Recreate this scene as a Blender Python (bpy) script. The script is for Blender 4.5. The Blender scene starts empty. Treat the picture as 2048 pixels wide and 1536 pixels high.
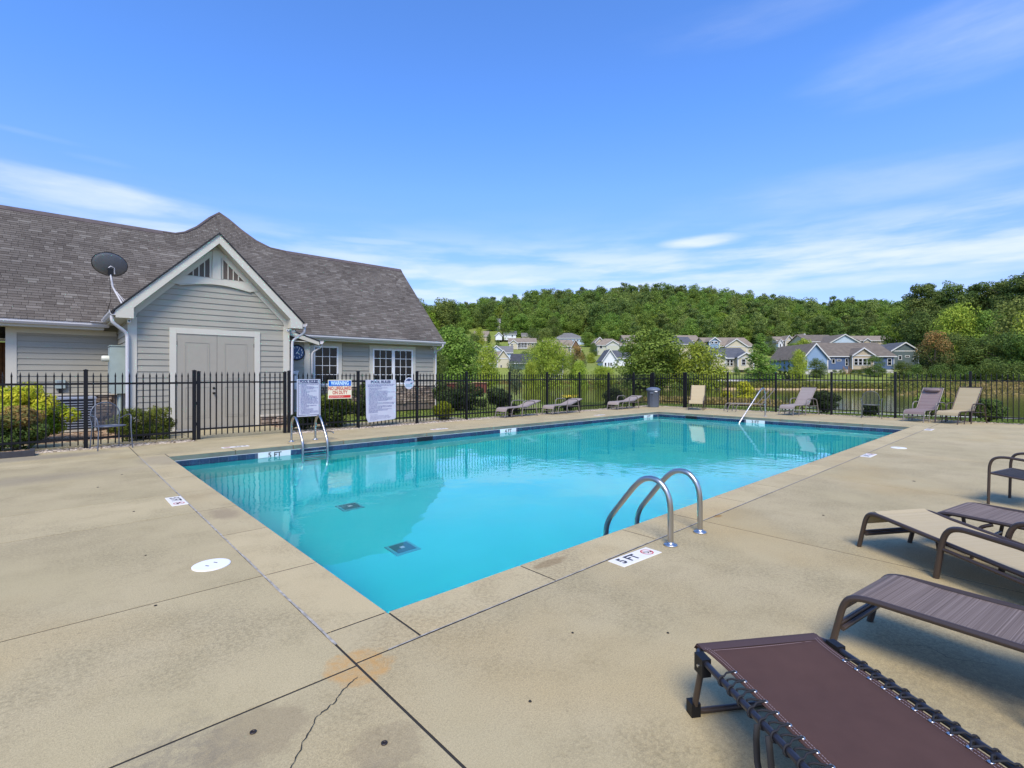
import bpy, math, random
import numpy as np
from mathutils import Vector, Matrix
R = math.radians
rnd = random.Random(7)
rng = np.random.default_rng(11)
S = bpy.context.scene
COL = S.collection

# ------------------------------------------------------------------ camera
CX, CY, CZ = -1.4554, -2.6777, 1.40          # pool corner nearest the camera is the origin, x along the long side
RX, RY = .7372, -.6757                       # camera right in plan
FX, FY = .6757, .7372                        # camera forward in plan
cam = bpy.data.cameras.new('camera'); camo = bpy.data.objects.new('camera', cam); COL.objects.link(camo)
cam.sensor_width = 36; cam.lens = 1000 / 2048 * 36
cam.shift_y = -18 / 2048
cam.clip_start = .05; cam.clip_end = 5000
camo.location = (CX, CY, CZ); camo.rotation_euler = (R(90), 0, math.atan2(FY, FX) - R(90))
S.camera = camo
S.render.resolution_x = 1024; S.render.resolution_y = 768

# ------------------------------------------------------------------ light
SUN_EL, SUN_AZ = 49, 226     # azimuth in plan degrees, direction the light comes FROM (x axis = 0)
w = bpy.data.worlds.new('World'); S.world = w; w.use_nodes = True
nt = w.node_tree; nt.nodes.clear()
def N(t, tree=None, **k):
    n = (tree or nt).nodes.new(t)
    for a, b in k.items(): setattr(n, a, b)
    return n
sky = N('ShaderNodeTexSky', sky_type='NISHITA', sun_disc=False)
sky.sun_elevation = R(SUN_EL); sky.sun_rotation = R(90 - SUN_AZ)
sky.altitude = 300; sky.air_density = 1.0; sky.dust_density = .5; sky.ozone_density = 3.0
tc = N('ShaderNodeTexCoord')
sep = N('ShaderNodeSeparateXYZ'); nt.links.new(tc.outputs['Generated'], sep.inputs[0])
def M(op, a, b=None, tree=None, c=None, clamp=False):
    t = tree or nt
    n = t.nodes.new('ShaderNodeMath'); n.operation = op; n.use_clamp = clamp
    for i, v in enumerate((a, b, c)):
        if v is None: continue
        if hasattr(v, 'links') or hasattr(v, 'is_linked'): t.links.new(v, n.inputs[i])
        else: n.inputs[i].default_value = v
    return n.outputs[0]
# planar cloud coordinates: direction projected on a layer overhead
zc = M('MAXIMUM', sep.outputs[2], .015)
zz = M('ADD', zc, .09)
pxn = M('DIVIDE', M('ADD', M('MULTIPLY', sep.outputs[0], RX), M('MULTIPLY', sep.outputs[1], RY)), zz)
pyn = M('DIVIDE', M('ADD', M('MULTIPLY', sep.outputs[0], FX), M('MULTIPLY', sep.outputs[1], FY)), zz)
comb = N('ShaderNodeCombineXYZ')
nt.links.new(M('MULTIPLY', pxn, .55), comb.inputs[0]); nt.links.new(M('ADD', M('MULTIPLY', pyn, .95), M('MULTIPLY', pxn, .12)), comb.inputs[1])
n1 = N('ShaderNodeTexNoise'); n1.inputs['Scale'].default_value = 1.0; n1.inputs['Detail'].default_value = 9; n1.inputs['Roughness'].default_value = .62; n1.inputs['Distortion'].default_value = .5
nt.links.new(comb.outputs[0], n1.inputs['Vector'])
n2 = N('ShaderNodeTexNoise'); n2.inputs['Scale'].default_value = .38; n2.inputs['Detail'].default_value = 3
nt.links.new(comb.outputs[0], n2.inputs['Vector'])
mr = N('ShaderNodeMapRange', interpolation_type='SMOOTHSTEP'); mr.inputs[1].default_value = .45; mr.inputs[2].default_value = .85
nt.links.new(n1.outputs[0], mr.inputs[0])
mr2 = N('ShaderNodeMapRange', interpolation_type='SMOOTHSTEP'); mr2.inputs[1].default_value = .42; mr2.inputs[2].default_value = .66
nt.links.new(n2.outputs[0], mr2.inputs[0])
streak = M('MULTIPLY', mr.outputs[0], mr2.outputs[0])
# low band of cloud above the horizon
el = sep.outputs[2]
def bump(v, c, wd): # gaussian
    d = M('DIVIDE', M('SUBTRACT', v, c), wd)
    return M('POWER', 2.718, M('MULTIPLY', M('MULTIPLY', d, d), -1.0))
comb2 = N('ShaderNodeCombineXYZ')
azn = M('ARCTAN2', M('ADD', M('MULTIPLY', sep.outputs[0], RX), M('MULTIPLY', sep.outputs[1], RY)), M('ADD', M('MULTIPLY', sep.outputs[0], FX), M('MULTIPLY', sep.outputs[1], FY)))
nt.links.new(M('MULTIPLY', azn, 2.6), comb2.inputs[0]); nt.links.new(M('MULTIPLY', el, 17.0), comb2.inputs[1])
n3 = N('ShaderNodeTexNoise'); n3.inputs['Scale'].default_value = 1.5; n3.inputs['Detail'].default_value = 8; n3.inputs['Roughness'].default_value = .55
nt.links.new(comb2.outputs[0], n3.inputs['Vector'])
mr3 = N('ShaderNodeMapRange', interpolation_type='SMOOTHSTEP'); mr3.inputs[1].default_value = .36; mr3.inputs[2].default_value = .66
nt.links.new(n3.outputs[0], mr3.inputs[0])
band = M('MULTIPLY', mr3.outputs[0], bump(el, .185, .062))
def puff(az, e, wa, we, amp, lo=.30, hi=.60):
    g = M('MULTIPLY', bump(azn, az, wa), bump(el, e, we))
    m = N('ShaderNodeMapRange', interpolation_type='SMOOTHSTEP'); m.inputs[1].default_value = lo; m.inputs[2].default_value = hi
    nt.links.new(M('MULTIPLY', M('ADD', n3.outputs[0], .15), M('POWER', g, .7)), m.inputs[0])
    wisp = M('MULTIPLY', M('SUBTRACT', n1.outputs[0], .25), 2.2, clamp=True)
    return M('MULTIPLY', M('MULTIPLY', m.outputs[0], wisp), amp)
def azel(px, py):
    X = (px - 1024) / 1000; Y = (750 - py) / 1000
    return math.atan(X), Y / math.sqrt(1 + X * X + Y * Y)
cl = M('MAXIMUM', M('MULTIPLY', streak, .05), M('MULTIPLY', band, .75))
for (px, py, wa, we, amp, lo, hi) in ((150, 384, .20, .024, 1.0, .22, .62), (1405, 482, .085, .013, 1.0, .22, .55), (740, 482, .12, .008, .5, .3, .6), (340, 456, .12, .010, .8, .25, .6),
                              (1930, 85, .20, .05, .55, .2, .9), (1560, 20, .25, .03, .25, .25, .9), (70, 270, .07, .005, .2, .25, .8), (1700, 375, .30, .035, .4, .2, .7), (1880, 176, .12, .008, .12, .2, .9), (205, 322, .05, .006, .2, .2, .8), (1000, 545, .35, .026, .8, .3, .62), (1750, 560, .25, .02, .6, .3, .62)):
    a, e = azel(px, py)
    cl = M('MAXIMUM', cl, puff(a, e, wa, we, amp, lo, hi))
cl = M('MULTIPLY', cl, 1.0, clamp=True)
hs = N('ShaderNodeHueSaturation'); hs.inputs['Hue'].default_value = .5; hs.inputs['Saturation'].default_value = 1.0; hs.inputs['Value'].default_value = 1.0
tint = N('ShaderNodeMix', data_type='RGBA', blend_type='MULTIPLY'); tint.inputs[0].default_value = 1; tcol = N('ShaderNodeMix', data_type='RGBA'); tcol.inputs[6].default_value = (.98, .93, 1.22, 1); tcol.inputs[7].default_value = (.70, 1.07, 1.60, 1)   # deep saturated blue of the day, paler low down
tm_ = N('ShaderNodeMapRange'); tm_.inputs[1].default_value = .05; tm_.inputs[2].default_value = .45; nt.links.new(sep.outputs[2], tm_.inputs[0]); nt.links.new(tm_.outputs[0], tcol.inputs[0]); nt.links.new(tcol.outputs[2], tint.inputs[7])
nt.links.new(sky.outputs[0], tint.inputs[6]); nt.links.new(tint.outputs[2], hs.inputs['Color'])
low = N('ShaderNodeMapRange'); low.inputs[1].default_value = .0; low.inputs[2].default_value = .34; low.inputs[3].default_value = .66; low.inputs[4].default_value = 1.0
nt.links.new(sep.outputs[2], low.inputs[0]); nt.links.new(low.outputs[0], hs.inputs['Value'])
mix = N('ShaderNodeMix', data_type='RGBA'); nt.links.new(cl, mix.inputs[0]); nt.links.new(hs.outputs[0], mix.inputs[6]); mix.inputs[7].default_value = (4.7, 5.1, 5.8, 1)
bg = N('ShaderNodeBackground'); bg.inputs['Strength'].default_value = .10
nt.links.new(mix.outputs[2], bg.inputs['Color'])
out = N('ShaderNodeOutputWorld'); nt.links.new(bg.outputs[0], out.inputs[0])

sl = bpy.data.lights.new('sun', 'SUN'); sl.energy = 2.2; sl.angle = R(24); sl.color = (1, .89, .72)
so = bpy.data.objects.new('sun', sl); COL.objects.link(so); so.location = (-20, -20, 40)
d = Vector((math.cos(R(SUN_AZ)) * math.cos(R(SUN_EL)), math.sin(R(SUN_AZ)) * math.cos(R(SUN_EL)), math.sin(R(SUN_EL))))
so.rotation_euler = (-d).to_track_quat('-Z', 'Y').to_euler()

S.view_settings.view_transform = 'Standard'; S.view_settings.look = 'None'; S.view_settings.gamma = 1
S.view_settings.exposure = 1.0
S.view_settings.use_curve_mapping = False
c = S.cycles
c.use_denoising = True
c.max_bounces = 10; c.diffuse_bounces = 3; c.glossy_bounces = 4; c.transmission_bounces = 8; c.transparent_max_bounces = 12
c.sample_clamp_indirect = 6; c.caustics_reflective = False; c.caustics_refractive = True; c.blur_glossy = .3

# ------------------------------------------------------------------ materials
MATS = {}
def mat(name, col, rough=.6, metal=0, var=.0, vscale=8, bump=0, bscale=200, col2=None, spec=.5, objvar=0, coat=0):
    if name in MATS: return MATS[name]
    m = bpy.data.materials.new(name); m.use_nodes = True; t = m.node_tree
    p = t.nodes['Principled BSDF']; p.inputs['Roughness'].default_value = rough; p.inputs['Metallic'].default_value = metal
    p.inputs['Specular IOR Level'].default_value = spec; p.inputs['Coat Weight'].default_value = coat
    g = t.nodes.new('ShaderNodeTexCoord')
    src = None
    if var or col2:
        n = t.nodes.new('ShaderNodeTexNoise'); n.inputs['Scale'].default_value = vscale; n.inputs['Detail'].default_value = 5
        t.links.new(g.outputs['Object'], n.inputs['Vector'])
        r = t.nodes.new('ShaderNodeMapRange'); r.inputs[1].default_value = .3; r.inputs[2].default_value = .7
        t.links.new(n.outputs[0], r.inputs[0])
        x = t.nodes.new('ShaderNodeMix'); x.data_type = 'RGBA'
        c2 = col2 or tuple(v * (1 - var) for v in col)
        x.inputs[6].default_value = (*col, 1); x.inputs[7].default_value = (*c2, 1)
        t.links.new(r.outputs[0], x.inputs[0]); src = x.outputs[2]
    else: p.inputs['Base Color'].default_value = (*col, 1)
    if objvar:
        oi = t.nodes.new('ShaderNodeObjectInfo')
        h = t.nodes.new('ShaderNodeHueSaturation')
        if src: t.links.new(src, h.inputs['Color'])
        else: h.inputs['Color'].default_value = (*col, 1)
        t.links.new(M('ADD', M('MULTIPLY', oi.outputs['Random'], objvar, t), 1 - objvar / 2, t), h.inputs['Value'])
        src = h.outputs[0]
    if src: t.links.new(src, p.inputs['Base Color'])
    if bump:
        n = t.nodes.new('ShaderNodeTexNoise'); n.inputs['Scale'].default_value = bscale; n.inputs['Detail'].default_value = 4
        t.links.new(g.outputs['Object'], n.inputs['Vector'])
        b = t.nodes.new('ShaderNodeBump'); b.inputs['Strength'].default_value = bump; b.inputs['Distance'].default_value = .01
        t.links.new(n.outputs[0], b.inputs['Height']); t.links.new(b.outputs[0], p.inputs['Normal'])
    MATS[name] = m
    return m

def concrete(name, base, light, dark, patch=False, grain=1.0):
    m = bpy.data.materials.new(name); m.use_nodes = True; t = m.node_tree; L = t.links.new
    p = t.nodes['Principled BSDF']; p.inputs['Roughness'].default_value = .85; p.inputs['Specular IOR Level'].default_value = .3
    g = t.nodes.new('ShaderNodeNewGeometry'); pos = g.outputs['Position']
    def noise(s, d=4, ro=.55, vec=None):
        n = t.nodes.new('ShaderNodeTexNoise'); n.inputs['Scale'].default_value = s; n.inputs['Detail'].default_value = d; n.inputs['Roughness'].default_value = ro
        L(vec or pos, n.inputs['Vector']); return n.outputs[0]
    def rng_(v, a, b, lo=0, hi=1):
        r = t.nodes.new('ShaderNodeMapRange'); r.inputs[1].default_value = a; r.inputs[2].default_value = b; r.inputs[3].default_value = lo; r.inputs[4].default_value = hi; r.clamp = True
        L(v, r.inputs[0]); return r.outputs[0]
    def mix_(f, a, b, bt='MIX'):
        x = t.nodes.new('ShaderNodeMix'); x.data_type = 'RGBA'; x.blend_type = bt
        for i, v in ((0, f), (6, a), (7, b)):
            if isinstance(v, (tuple, float, int)): x.inputs[i].default_value = (*v, 1) if isinstance(v, tuple) else v
            else: L(v, x.inputs[i])
        return x.outputs[2]
    c_ = mix_(rng_(noise(.7, 5, .6), .35, .65), base, light)
    c_ = mix_(M('MULTIPLY', rng_(noise(2.3, 7, .68), .50, .75), .6, t), c_, dark)
    # worn grey mottling where the surface has scaled
    mott = M('MULTIPLY', rng_(noise(45, 5, .75), .44, .60), rng_(noise(1.15, 5, .6), .42, .62), t)
    c_ = mix_(M('MULTIPLY', mott, .72, t), c_, tuple(v * .52 for v in base))
    c_ = mix_(M('MULTIPLY', M('MULTIPLY', rng_(noise(95, 4, .75), .50, .62), rng_(noise(.8, 4), .40, .62, .35, 1), t), .42 * grain, t), c_, tuple(v * .5 for v in base))
    warm = rng_(noise(.45, 3), .55, .75)
    c_ = mix_(M('MULTIPLY', warm, .5, t), c_, (base[0] * 1.12, base[1] * .93, base[2] * .66))
    sp = M('MULTIPLY', rng_(noise(130, 6, .9), .49, .56), rng_(noise(.9, 4), .35, .60, .5, 1), t)
    c_ = mix_(M('MULTIPLY', sp, .62 * grain, t), c_, tuple(v * .44 for v in base))
    c_ = mix_(M('MULTIPLY', rng_(noise(110, 5, .9), .56, .63), .4 * grain, t), c_, tuple(min(.75, v * 1.35) for v in base))
    pit = M('MULTIPLY', rng_(noise(26, 5, .8), .57, .66), rng_(noise(.7, 3), .48, .62), t)
    c_ = mix_(M('MULTIPLY', pit, .6, t), c_, tuple(v * .36 for v in base))
    # fine sand grain
    c_ = mix_(M('MULTIPLY', rng_(noise(230, 3, .7), .35, .65), .30 * grain, t), c_, tuple(v * .55 for v in base))
    c_ = mix_(M('MULTIPLY', rng_(noise(420, 2, .6), .56, .66), .5 * grain, t), c_, tuple(v * .45 for v in base))
    c_ = mix_(M('MULTIPLY', rng_(noise(300, 2, .6, None), .60, .70), .35 * grain, t), c_, tuple(min(.8, v * 1.45) for v in base))
    oi = t.nodes.new('ShaderNodeObjectInfo'); h = t.nodes.new('ShaderNodeHueSaturation'); L(c_, h.inputs['Color'])
    L(M('ADD', M('MULTIPLY', oi.outputs['Random'], .12, t), .94, t), h.inputs['Value']); c_ = h.outputs[0]
    if patch:
        def blob(cx, cy, rx, ry, edge, col, amt, inner=None):
            nonlocal c_
            mp = t.nodes.new('ShaderNodeMapping'); mp.inputs['Location'].default_value = (-cx / rx, -cy / ry, 0); mp.inputs['Scale'].default_value = (1 / rx, 1 / ry, 0)
            L(pos, mp.inputs[0]); ln = t.nodes.new('ShaderNodeVectorMath'); ln.operation = 'LENGTH'; L(mp.outputs[0], ln.inputs[0])
            d_ = M('ADD', ln.outputs['Value'], M('MULTIPLY', M('SUBTRACT', noise(14, 5), .5, t), .9, t), t)
            f = rng_(d_, 1 + edge, 1 - edge)
            if inner: f = M('MULTIPLY', f, rng_(noise(22, 6, .7), .38, .62, inner, 1), t)
            c_ = mix_(M('MULTIPLY', f, amt, t), c_, col)
        blob(-.375, -.41, .15, .15, .12, (.50, .28, .085), .8, .25)
        blob(1.27, -.12, .16, .05, .2, (.22, .15, .07), .6)
        blob(-.88, -.56, .2, .16, .15, (.19, .14, .08), .35)
        blob(-.53, -.97, .14, .12, .15, (.2, .15, .09), .28)
        blob(3.4, -.40, .06, .03, .2, (.3, .17, .05), .8)
        blob(-1.9, 9.0, 1.3, .30, .4, (.16, .145, .12), .5)
        blob(-2.4, 6.6, 1.6, .35, .5, (.2, .17, .13), .4)
        blob(-.75, -1.25, .25, .25, .35, (.10, .09, .075), .5, .1)
        blob(-1.15, -.6, .22, .30, .35, (.13, .115, .095), .45, .1)
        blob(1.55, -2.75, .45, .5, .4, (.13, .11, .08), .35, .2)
        blob(-.18, 3.0, .12, .22, .3, (.25, .19, .12), .5)
        blob(-.15, 7.3, .3, .5, .3, (.22, .19, .14), .4)
    L(c_, p.inputs['Base Color'])
    b = t.nodes.new('ShaderNodeBump'); b.inputs['Strength'].default_value = .5; b.inputs['Distance'].default_value = .004
    L(M('ADD', noise(230, 3, .7), M('MULTIPLY', mott, -.6, t), t), b.inputs['Height']); L(b.outputs[0], p.inputs['Normal'])
    MATS[name] = m
    return m

BASE = (.485, .40, .218)
m_deck = concrete('deck_concrete', BASE, (.545, .445, .255), (.43, .345, .18), patch=True)
m_walk = concrete('walk_concrete', (.46, .39, .22), (.50, .43, .26), (.38, .32, .18))
m_coping = concrete('coping_concrete', (.51, .41, .225), (.55, .455, .26), (.44, .35, .185), patch=True, grain=.7)
m_joint = mat('joint_dirt', (.025, .022, .016), .95)
m_caulk = mat('caulk', (.47, .44, .38), .8, col2=(.20, .18, .14), vscale=16)
m_trim = mat('painted_trim', (.56, .535, .45), .55, var=.05, vscale=3)
m_siding = mat('painted_siding', (.335, .318, .258), .6, var=.08, vscale=2, objvar=.06, bump=.15, bscale=60)
m_door = mat('painted_door', (.34, .315, .255), .5, var=.04)
m_white = mat('white_paint', (.74, .75, .76), .45, var=.05)
m_gutter = mat('gutter_metal', (.60, .59, .60), .4, metal=.0)
m_black = mat('black_powder_coat', (.006, .006, .007), .5, spec=.3)
m_dark = mat('dark_void', (.035, .032, .028), .8)
m_knob = mat('dark_bronze', (.03, .027, .024), .35, metal=.8)
m_steel = mat('brushed_steel', (.48, .47, .45), .28, metal=1, bump=.03, bscale=400)
m_chrome = mat('polished_flange', (.55, .55, .54), .32, metal=1)
m_fabric_maroon = mat('maroon_canvas', (.088, .048, .039), .9, var=.1, vscale=14, bump=.35, bscale=900, spec=.2)
m_tube_navy = mat('dark_tube', (.018, .018, .024), .32, spec=.6)
m_tube_brown = mat('brown_tube', (.065, .046, .036), .35, metal=.25, spec=.6, bump=.08, bscale=500)
m_bungee = mat('bungee_cord', (.012, .012, .014), .8)
m_lens = mat('glass_dark', (.02, .02, .02), .1)

def sling(name, c1, c2, scale=90, stain=False):
    m = bpy.data.materials.new(name); m.use_nodes = True; t = m.node_tree; L = t.links.new
    p = t.nodes['Principled BSDF']; p.inputs['Roughness'].default_value = .8; p.inputs['Specular IOR Level'].default_value = .25
    g = t.nodes.new('ShaderNodeTexCoord'); mp = t.nodes.new('ShaderNodeMapping'); mp.inputs['Scale'].default_value = (scale * 1.7, .35, .35); L(g.outputs['Object'], mp.inputs[0])
    n = t.nodes.new('ShaderNodeTexNoise'); n.inputs['Scale'].default_value = 1; n.inputs['Detail'].default_value = 3; n.inputs['Roughness'].default_value = .8; L(mp.outputs[0], n.inputs['Vector'])
    r = t.nodes.new('ShaderNodeMapRange'); r.inputs[1].default_value = .36; r.inputs[2].default_value = .70; L(n.outputs[0], r.inputs[0])
    x = t.nodes.new('ShaderNodeMix'); x.data_type = 'RGBA'; x.inputs[6].default_value = (*c1, 1); x.inputs[7].default_value = (*c2, 1); L(r.outputs[0], x.inputs[0])
    col = x.outputs[2]
    if stain:
        mp2 = t.nodes.new('ShaderNodeMapping'); mp2.inputs['Location'].default_value = (-1.36 / .16, -.27 / .12, 0); mp2.inputs['Scale'].default_value = (1 / .16, 1 / .12, 0); L(g.outputs['Object'], mp2.inputs[0])
        ln = t.nodes.new('ShaderNodeVectorMath'); ln.operation = 'LENGTH'; L(mp2.outputs[0], ln.inputs[0])
        nn = t.nodes.new('ShaderNodeTexNoise'); nn.inputs['Scale'].default_value = 9; nn.inputs['Detail'].default_value = 5; L(g.outputs['Object'], nn.inputs['Vector'])
        f = t.nodes.new('ShaderNodeMapRange'); f.inputs[1].default_value = 1.5; f.inputs[2].default_value = .3; f.inputs[4].default_value = .8; L(M('ADD', ln.outputs['Value'], nn.outputs[0], t), f.inputs[0]); f.inputs[1].default_value = 1.8
        y = t.nodes.new('ShaderNodeMix'); y.data_type = 'RGBA'; L(f.outputs[0], y.inputs[0]); L(col, y.inputs[6]); y.inputs[7].default_value = (.09, .07, .05, 1); col = y.outputs[2]
    L(col, p.inputs['Base Color'])
    w_ = t.nodes.new('ShaderNodeTexWave'); w_.inputs['Scale'].default_value = 160; L(g.outputs['Object'], w_.inputs['Vector'])
    b = t.nodes.new('ShaderNodeBump'); b.inputs['Strength'].default_value = .3; b.inputs['Distance'].default_value = .002; L(w_.outputs[0], b.inputs['Height']); L(b.outputs[0], p.inputs['Normal'])
    MATS[name] = m
    return m
m_sl_brown = sling('brown_sling', (.105, .078, .066), (.27, .215, .185))
m_sl_tan = sling('tan_sling', (.40, .325, .19), (.47, .39, .245), 60)
m_sl_tan_stained = sling('tan_sling_stained', (.40, .325, .19), (.47, .39, .245), 60, stain=True)
m_sl_black = sling('black_sling', (.03, .03, .035), (.05, .05, .055))
m_sl_mauve = sling('mauve_sling', (.19, .14, .135), (.29, .23, .215), 40)

# ------------------------------------------------------------------ mesh helpers
class MB:
    def __init__(s): s.v = []; s.f = []; s.sm = []; s.t = []
    def add(s, vs, fs, smooth=False, tone=None):
        o = len(s.v); s.v += [tuple(v) for v in vs]; s.f += [tuple(i + o for i in f) for f in fs]; s.sm += [smooth] * len(fs)
        s.t += [rnd.random() if tone is None else tone] * len(fs)
        return s
    def box(s, x0, x1, y0, y1, z0, z1, mtx=None, tone=None):
        vs = [Vector((x, y, z)) for z in (z0, z1) for y in (y0, y1) for x in (x0, x1)]
        if mtx is not None: vs = [mtx @ v for v in vs]
        return s.add(vs, [(0, 2, 3, 1), (4, 5, 7, 6), (0, 1, 5, 4), (2, 6, 7, 3), (0, 4, 6, 2), (1, 3, 7, 5)], tone=tone)
    def slab(s, x0, x1, y0, y1, z0, z1, c=.006): # box with chamfered top edge
        vs = [(x0, y0, z0), (x1, y0, z0), (x1, y1, z0), (x0, y1, z0), (x0, y0, z1 - c), (x1, y0, z1 - c), (x1, y1, z1 - c), (x0, y1, z1 - c),
              (x0 + c, y0 + c, z1), (x1 - c, y0 + c, z1), (x1 - c, y1 - c, z1), (x0 + c, y1 - c, z1)]
        return s.add(vs, [(3, 2, 1, 0)] + [(i, (i + 1) % 4, 4 + (i + 1) % 4, 4 + i) for i in range(4)] + [(4 + i, 4 + (i + 1) % 4, 8 + (i + 1) % 4, 8 + i) for i in range(4)] + [(8, 9, 10, 11)])
    def prism(s, poly, axis, a0, a1): # polygon (u,v) extruded along axis; axis 'y': (x,z), 'x': (y,z), 'z': (x,y)
        def P(u, v, a): return {'y': (u, a, v), 'x': (a, u, v), 'z': (u, v, a)}[axis]
        n = len(poly)
        vs = [P(u, v, a0) for u, v in poly] + [P(u, v, a1) for u, v in poly]
        return s.add(vs, [tuple(range(n))[::-1], tuple(range(n, 2 * n))] + [(i, (i + 1) % n, n + (i + 1) % n, n + i) for i in range(n)])
    def tube(s, pts, r, n=8, caps=True, smooth=True, closed=False, flat=1.0):
        pts = [Vector(p) for p in pts]; vs = []; fs = []
        k = len(pts); up = None
        for i, p in enumerate(pts):
            if closed: t_ = pts[(i + 1) % k] - pts[i - 1]
            else: t_ = pts[min(i + 1, k - 1)] - pts[max(i - 1, 0)]
            t_.normalize()
            if up is None:
                up = Vector((0, 0, 1)) if abs(t_.z) < .9 else Vector((1, 0, 0))
            a = t_.cross(up)
            if a.length < 1e-4: a = t_.cross(Vector((0, 1, 0)))
            a.normalize(); b = a.cross(t_); up = b
            rr = r[i] if isinstance(r, (list, tuple)) else r
            for j in range(n):
                an = 2 * math.pi * j / n
                vs.append(p + a * math.cos(an) * rr * flat + b * math.sin(an) * rr)
        for i in range(k if closed else k - 1):
            for j in range(n):
                fs.append((i * n + j, i * n + (j + 1) % n, ((i + 1) % k) * n + (j + 1) % n, ((i + 1) % k) * n + j))
        s.add(vs, fs, smooth)
        if caps and not closed: s.add(vs[:n], [tuple(range(n))[::-1]]); s.add(vs[-n:], [tuple(range(n))])
        return s
    def lathe(s, prof, c=(0, 0, 0), n=16, smooth=True, mtx=None):
        vs = [Vector((r * math.cos(2 * math.pi * j / n), r * math.sin(2 * math.pi * j / n), z)) for r, z in prof for j in range(n)]
        vs = [(mtx @ v if mtx is not None else v) + Vector(c) for v in vs]
        fs = [(i * n + j, i * n + (j + 1) % n, (i + 1) * n + (j + 1) % n, (i + 1) * n + j) for i in range(len(prof) - 1) for j in range(n)]
        s.add(vs, fs, smooth)
        s.add(vs[:n], [tuple(range(n))[::-1]]); s.add(vs[-n:], [tuple(range(n))])
        return s
    def mesh(s, name, m, tone=False):
        me = bpy.data.meshes.new(name); me.from_pydata(s.v, [], s.f)
        me.polygons.foreach_set('use_smooth', s.sm)
        if tone:
            a = me.attributes.new('tone', 'FLOAT', 'FACE'); a.data.foreach_set('value', s.t)
        me.materials.append(m); me.update()
        return me
    def build(s, name, m, parent=None, tone=False, **pr):
        return link(name, s.mesh(name, m, tone), parent, **pr)
def link(name, data, parent=None, loc=None, rot=None, scale=None, **pr):
    o = bpy.data.objects.new(name, data); COL.objects.link(o)
    if parent is not None: o.parent = parent
    if loc is not None: o.location = loc
    if rot is not None: o.rotation_euler = rot
    if scale is not None: o.scale = scale
    for k, v in pr.items(): o[k] = v
    return o
def thing(name, label, cat, loc=(0, 0, 0), rz=0, group=None):
    o = link(name, None, loc=loc, rot=(0, 0, rz)); o.empty_display_size = .1
    o['label'] = label; o['category'] = cat
    if group: o['group'] = group
    return o
def structure(name, label=None):
    o = link(name, None); o['kind'] = 'structure'
    if label: o['label'] = label
    return o
def copy_tree(o, parent=None):
    c_ = o.copy(); COL.objects.link(c_)
    if parent is not None: c_.parent = parent
    for ch in list(KIDS.get(o.name, o.children)): copy_tree(ch, c_)
    return c_
KIDS = {}
def arc(p0, p1, p2, n=6): # quadratic rounded corner
    p0, p1, p2 = map(Vector, (p0, p1, p2))
    return [p0 * (1 - t) ** 2 + p1 * 2 * t * (1 - t) + p2 * t * t for t in [i / n for i in range(n + 1)]]
def rounded(pts, r, n=6):
    pts = [Vector(p) for p in pts]; o_ = [pts[0]]
    for a, b, c_ in zip(pts, pts[1:], pts[2:]):
        ra = min(r, (a - b).length * .49); rc = min(r, (c_ - b).length * .49)
        o_ += arc(b + (a - b).normalized() * ra, b, b + (c_ - b).normalized() * rc, n)
    return o_ + [pts[-1]]
def text(s_, size, mtl, parent, loc, rot, name='lettering', bold=0, sx=1, align='CENTER', **pr):
    cu = bpy.data.curves.new(name, 'FONT'); cu.body = s_; cu.size = size; cu.align_x = align; cu.align_y = 'CENTER'; cu.offset = bold; cu.resolution_u = 3; cu.fill_mode = 'FRONT'
    cu.materials.append(mtl)
    key = (s_, size, bold, align)
    tmp = bpy.data.objects.new('tmp', cu); COL.objects.link(tmp); dg = bpy.context.evaluated_depsgraph_get(); me = bpy.data.meshes.new_from_object(tmp.evaluated_get(dg)); bpy.data.objects.remove(tmp)
    return link(name, me, parent, loc=loc, rot=rot, scale=(sx, 1, 1), **pr)
def at(px, py, Z): # a point seen at photo pixel (px,py) and standing Z metres down the view
    X = (px - 1024) / 1000 * Z
    return Vector((CX + X * RX + Z * FX, CY + X * RY + Z * FY, CZ + (750 - py) / 1000 * Z))
VIEWROT = math.atan2(RY, RX)  # rotation that turns local x to the camera's right

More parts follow.
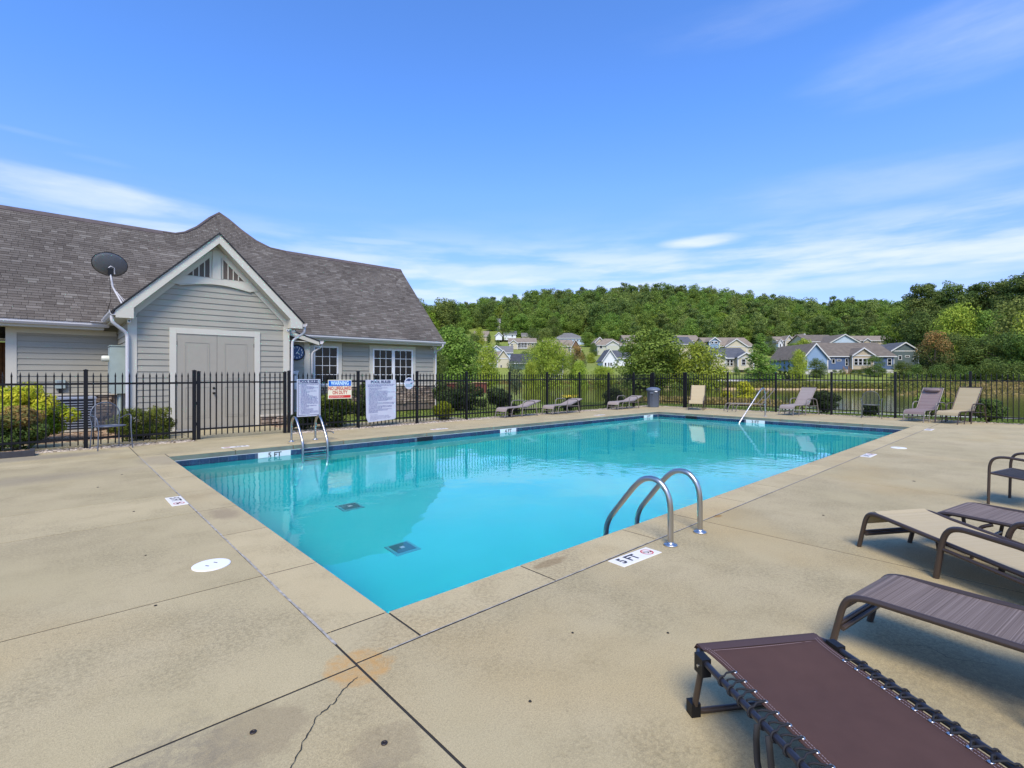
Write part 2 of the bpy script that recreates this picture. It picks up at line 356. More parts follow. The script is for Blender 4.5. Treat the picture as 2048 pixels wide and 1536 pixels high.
# ------------------------------------------------------------------ terrain
def lerp(a, b, t): return a + (b - a) * t
def tab(x, T):
    if x <= T[0][0]: return T[0][1]
    for (x0, y0), (x1, y1) in zip(T, T[1:]):
        if x <= x1: return lerp(y0, y1, (x - x0) / (x1 - x0))
    return T[-1][1]
CREST = [(700, 628), (850, 622), (950, 604), (1050, 592), (1150, 583), (1250, 577), (1350, 576), (1450, 583), (1550, 600), (1625, 620), (1665, 606), (1720, 610), (1790, 612), (2100, 600), (2600, 610)]
RISE = [(84, .5), (97, 1.8), (110, 2.9), (125, 4.4), (150, 7.1), (165, 9.6), (190, 12.8), (200, 15), (230, 21), (260, 28)]
def ground(x, y):
    dx, dy = x - CX, y - CY
    X = dx * RX + dy * RY; Z = dx * FX + dy * FY
    u = X / max(Z, 5)
    ym = tab(x, [(11, 21), (13.5, 10.4)])
    dd = math.hypot(max(x - 19.1, 0), max(y - ym, 0)) if (x > 12 or y > ym) else 0
    if X < -12 and Z < 60: dd = 0
    dd *= min(1, max(0, (u + .035) / .09)) if Z > 22 else 1
    near = -.05 - .042 * dd - (.0 if dd < 14 else .05 * (dd - 14))
    near = max(near, -1.8)
    if Z < 45 or (u < -.45): 
        if u < -.45 and Z > 45: return max(near, lerp(-.05, tab(Z, RISE), min(1, max(0, (Z - 45) / 60))))
        return near
    zs = tab(u, [(.05, 97), (.2, 95), (.42, 74), (1.0, 68), (1.3, 60)])
    if Z < zs - 6: return max(near, -1.8)
    px = 1024 + 1000 * u
    base = tab(Z, RISE)
    k = ((750 - tab(px, CREST)) * .34 - 11) / 46
    if Z > 235:
        top = 1.4 + (750 - tab(px, CREST)) / 1000 * 340 - 12.5
        b0 = tab(235, RISE)
        base = lerp(b0, max(top, b0), min(1, (Z - 235) / 105))
        if Z > 340: base = lerp(top, top * .4, min(1, (Z - 340) / 300))
    if Z < zs + 14: return lerp(-1.5, max(base, .5) if Z > 84 else tab(zs + 14, RISE), (Z - zs + 6) / 20)
    return base

m_lawn = mat('lawn_grass', (.19, .25, .045), .95, col2=(.26, .28, .08), vscale=.12, bump=.6, bscale=3, spec=.1)
# richer lawn colour: patches of sun-bleached grass and finer mottling
def lawn_fix():
    t = m_lawn.node_tree; L = t.links.new; p = t.nodes['Principled BSDF']
    g = t.nodes.new('ShaderNodeNewGeometry')
    old = p.inputs['Base Color'].links[0].from_socket
    n = t.nodes.new('ShaderNodeTexNoise'); n.inputs['Scale'].default_value = 2.2; n.inputs['Detail'].default_value = 7; L(g.outputs['Position'], n.inputs['Vector'])
    x = t.nodes.new('ShaderNodeMix'); x.data_type = 'RGBA'; x.blend_type = 'MULTIPLY'; x.inputs[0].default_value = .7
    r = t.nodes.new('ShaderNodeMapRange'); r.inputs[1].default_value = .3; r.inputs[2].default_value = .65; r.inputs[3].default_value = .45; r.inputs[4].default_value = 1.15; L(n.outputs[0], r.inputs[0])
    L(old, x.inputs[6]); L(r.outputs[0], x.inputs[7]); L(x.outputs[2], p.inputs['Base Color'])
lawn_fix()
def build_ground():
    Xs = np.concatenate([np.linspace(-420, -60, 13), np.linspace(-50, 90, 71), np.linspace(100, 520, 29)])
    Zs = np.concatenate([np.linspace(-120, -20, 6), np.linspace(-10, 16, 6), np.linspace(17, 45, 29), np.linspace(47, 115, 52), np.linspace(120, 380, 40), np.linspace(400, 1500, 12)])
    vs = []
    for Z in Zs:
        for X in Xs:
            x = CX + X * RX + Z * FX; y = CY + X * RY + Z * FY
            # shape follows the view fan beyond the pond so the shore bends gently
            vs.append((x, y, ground(x, y) - (.06 if (-13 < x < 19.5 and -14 < y < 10.4) else 0)))
    nx = len(Xs)
    keep = lambda q: not all(-.6 < vs[k][0] < 16.2 and -.6 < vs[k][1] < 8.2 for k in q)
    fs = [(a * nx + b, a * nx + b + 1, (a + 1) * nx + b + 1, (a + 1) * nx + b) for a in range(len(Zs) - 1) for b in range(nx - 1)]
    # the pool is dug out of the ground
    def hits(q):
        xs = [vs[k][0] for k in q]; ys = [vs[k][1] for k in q]
        return max(xs) > -.2 and min(xs) < 15.9 and max(ys) > -.2 and min(ys) < 7.9
    fs = [q for q in fs if not hits(q)]
    me = bpy.data.meshes.new('ground'); me.from_pydata(vs, [], fs); me.polygons.foreach_set('use_smooth', [True] * len(fs)); me.materials.append(m_lawn)
    link('ground', me, kind='structure', label='mown green lawn sloping down to the pond and rising again on the far side')
build_ground()

def ribbon(name, pts, wd, z, m, up=.02, **pr):
    mb = MB(); vs = []
    for i, p in enumerate(pts):
        a = Vector(pts[max(i - 1, 0)][:2]); b = Vector(pts[min(i + 1, len(pts) - 1)][:2])
        t = (b - a).normalized(); n = Vector((-t.y, t.x)) * wd / 2
        for sg in (1, -1):
            q = Vector(p[:2]) + n * sg; vs.append((q.x, q.y, (ground(q.x, q.y) if z is None else z) + up))
    mb.add(vs, [(2 * i, 2 * i + 1, 2 * i + 3, 2 * i + 2) for i in range(len(pts) - 1)], True)
    return mb.build(name, m, **pr)

# pond
def make_pond():
    m = bpy.data.materials.new('pond_water'); m.use_nodes = True; t = m.node_tree; L = t.links.new; p = t.nodes['Principled BSDF']
    p.inputs['Base Color'].default_value = (.115, .12, .03, 1); p.inputs['Roughness'].default_value = .04; p.inputs['IOR'].default_value = 1.33
    g = t.nodes.new('ShaderNodeNewGeometry'); n = t.nodes.new('ShaderNodeTexNoise'); n.inputs['Scale'].default_value = 1.6; n.inputs['Detail'].default_value = 4
    L(g.outputs['Position'], n.inputs['Vector']); b = t.nodes.new('ShaderNodeBump'); b.inputs['Strength'].default_value = .10; b.inputs['Distance'].default_value = .12
    L(n.outputs[0], b.inputs['Height']); L(b.outputs[0], p.inputs['Normal'])
    mb = MB(); c_ = [(-30, 22), (230, 22), (230, 112), (-30, 112)]
    mb.add([(CX + X * RX + Z * FX, CY + X * RY + Z * FY, -.72) for X, Z in c_], [(0, 1, 2, 3)])
    mb.build('pond_water', m, kind='structure', label='still green pond beyond the fence')
make_pond()

m_path = mat('path_concrete', (.50, .47, .40), .9, var=.15, vscale=1)
def pth(pts, wd, up=.03):
    P_ = []
    for (px, Z), (qx, W) in zip(pts, pts[1:]):
        for k in range(6):
            t = k / 6; zc_ = lerp(Z, W, t); v = at(lerp(px, qx, t), 750, zc_); P_.append((v.x, v.y))
    v = at(pts[-1][0], 750, pts[-1][1]); P_.append((v.x, v.y))
    ribbon('path', P_, wd, None, m_path, up, kind='structure', label='pale concrete walking path')
pth([(1560, 24), (1640, 21.8), (1780, 20.8), (1900, 20.5), (2060, 20.6), (2300, 21)], 1.1)
pth([(1395, 86), (1500, 85), (1620, 84), (1720, 83.5)], 1.6, .10)
# sandy and reedy bank on the far shore
m_sand = mat('sand_bank', (.58, .36, .17), .95, col2=(.46, .38, .20), vscale=.5)
def bank(px0, px1, off, wd, m, up, name, lab, **k):
    P_ = []
    for i in range(31):
        px = lerp(px0, px1, i / 30); u = (px - 1024) / 1000; zs = tab(u, [(.05, 97), (.2, 95), (.42, 74), (1.0, 68), (1.3, 60)])
        v = at(px, 750, zs + off + .5 * math.sin(i * 1.7)); P_.append((v.x, v.y))
    return ribbon(name, P_, wd, None, m, up, label=lab, **k)
bank(1270, 1810, -.6, 4.4, m_sand, .10, 'sand_bank', 'bare orange sand along the far shore of the pond', kind='structure')

# ------------------------------------------------------------------ pool deck and pool
PX, PY = 15.60, 7.65      # pool opening
W_ = .375                 # coping width
deck = structure('pool_deck', 'tan concrete pool deck cast in large slabs')
def slab(name, x0, x1, y0, y1, m, parent, z=0., th=.09, gap=.0065, c=.0012, **pr):
    return MB().slab(x0 + gap, x1 - gap, y0 + gap, y1 - gap, z - th, z, c).build(name, m, parent, **pr)
LX = [-13, -8.2, -W_]; 
LY = [-.395, 1.07, 3.26, 4.35, 6.80, 8.02, 9.62]
for a, b in zip(LX, LX[1:]):
    for c0, c1 in zip(LY, LY[1:]): slab('slab', a, b, c0, c1, m_deck, deck)
XS = [-W_, 3.14, 6.28, 9.50, 12.65, 15.975]
for a, b in zip(XS, XS[1:]):
    slab('slab', a, b, 8.025, 9.62, m_deck, deck)
    for c0, c1 in zip([-12, -7.4, -3.9], [-7.4, -3.9, -W_]): slab('slab', a, b, c0, c1, m_deck, deck)
for c0, c1 in zip([-12, -3.9, -W_, 2.1, 5.2, 8.025], [-3.9, -W_, 2.1, 5.2, 8.025, 9.62]): slab('slab', 15.975, 18.62, c0, c1, m_deck, deck)
for a, b in zip([-13, -5.0], [-5.0, -W_]):
    for c0, c1 in ((-12, -5.6), (-5.6, -.395)): slab('slab', a, b, c0, c1, m_deck, deck)
b_ = MB()
for (x0, x1, y0, y1) in ((-13, 18.62, -12, -W_ + .03), (-13, -W_ + .03, -W_, 9.62), (-W_ + .03, 15.9, 8.0, 9.62), (15.94, 18.62, -W_, 9.62)): b_.box(x0, x1, y0, y1, -.16, -.0024 - .0006 * len(b_.f) / 6)
b_.build('slab_bed', m_joint, deck)
b_ = MB()
for (x0, x1, y0, y1) in ((-.34, PX + .34, -.34, -.02), (-.34, PX + .34, PY + .02, PY + .34), (-.34, -.02, -.0195, PY + .0195), (PX + .02, PX + .34, -.0195, PY + .0195)): b_.box(x0, x1, y0, y1, -.08, -.0021)
b_.build('coping_bed', m_joint, deck)
b_ = MB()  # ragged white sealant in the joint between coping and deck
def caulk(p0, p1, wd):
    n = int(max(abs(p1[0] - p0[0]), abs(p1[1] - p0[1])) / .05); vs = []
    hor = abs(p1[0] - p0[0]) > abs(p1[1] - p0[1]); off = 0
    for i in range(n + 1):
        t = i / n; x = lerp(p0[0], p1[0], t); y = lerp(p0[1], p1[1], t); off = off * .9 + rnd.uniform(-.0011, .0011); ww = wd * rnd.uniform(.6, 1.15)
        if hor: vs += [(x, y + off - ww / 2, .0035), (x, y + off + ww / 2, .0035)]
        else: vs += [(x + off - ww / 2, y, .0035), (x + off + ww / 2, y, .0035)]
    b_.add(vs, [(2 * i, 2 * i + 1, 2 * i + 3, 2 * i + 2) if hor else (2 * i + 1, 2 * i, 2 * i + 2, 2 * i + 3) for i in range(n)])
caulk((-W_, -.15), (-W_, 8.0), .016); caulk((-.2, -W_), (15.9, -W_), .010); caulk((15.975, -.3), (15.975, 8.0), .012); caulk((-.3, 8.025), (15.9, 8.025), .008)
b_.build('joint_sealant', m_caulk, deck)
b_ = MB()
def crack(pts, wd):
    P_ = []
    for (a, b) in zip(pts, pts[1:]):
        for k in range(9):
            t = k / 9; P_.append((lerp(a[0], b[0], t) + rnd.gauss(0, .0028), lerp(a[1], b[1], t) + rnd.gauss(0, .0028)))
    P_.append(pts[-1]); vs = []
    for i, p in enumerate(P_):
        q = P_[min(i + 1, len(P_) - 1)]; o_ = P_[max(i - 1, 0)]; t = Vector((q[0] - o_[0], q[1] - o_[1])).normalized(); ww = wd * rnd.uniform(.4, 1.3) * (1 if 0 < i < len(P_) - 1 else .2)
        vs += [(p[0] - t.y * ww, p[1] + t.x * ww, .004), (p[0] + t.y * ww, p[1] - t.x * ww, .004)]
    b_.add(vs, [(2 * i, 2 * i + 1, 2 * i + 3, 2 * i + 2) for i in range(len(P_) - 1)])
crack([(-.42, -.49), (-.50, -.53), (-.58, -.60), (-.66, -.63), (-.74, -.72), (-.85, -.86), (-.97, -1.02), (-1.2, -1.3)], .0022)
crack([(1.75, -2.1), (1.86, -2.22), (1.80, -2.32), (1.9, -2.5)], .001)
b_.build('crack', m_joint, deck)
b_ = MB()
for (x, y) in ((-.88, -.55), (-.53, -.95)):
    b_.lathe([(.0125, 0), (.0125, .004), (.007, .005), (.006, .001)], (x, y, .001), 12)
b_.build('anchor_sleeve', mat('rusty_steel', (.05, .04, .035), .5, metal=.6), deck)
b_ = MB()
for (x, y, r_) in ((-1.0, 1.02, .010), (-.93, 2.1, .008), (-.85, 3.72, .012), (-1.05, 5.4, .014), (-.75, 6.2, .014), (1.0, -1.25, .008), (.05, -1.15, .008), (.62, -.9, .008), (4.2, -1.1, .012), (6.9, -1.4, .02)):
    b_.lathe([(r_, 0), (r_ * .7, .0035)], (x, y, .001), 7)
b_.build('spall_mark', m_joint, deck)

pool = structure('swimming_pool', 'rectangular pool with dark blue waterline tiles')
def coping_run(js, fixed, axis):
    for a, b in zip(js, js[1:]):
        if axis == 'x': slab('coping_slab', a, b, fixed[0], fixed[1], m_coping, pool, th=.085, c=.0015)
        else: slab('coping_slab', fixed[0], fixed[1], a, b, m_coping, pool, th=.085, c=.0015)
xj = [0, 1.07, 2.34, 3.14, 4.16] + [4.16 + (PX - 4.16) / 11 * k for k in range(1, 12)]
yj = [0, 1.07, 2.24, 3.28, 4.35] + [4.35 + (PY - 4.35) / 3 * k for k in range(1, 4)]
coping_run(xj, (-W_, 0), 'x'); coping_run([PX / 15 * k for k in range(16)], (PY, PY + W_), 'x')
coping_run(yj, (-W_, 0), 'y'); coping_run([PY / 7 * k for k in range(8)], (PX, PX + W_), 'y')
for a in ((-W_, 0), (PX, PX + W_)):
    for b in ((-W_, 0), (PY, PY + W_)): slab('coping_slab', *a, *b, m_coping, pool, th=.085, c=.0015)
m_tile = mat('navy_tile', (.012, .032, .075), .22, col2=(.028, .06, .12), vscale=25, objvar=.6, spec=.6)
m_tile_white = mat('white_tile', (.70, .74, .74), .3)
m_grout = mat('grout_white', (.55, .60, .62), .7)
m_plaster = bpy.data.materials.new('pool_plaster'); m_plaster.use_nodes = True
def plaster():
    t = m_plaster.node_tree; L = t.links.new; p = t.nodes['Principled BSDF']; p.inputs['Roughness'].default_value = .8
    g = t.nodes.new('ShaderNodeNewGeometry'); n = t.nodes.new('ShaderNodeTexNoise'); n.inputs['Scale'].default_value = .9; n.inputs['Detail'].default_value = 6
    L(g.outputs['Position'], n.inputs['Vector']); x = t.nodes.new('ShaderNodeMix'); x.data_type = 'RGBA'
    x.inputs[6].default_value = (.015, .64, .62, 1); x.inputs[7].default_value = (.045, .74, .71, 1); L(n.outputs[0], x.inputs[0]); L(x.outputs[2], p.inputs['Base Color'])
plaster()
FL = lambda x: tab(x, [(0, -1.62), (5, -1.60), (9, -1.35), (PX, -1.08)])
b_ = MB()
th = .05
fx = [0, 5, 9, PX]
for a, b in zip(fx, fx[1:]): b_.add([(a, 0, FL(a)), (b, 0, FL(b)), (b, PY, FL(b)), (a, PY, FL(a))], [(0, 1, 2, 3)])
b_.build('pool_floor', m_plaster, pool)
b_ = MB(); t0 = -.245
b_.add([(0, 0, -2), (0, PY, -2), (0, PY, t0), (0, 0, t0)], [(0, 1, 2, 3)]); b_.add([(PX, 0, -2), (PX, 0, t0), (PX, PY, t0), (PX, PY, -2)], [(0, 1, 2, 3)])
b_.add([(0, 0, -2), (0, 0, t0), (PX, 0, t0), (PX, 0, -2)], [(0, 1, 2, 3)]); b_.add([(0, PY, -2), (PX, PY, -2), (PX, PY, t0), (0, PY, t0)], [(0, 1, 2, 3)])
b_.build('pool_wall', m_plaster, pool)
b_ = MB()
for (x0, x1, y0, y1) in ((-.04, .012, -.04, PY + .04), (PX - .012, PX + .04, -.04, PY + .04), (.012, PX - .012, -.04, .012), (.012, PX - .012, PY - .012, PY + .04)): b_.box(x0, x1, y0, y1, -.255, -.087)
b_.build('tile_backing', mat('tile_grout', (.07, .10, .15), .7), pool)
b_ = MB()
for (x0, x1, y0, y1) in ((.0, .02, .02, PY - .02), (PX - .02, PX, .02, PY - .02), (.02, PX - .02, .0, .02), (.02, PX - .02, PY - .02, PY)): b_.box(x0, x1, y0, y1, -.0925, -.0865)
b_.build('bond_line', m_grout, pool)
m_cface_shade = mat('coping_face_shade', (.17, .20, .155), .8, var=.3, vscale=4)  # thin overlay strips: shade and reflection on the coping faces put into colour
for k in range(15): MB().box(PX / 15 * k + .008, PX / 15 * (k + 1) - .008, PY - .003, PY + .01, -.082, -.008).build('coping_face_shade', m_cface_shade, pool)
for k in range(7): MB().box(PX - .003, PX + .01, PY / 7 * k + .008, PY / 7 * (k + 1) - .008, -.082, -.008).build('coping_face_shade', m_cface_shade, pool)
# waterline tiles: far side and right side one by one, the two near sides (turned away) in one piece
TW = .152
tm = MB().box(-TW / 2 + .003, TW / 2 - .003, -.006, 0, -.152, 0).mesh('tile', m_tile)
SK = [(4.53, .40), ]
def skip(x): return 2.02 - .62 < x < 2.02 + .05 - .0 and False
mk = {'far': [(1.72, '5 FT'), (7.85, '4 FT'), (14.9, '3 FT')], 'right': [(4.05, '3 FT')]}
for k in range(int(PX / TW)):
    x = TW / 2 + k * TW
    if any(abs(x - c_) < .30 for c_, _ in mk['far']) or abs(x - 5.15) < .24: continue
    link('waterline_tile', tm, pool, loc=(x, PY - .013, -.093))
for k in range(int(PY / TW)):
    y = TW / 2 + k * TW
    if any(abs(y - c_) < .30 for c_, _ in mk['right']) or abs(y - 6.3) < .24: continue
    link('waterline_tile', tm, pool, loc=(PX - .013, y, -.093), rot=(0, 0, R(-90)))
b_ = MB()
for k in range(int(PX / TW)): b_.box(k * TW + .003, (k + 1) * TW - .003, .0125, .019, -.245, -.093)
for k in range(int(PY / TW)): b_.box(.0125, .019, k * TW + .003, (k + 1) * TW - .003, -.245, -.093)
b_.build('waterline_tiles_near', m_tile, pool, kind='stuff')
m_ink = mat('black_ink', (.03, .03, .035), .5)
for c_, s_ in mk['far']:
    b_ = MB().box(c_ - .30, c_ + .30, PY - .022, PY - .0125, -.245, -.089).build('depth_tile', m_tile_white, pool)
    text(s_, .135, m_ink, pool, (c_, PY - .0235, -.155), (R(90), 0, 0), bold=.003)
for c_, s_ in mk['right']:
    MB().box(PX - .022, PX - .0125, c_ - .30, c_ + .30, -.245, -.089).build('depth_tile', m_tile_white, pool)
    text(s_, .135, m_ink, pool, (PX - .0235, c_, -.155), (R(90), 0, R(-90)), bold=.003)
for (lo, fixed, ax) in ((5.15, PY, 'x'), (6.3, PX, 'y')):
    b_ = MB()
    if ax == 'x': b_.box(lo - .22, lo + .22, PY - .020, PY - .0125, -.25, -.088)
    else: b_.box(PX - .020, PX - .0125, lo - .22, lo + .22, -.25, -.088)
    b_.build('skimmer_opening', mat('skimmer_dark', (.004, .006, .01), .4), pool)
# ledge at the far corner: curved entry steps
b_ = MB()
for i, r_ in enumerate((2.3, 1.95, 1.6, 1.25)):
    z1 = -.92 + i * .17; 
    pts = [(PX, 5.2 - r_ * .0)]
    poly = [(PX - .001 * (i + 1), 3.9 + r_)] + [(PX - r_ * math.sin(R(a)) * .75, 3.9 + r_ * math.cos(R(a))) for a in range(10, 175, 15)] + [(PX - .001 * (i + 1), 3.9 - r_)]
    b_.prism(poly, 'z', -1.5, z1)
b_.build('entry_steps', m_plaster, pool)
m_step_edge = mat('step_edge', (.55, .75, .78), .6)
# floor drains
for (x, y) in ((1.80, 4.45), (1.62, 2.62)):
    b_ = MB(); b_.slab(x - .16, x + .16, y - .16, y + .16, FL(x) - .01, FL(x) + .03, .01).build('drain_frame', mat('drain_frame', (.05, .45, .50), .5), pool)
    b_ = MB(); b_.slab(x - .125, x + .125, y - .125, y + .125, FL(x) + .03, FL(x) + .042, .01).build('drain_grate', mat('drain_grate', (.02, .17, .19), .5), pool)
    b_ = MB(); b_.slab(x - .025, x + .025, y - .025, y + .025, FL(x) + .042, FL(x) + .05, .005).build('drain_hub', m_tile_white, pool)
# water
def make_water():
    m = bpy.data.materials.new('pool_water'); m.use_nodes = True; t = m.node_tree; L = t.links.new; t.nodes.clear()
    g = t.nodes.new('ShaderNodeNewGeometry')
    gl = t.nodes.new('ShaderNodeBsdfGlass'); gl.inputs['IOR'].default_value = 1.33; gl.inputs['Roughness'].default_value = 0; gl.inputs['Color'].default_value = (.92, 1, 1, 1)
    def ns(s, d, mp=None):
        n = t.nodes.new('ShaderNodeTexNoise'); n.inputs['Scale'].default_value = s; n.inputs['Detail'].default_value = d; L(g.outputs['Position'], n.inputs['Vector']); return n.outputs[0]
    big = t.nodes.new('ShaderNodeMapRange'); big.inputs[1].default_value = .42; big.inputs[2].default_value = .62; L(ns(.22, 2), big.inputs[0])
    h = M('ADD', M('MULTIPLY', ns(1.1, 2), .55, t), M('MULTIPLY', M('MULTIPLY', ns(6.5, 3), .26, t), M('ADD', big.outputs[0], .12, t), t), t)
    b = t.nodes.new('ShaderNodeBump'); b.inputs['Strength'].default_value = .32; b.inputs['Distance'].default_value = .035
    L(h, b.inputs['Height']); L(b.outputs[0], gl.inputs['Normal'])
    o = t.nodes.new('ShaderNodeOutputMaterial'); L(gl.outputs[0], o.inputs[0])
    mb = MB(); e = .0115
    mb.add([(e, e, -.185), (PX - e, e, -.185), (PX - e, PY - e, -.185), (e, PY - e, -.185)], [(0, 1, 2, 3)])
    mb.build('pool_water', m, kind='structure', label='clear turquoise pool water')
make_water()

# ladders: handrails, flanges, treads
def ladder(name, label, x, y, sy, treads=True, group=None):
    t = thing(name, label, 'pool ladder', (x, y, 0), 0, group)
    for dx in (-.25, .25):
        pts = rounded([(dx, -.53 * sy, 0), (dx, -.53 * sy, .33), (dx, -.50 * sy, .44), (dx, -.41 * sy, .525), (dx, -.29 * sy, .52), (dx, -.20 * sy, .45), (dx, .09 * sy, .09), (dx, .125 * sy, -.02), (dx, .125 * sy, -1.15)], .09, 5)
        MB().tube(pts, .0235, 12).build('rail', m_steel, t)
        MB().lathe([(.055, 0), (.058, .006), (.052, .014), (.030, .018), (.027, .03)], (dx, -.53 * sy, .0), 20).build('flange', m_chrome, t)
    for k in range(4):
        z = -.13 - .27 * k
        MB().box(-.235, .235, (.085 if sy > 0 else -.165), (.165 if sy > 0 else -.085), z - .02, z).build('tread', m_steel, t)
    return t
ladder('pool_ladder', 'curved steel ladder handrails on the near edge of the pool beside the 5 FT marker', 2.53, 0, 1)
ladder('pool_ladder', 'steel pool ladder on the far long side in front of the rules signs', 2.47, PY, -1)
t = thing('wall_hook', 'bent steel vacuum hose bracket on the far coping right of the ladder', 'bracket', (2.98, 8.0, 0))
MB().tube(rounded([(0, .2, 0), (0, .2, .17), (0, -.14, .17), (0, -.16, .15)], .03), .014, 8).build('bar', m_steel, t)
t = thing('entry_handrail', 'slanted steel handrail over the entry steps at the shallow end', 'handrail', (0, 0, 0))
MB().tube(rounded([(16.33, 4.02, 0), (16.33, 4.02, .86), (16.25, 4.04, .97), (16.10, 4.08, .90), (15.02, 4.36, -.20), (14.98, 4.36, -1.0)], .13, 5), .024, 10).build('rail', m_steel, t)
MB().lathe([(.055, 0), (.058, .006), (.052, .014), (.030, .018)], (16.33, 4.02, 0), 16).build('flange', m_chrome, t)

# deck markers
m_red = mat('red_ink', (.55, .04, .03), .5)
m_mark = mat('marker_tile', (.78, .75, .68), .45, var=.08, vscale=30)
def marker(label, x, y, rz, s_='5 FT'):
    t = thing('depth_marker', label, 'depth marker', (x, y, .001), rz, 'depth markers set in the deck')
    MB().slab(-.235, .235, -.075, .075, 0, .006, .002).build('tile', m_mark, t)
    text(s_, .125, m_ink, t, (-.085, 0, .0072), (0, 0, 0), bold=.0035, sx=.9)
    o = MB(); n = 28
    o.add([(r_ * math.cos(2 * math.pi * j / n) + .145, r_ * math.sin(2 * math.pi * j / n), .0075) for r_ in (.052, .043) for j in range(n)], [(j, (j + 1) % n, n + (j + 1) % n, n + j)[::-1] for j in range(n)])
    o.box(.145 - .045, .145 + .045, -.004, .004, .0068, .0078, Matrix.Translation((.145, 0, 0)) @ Matrix.Rotation(R(-42), 4, 'Z') @ Matrix.Translation((-.145, 0, 0)))
    o.build('no_diving_ring', m_red, t)
    o = MB(); o.tube([(.115, .012, .0074), (.15, -.004, .0074), (.172, -.022, .0074)], .0035, 5); o.tube([(.15, -.004, .0074), (.135, -.024, .0074)], .003, 5); o.lathe([(.006, 0), (.006, .001)], (.178, -.012, .0072), 8)
    o.build('diver_symbol', m_ink, t)
    return t
marker('white 5 FT no diving tile beside the near ladder handrails', 1.84, -.487, R(-3))
marker('white 5 FT no diving tile on the left deck, read from the left', -.452, 3.92, R(-90))
marker('white no diving tile on the right deck near the far lid', 8.98, -.46, 0)
marker('white no diving tile at the far right corner of the pool deck', 15.05, -.46, 0, '3 FT')
marker('white 5 FT tile on the far deck left of the ladder', 1.15, 8.13, R(180))
marker('white 4 FT tile on the far deck in front of the larger rules sign', 5.9, 8.13, R(180), '4 FT')
marker('white 3 FT tile on the far deck in front of the flat loungers', 12.6, 8.13, R(180), '3 FT')
m_lid = mat('white_plastic', (.80, .80, .78), .4)
for (x, y, lab) in ((-.60, 1.53, 'round white skimmer lid in the left deck'), (10.49, -.62, 'round white skimmer lid in the right deck')):
    t = thing('skimmer_lid', lab, 'skimmer lid', (x, y, 0), R(30), 'round skimmer lids in the deck')
    MB().lathe([(.125, 0), (.125, .005), (.118, .008)], (0, 0, 0), 40, False).build('lid', m_lid, t)
    for dx in (-.035, .035): MB().box(dx - .004, dx + .004, -.016, .016, .0081, .0092).build('finger_slot', m_ink, t)

# pebble strip below the fence, walk and mulch behind it
m_peb = bpy.data.materials.new('pebbles'); m_peb.use_nodes = True
def tone_mat(m, cols, rough=.8, transl=0, objv=.0, spec=.3):
    t = m.node_tree; L = t.links.new; p = t.nodes['Principled BSDF']; p.inputs['Roughness'].default_value = rough; p.inputs['Specular IOR Level'].default_value = spec
    a = t.nodes.new('ShaderNodeAttribute'); a.attribute_name = 'tone'
    cr = t.nodes.new('ShaderNodeValToRGB'); L(a.outputs['Fac'], cr.inputs[0])
    el_ = cr.color_ramp.elements; el_[0].color = (*cols[0], 1); el_[1].color = (*cols[-1], 1)
    for i, c_ in enumerate(cols[1:-1]): e = el_.new((i + 1) / (len(cols) - 1)); e.color = (*c_, 1)
    col = cr.outputs[0]
    if objv:
        oi = t.nodes.new('ShaderNodeObjectInfo'); h = t.nodes.new('ShaderNodeHueSaturation'); L(col, h.inputs['Color'])
        L(M('ADD', M('MULTIPLY', oi.outputs['Random'], objv, t), 1 - objv / 2, t), h.inputs['Value'])
        L(M('ADD', M('MULTIPLY', oi.outputs['Random'], objv * .10, t), .5 - objv * .05, t), h.inputs['Hue']); col = h.outputs[0]
    L(col, p.inputs['Base Color'])
    if transl:
        tr = t.nodes.new('ShaderNodeBsdfTranslucent'); L(col, tr.inputs[0]); mx = t.nodes.new('ShaderNodeMixShader'); mx.inputs[0].default_value = transl
        L(p.outputs[0], mx.inputs[1]); L(tr.outputs[0], mx.inputs[2]); L(mx.outputs[0], t.nodes['Material Output'].inputs[0])
    return m
tone_mat(m_peb, [(.16, .12, .08), (.42, .34, .24), (.58, .50, .40)])
m_soil = mat('soil', (.10, .075, .05), .95, col2=(.22, .16, .10), vscale=30)
def pebbles(name, rects, n, r0, r1, m, lab, flat=.6):
    ico = [(0, 0, 1), (.9, 0, .3), (.28, .85, .3), (-.72, .53, .3), (-.72, -.53, .3), (.28, -.85, .3), (0, 0, -.4)]
    fc = [(0, i, i % 5 + 1) for i in range(1, 6)]
    fc = [(0, 1, 2), (0, 2, 3), (0, 3, 4), (0, 4, 5), (0, 5, 1), (1, 6, 2), (2, 6, 3), (3, 6, 4), (4, 6, 5), (5, 6, 1)]
    mb = MB(); A = [(x1 - x0) * (y1 - y0) for x0, x1, y0, y1 in rects]
    for x0, x1, y0, y1 in rects:
        for _ in range(int(n * (x1 - x0) * (y1 - y0) / sum(A))):
            x, y, r_ = rnd.uniform(x0, x1), rnd.uniform(y0, y1), rnd.uniform(r0, r1); a = rnd.uniform(0, 6.28); sx = rnd.uniform(.7, 1.3)
            mb.add([(x + r_ * (v[0] * math.cos(a) * sx - v[1] * math.sin(a)), y + r_ * (v[0] * math.sin(a) * sx + v[1] * math.cos(a)), -.025 + r_ * v[2] * flat) for v in ico], fc, False, rnd.random())
    return mb.build(name, m, tone=True, kind='stuff', label=lab)
for (x0, x1, y0, y1) in ((-13, .78, 9.62, 10.30), (2.8, 19.1, 9.62, 10.35), (18.62, 19.25, -12, 9.62)):
    MB().box(x0, x1, y0, y1, -.2, -.034).build('pebble_bed', m_soil, kind='structure', label='soil strip under the black fence')
pebbles('pebbles', [(-4, .78, 9.63, 10.25), (2.8, 19.1, 9.63, 10.3)], 9000, .016, .042, m_peb, 'tan river pebbles along the foot of the fence')
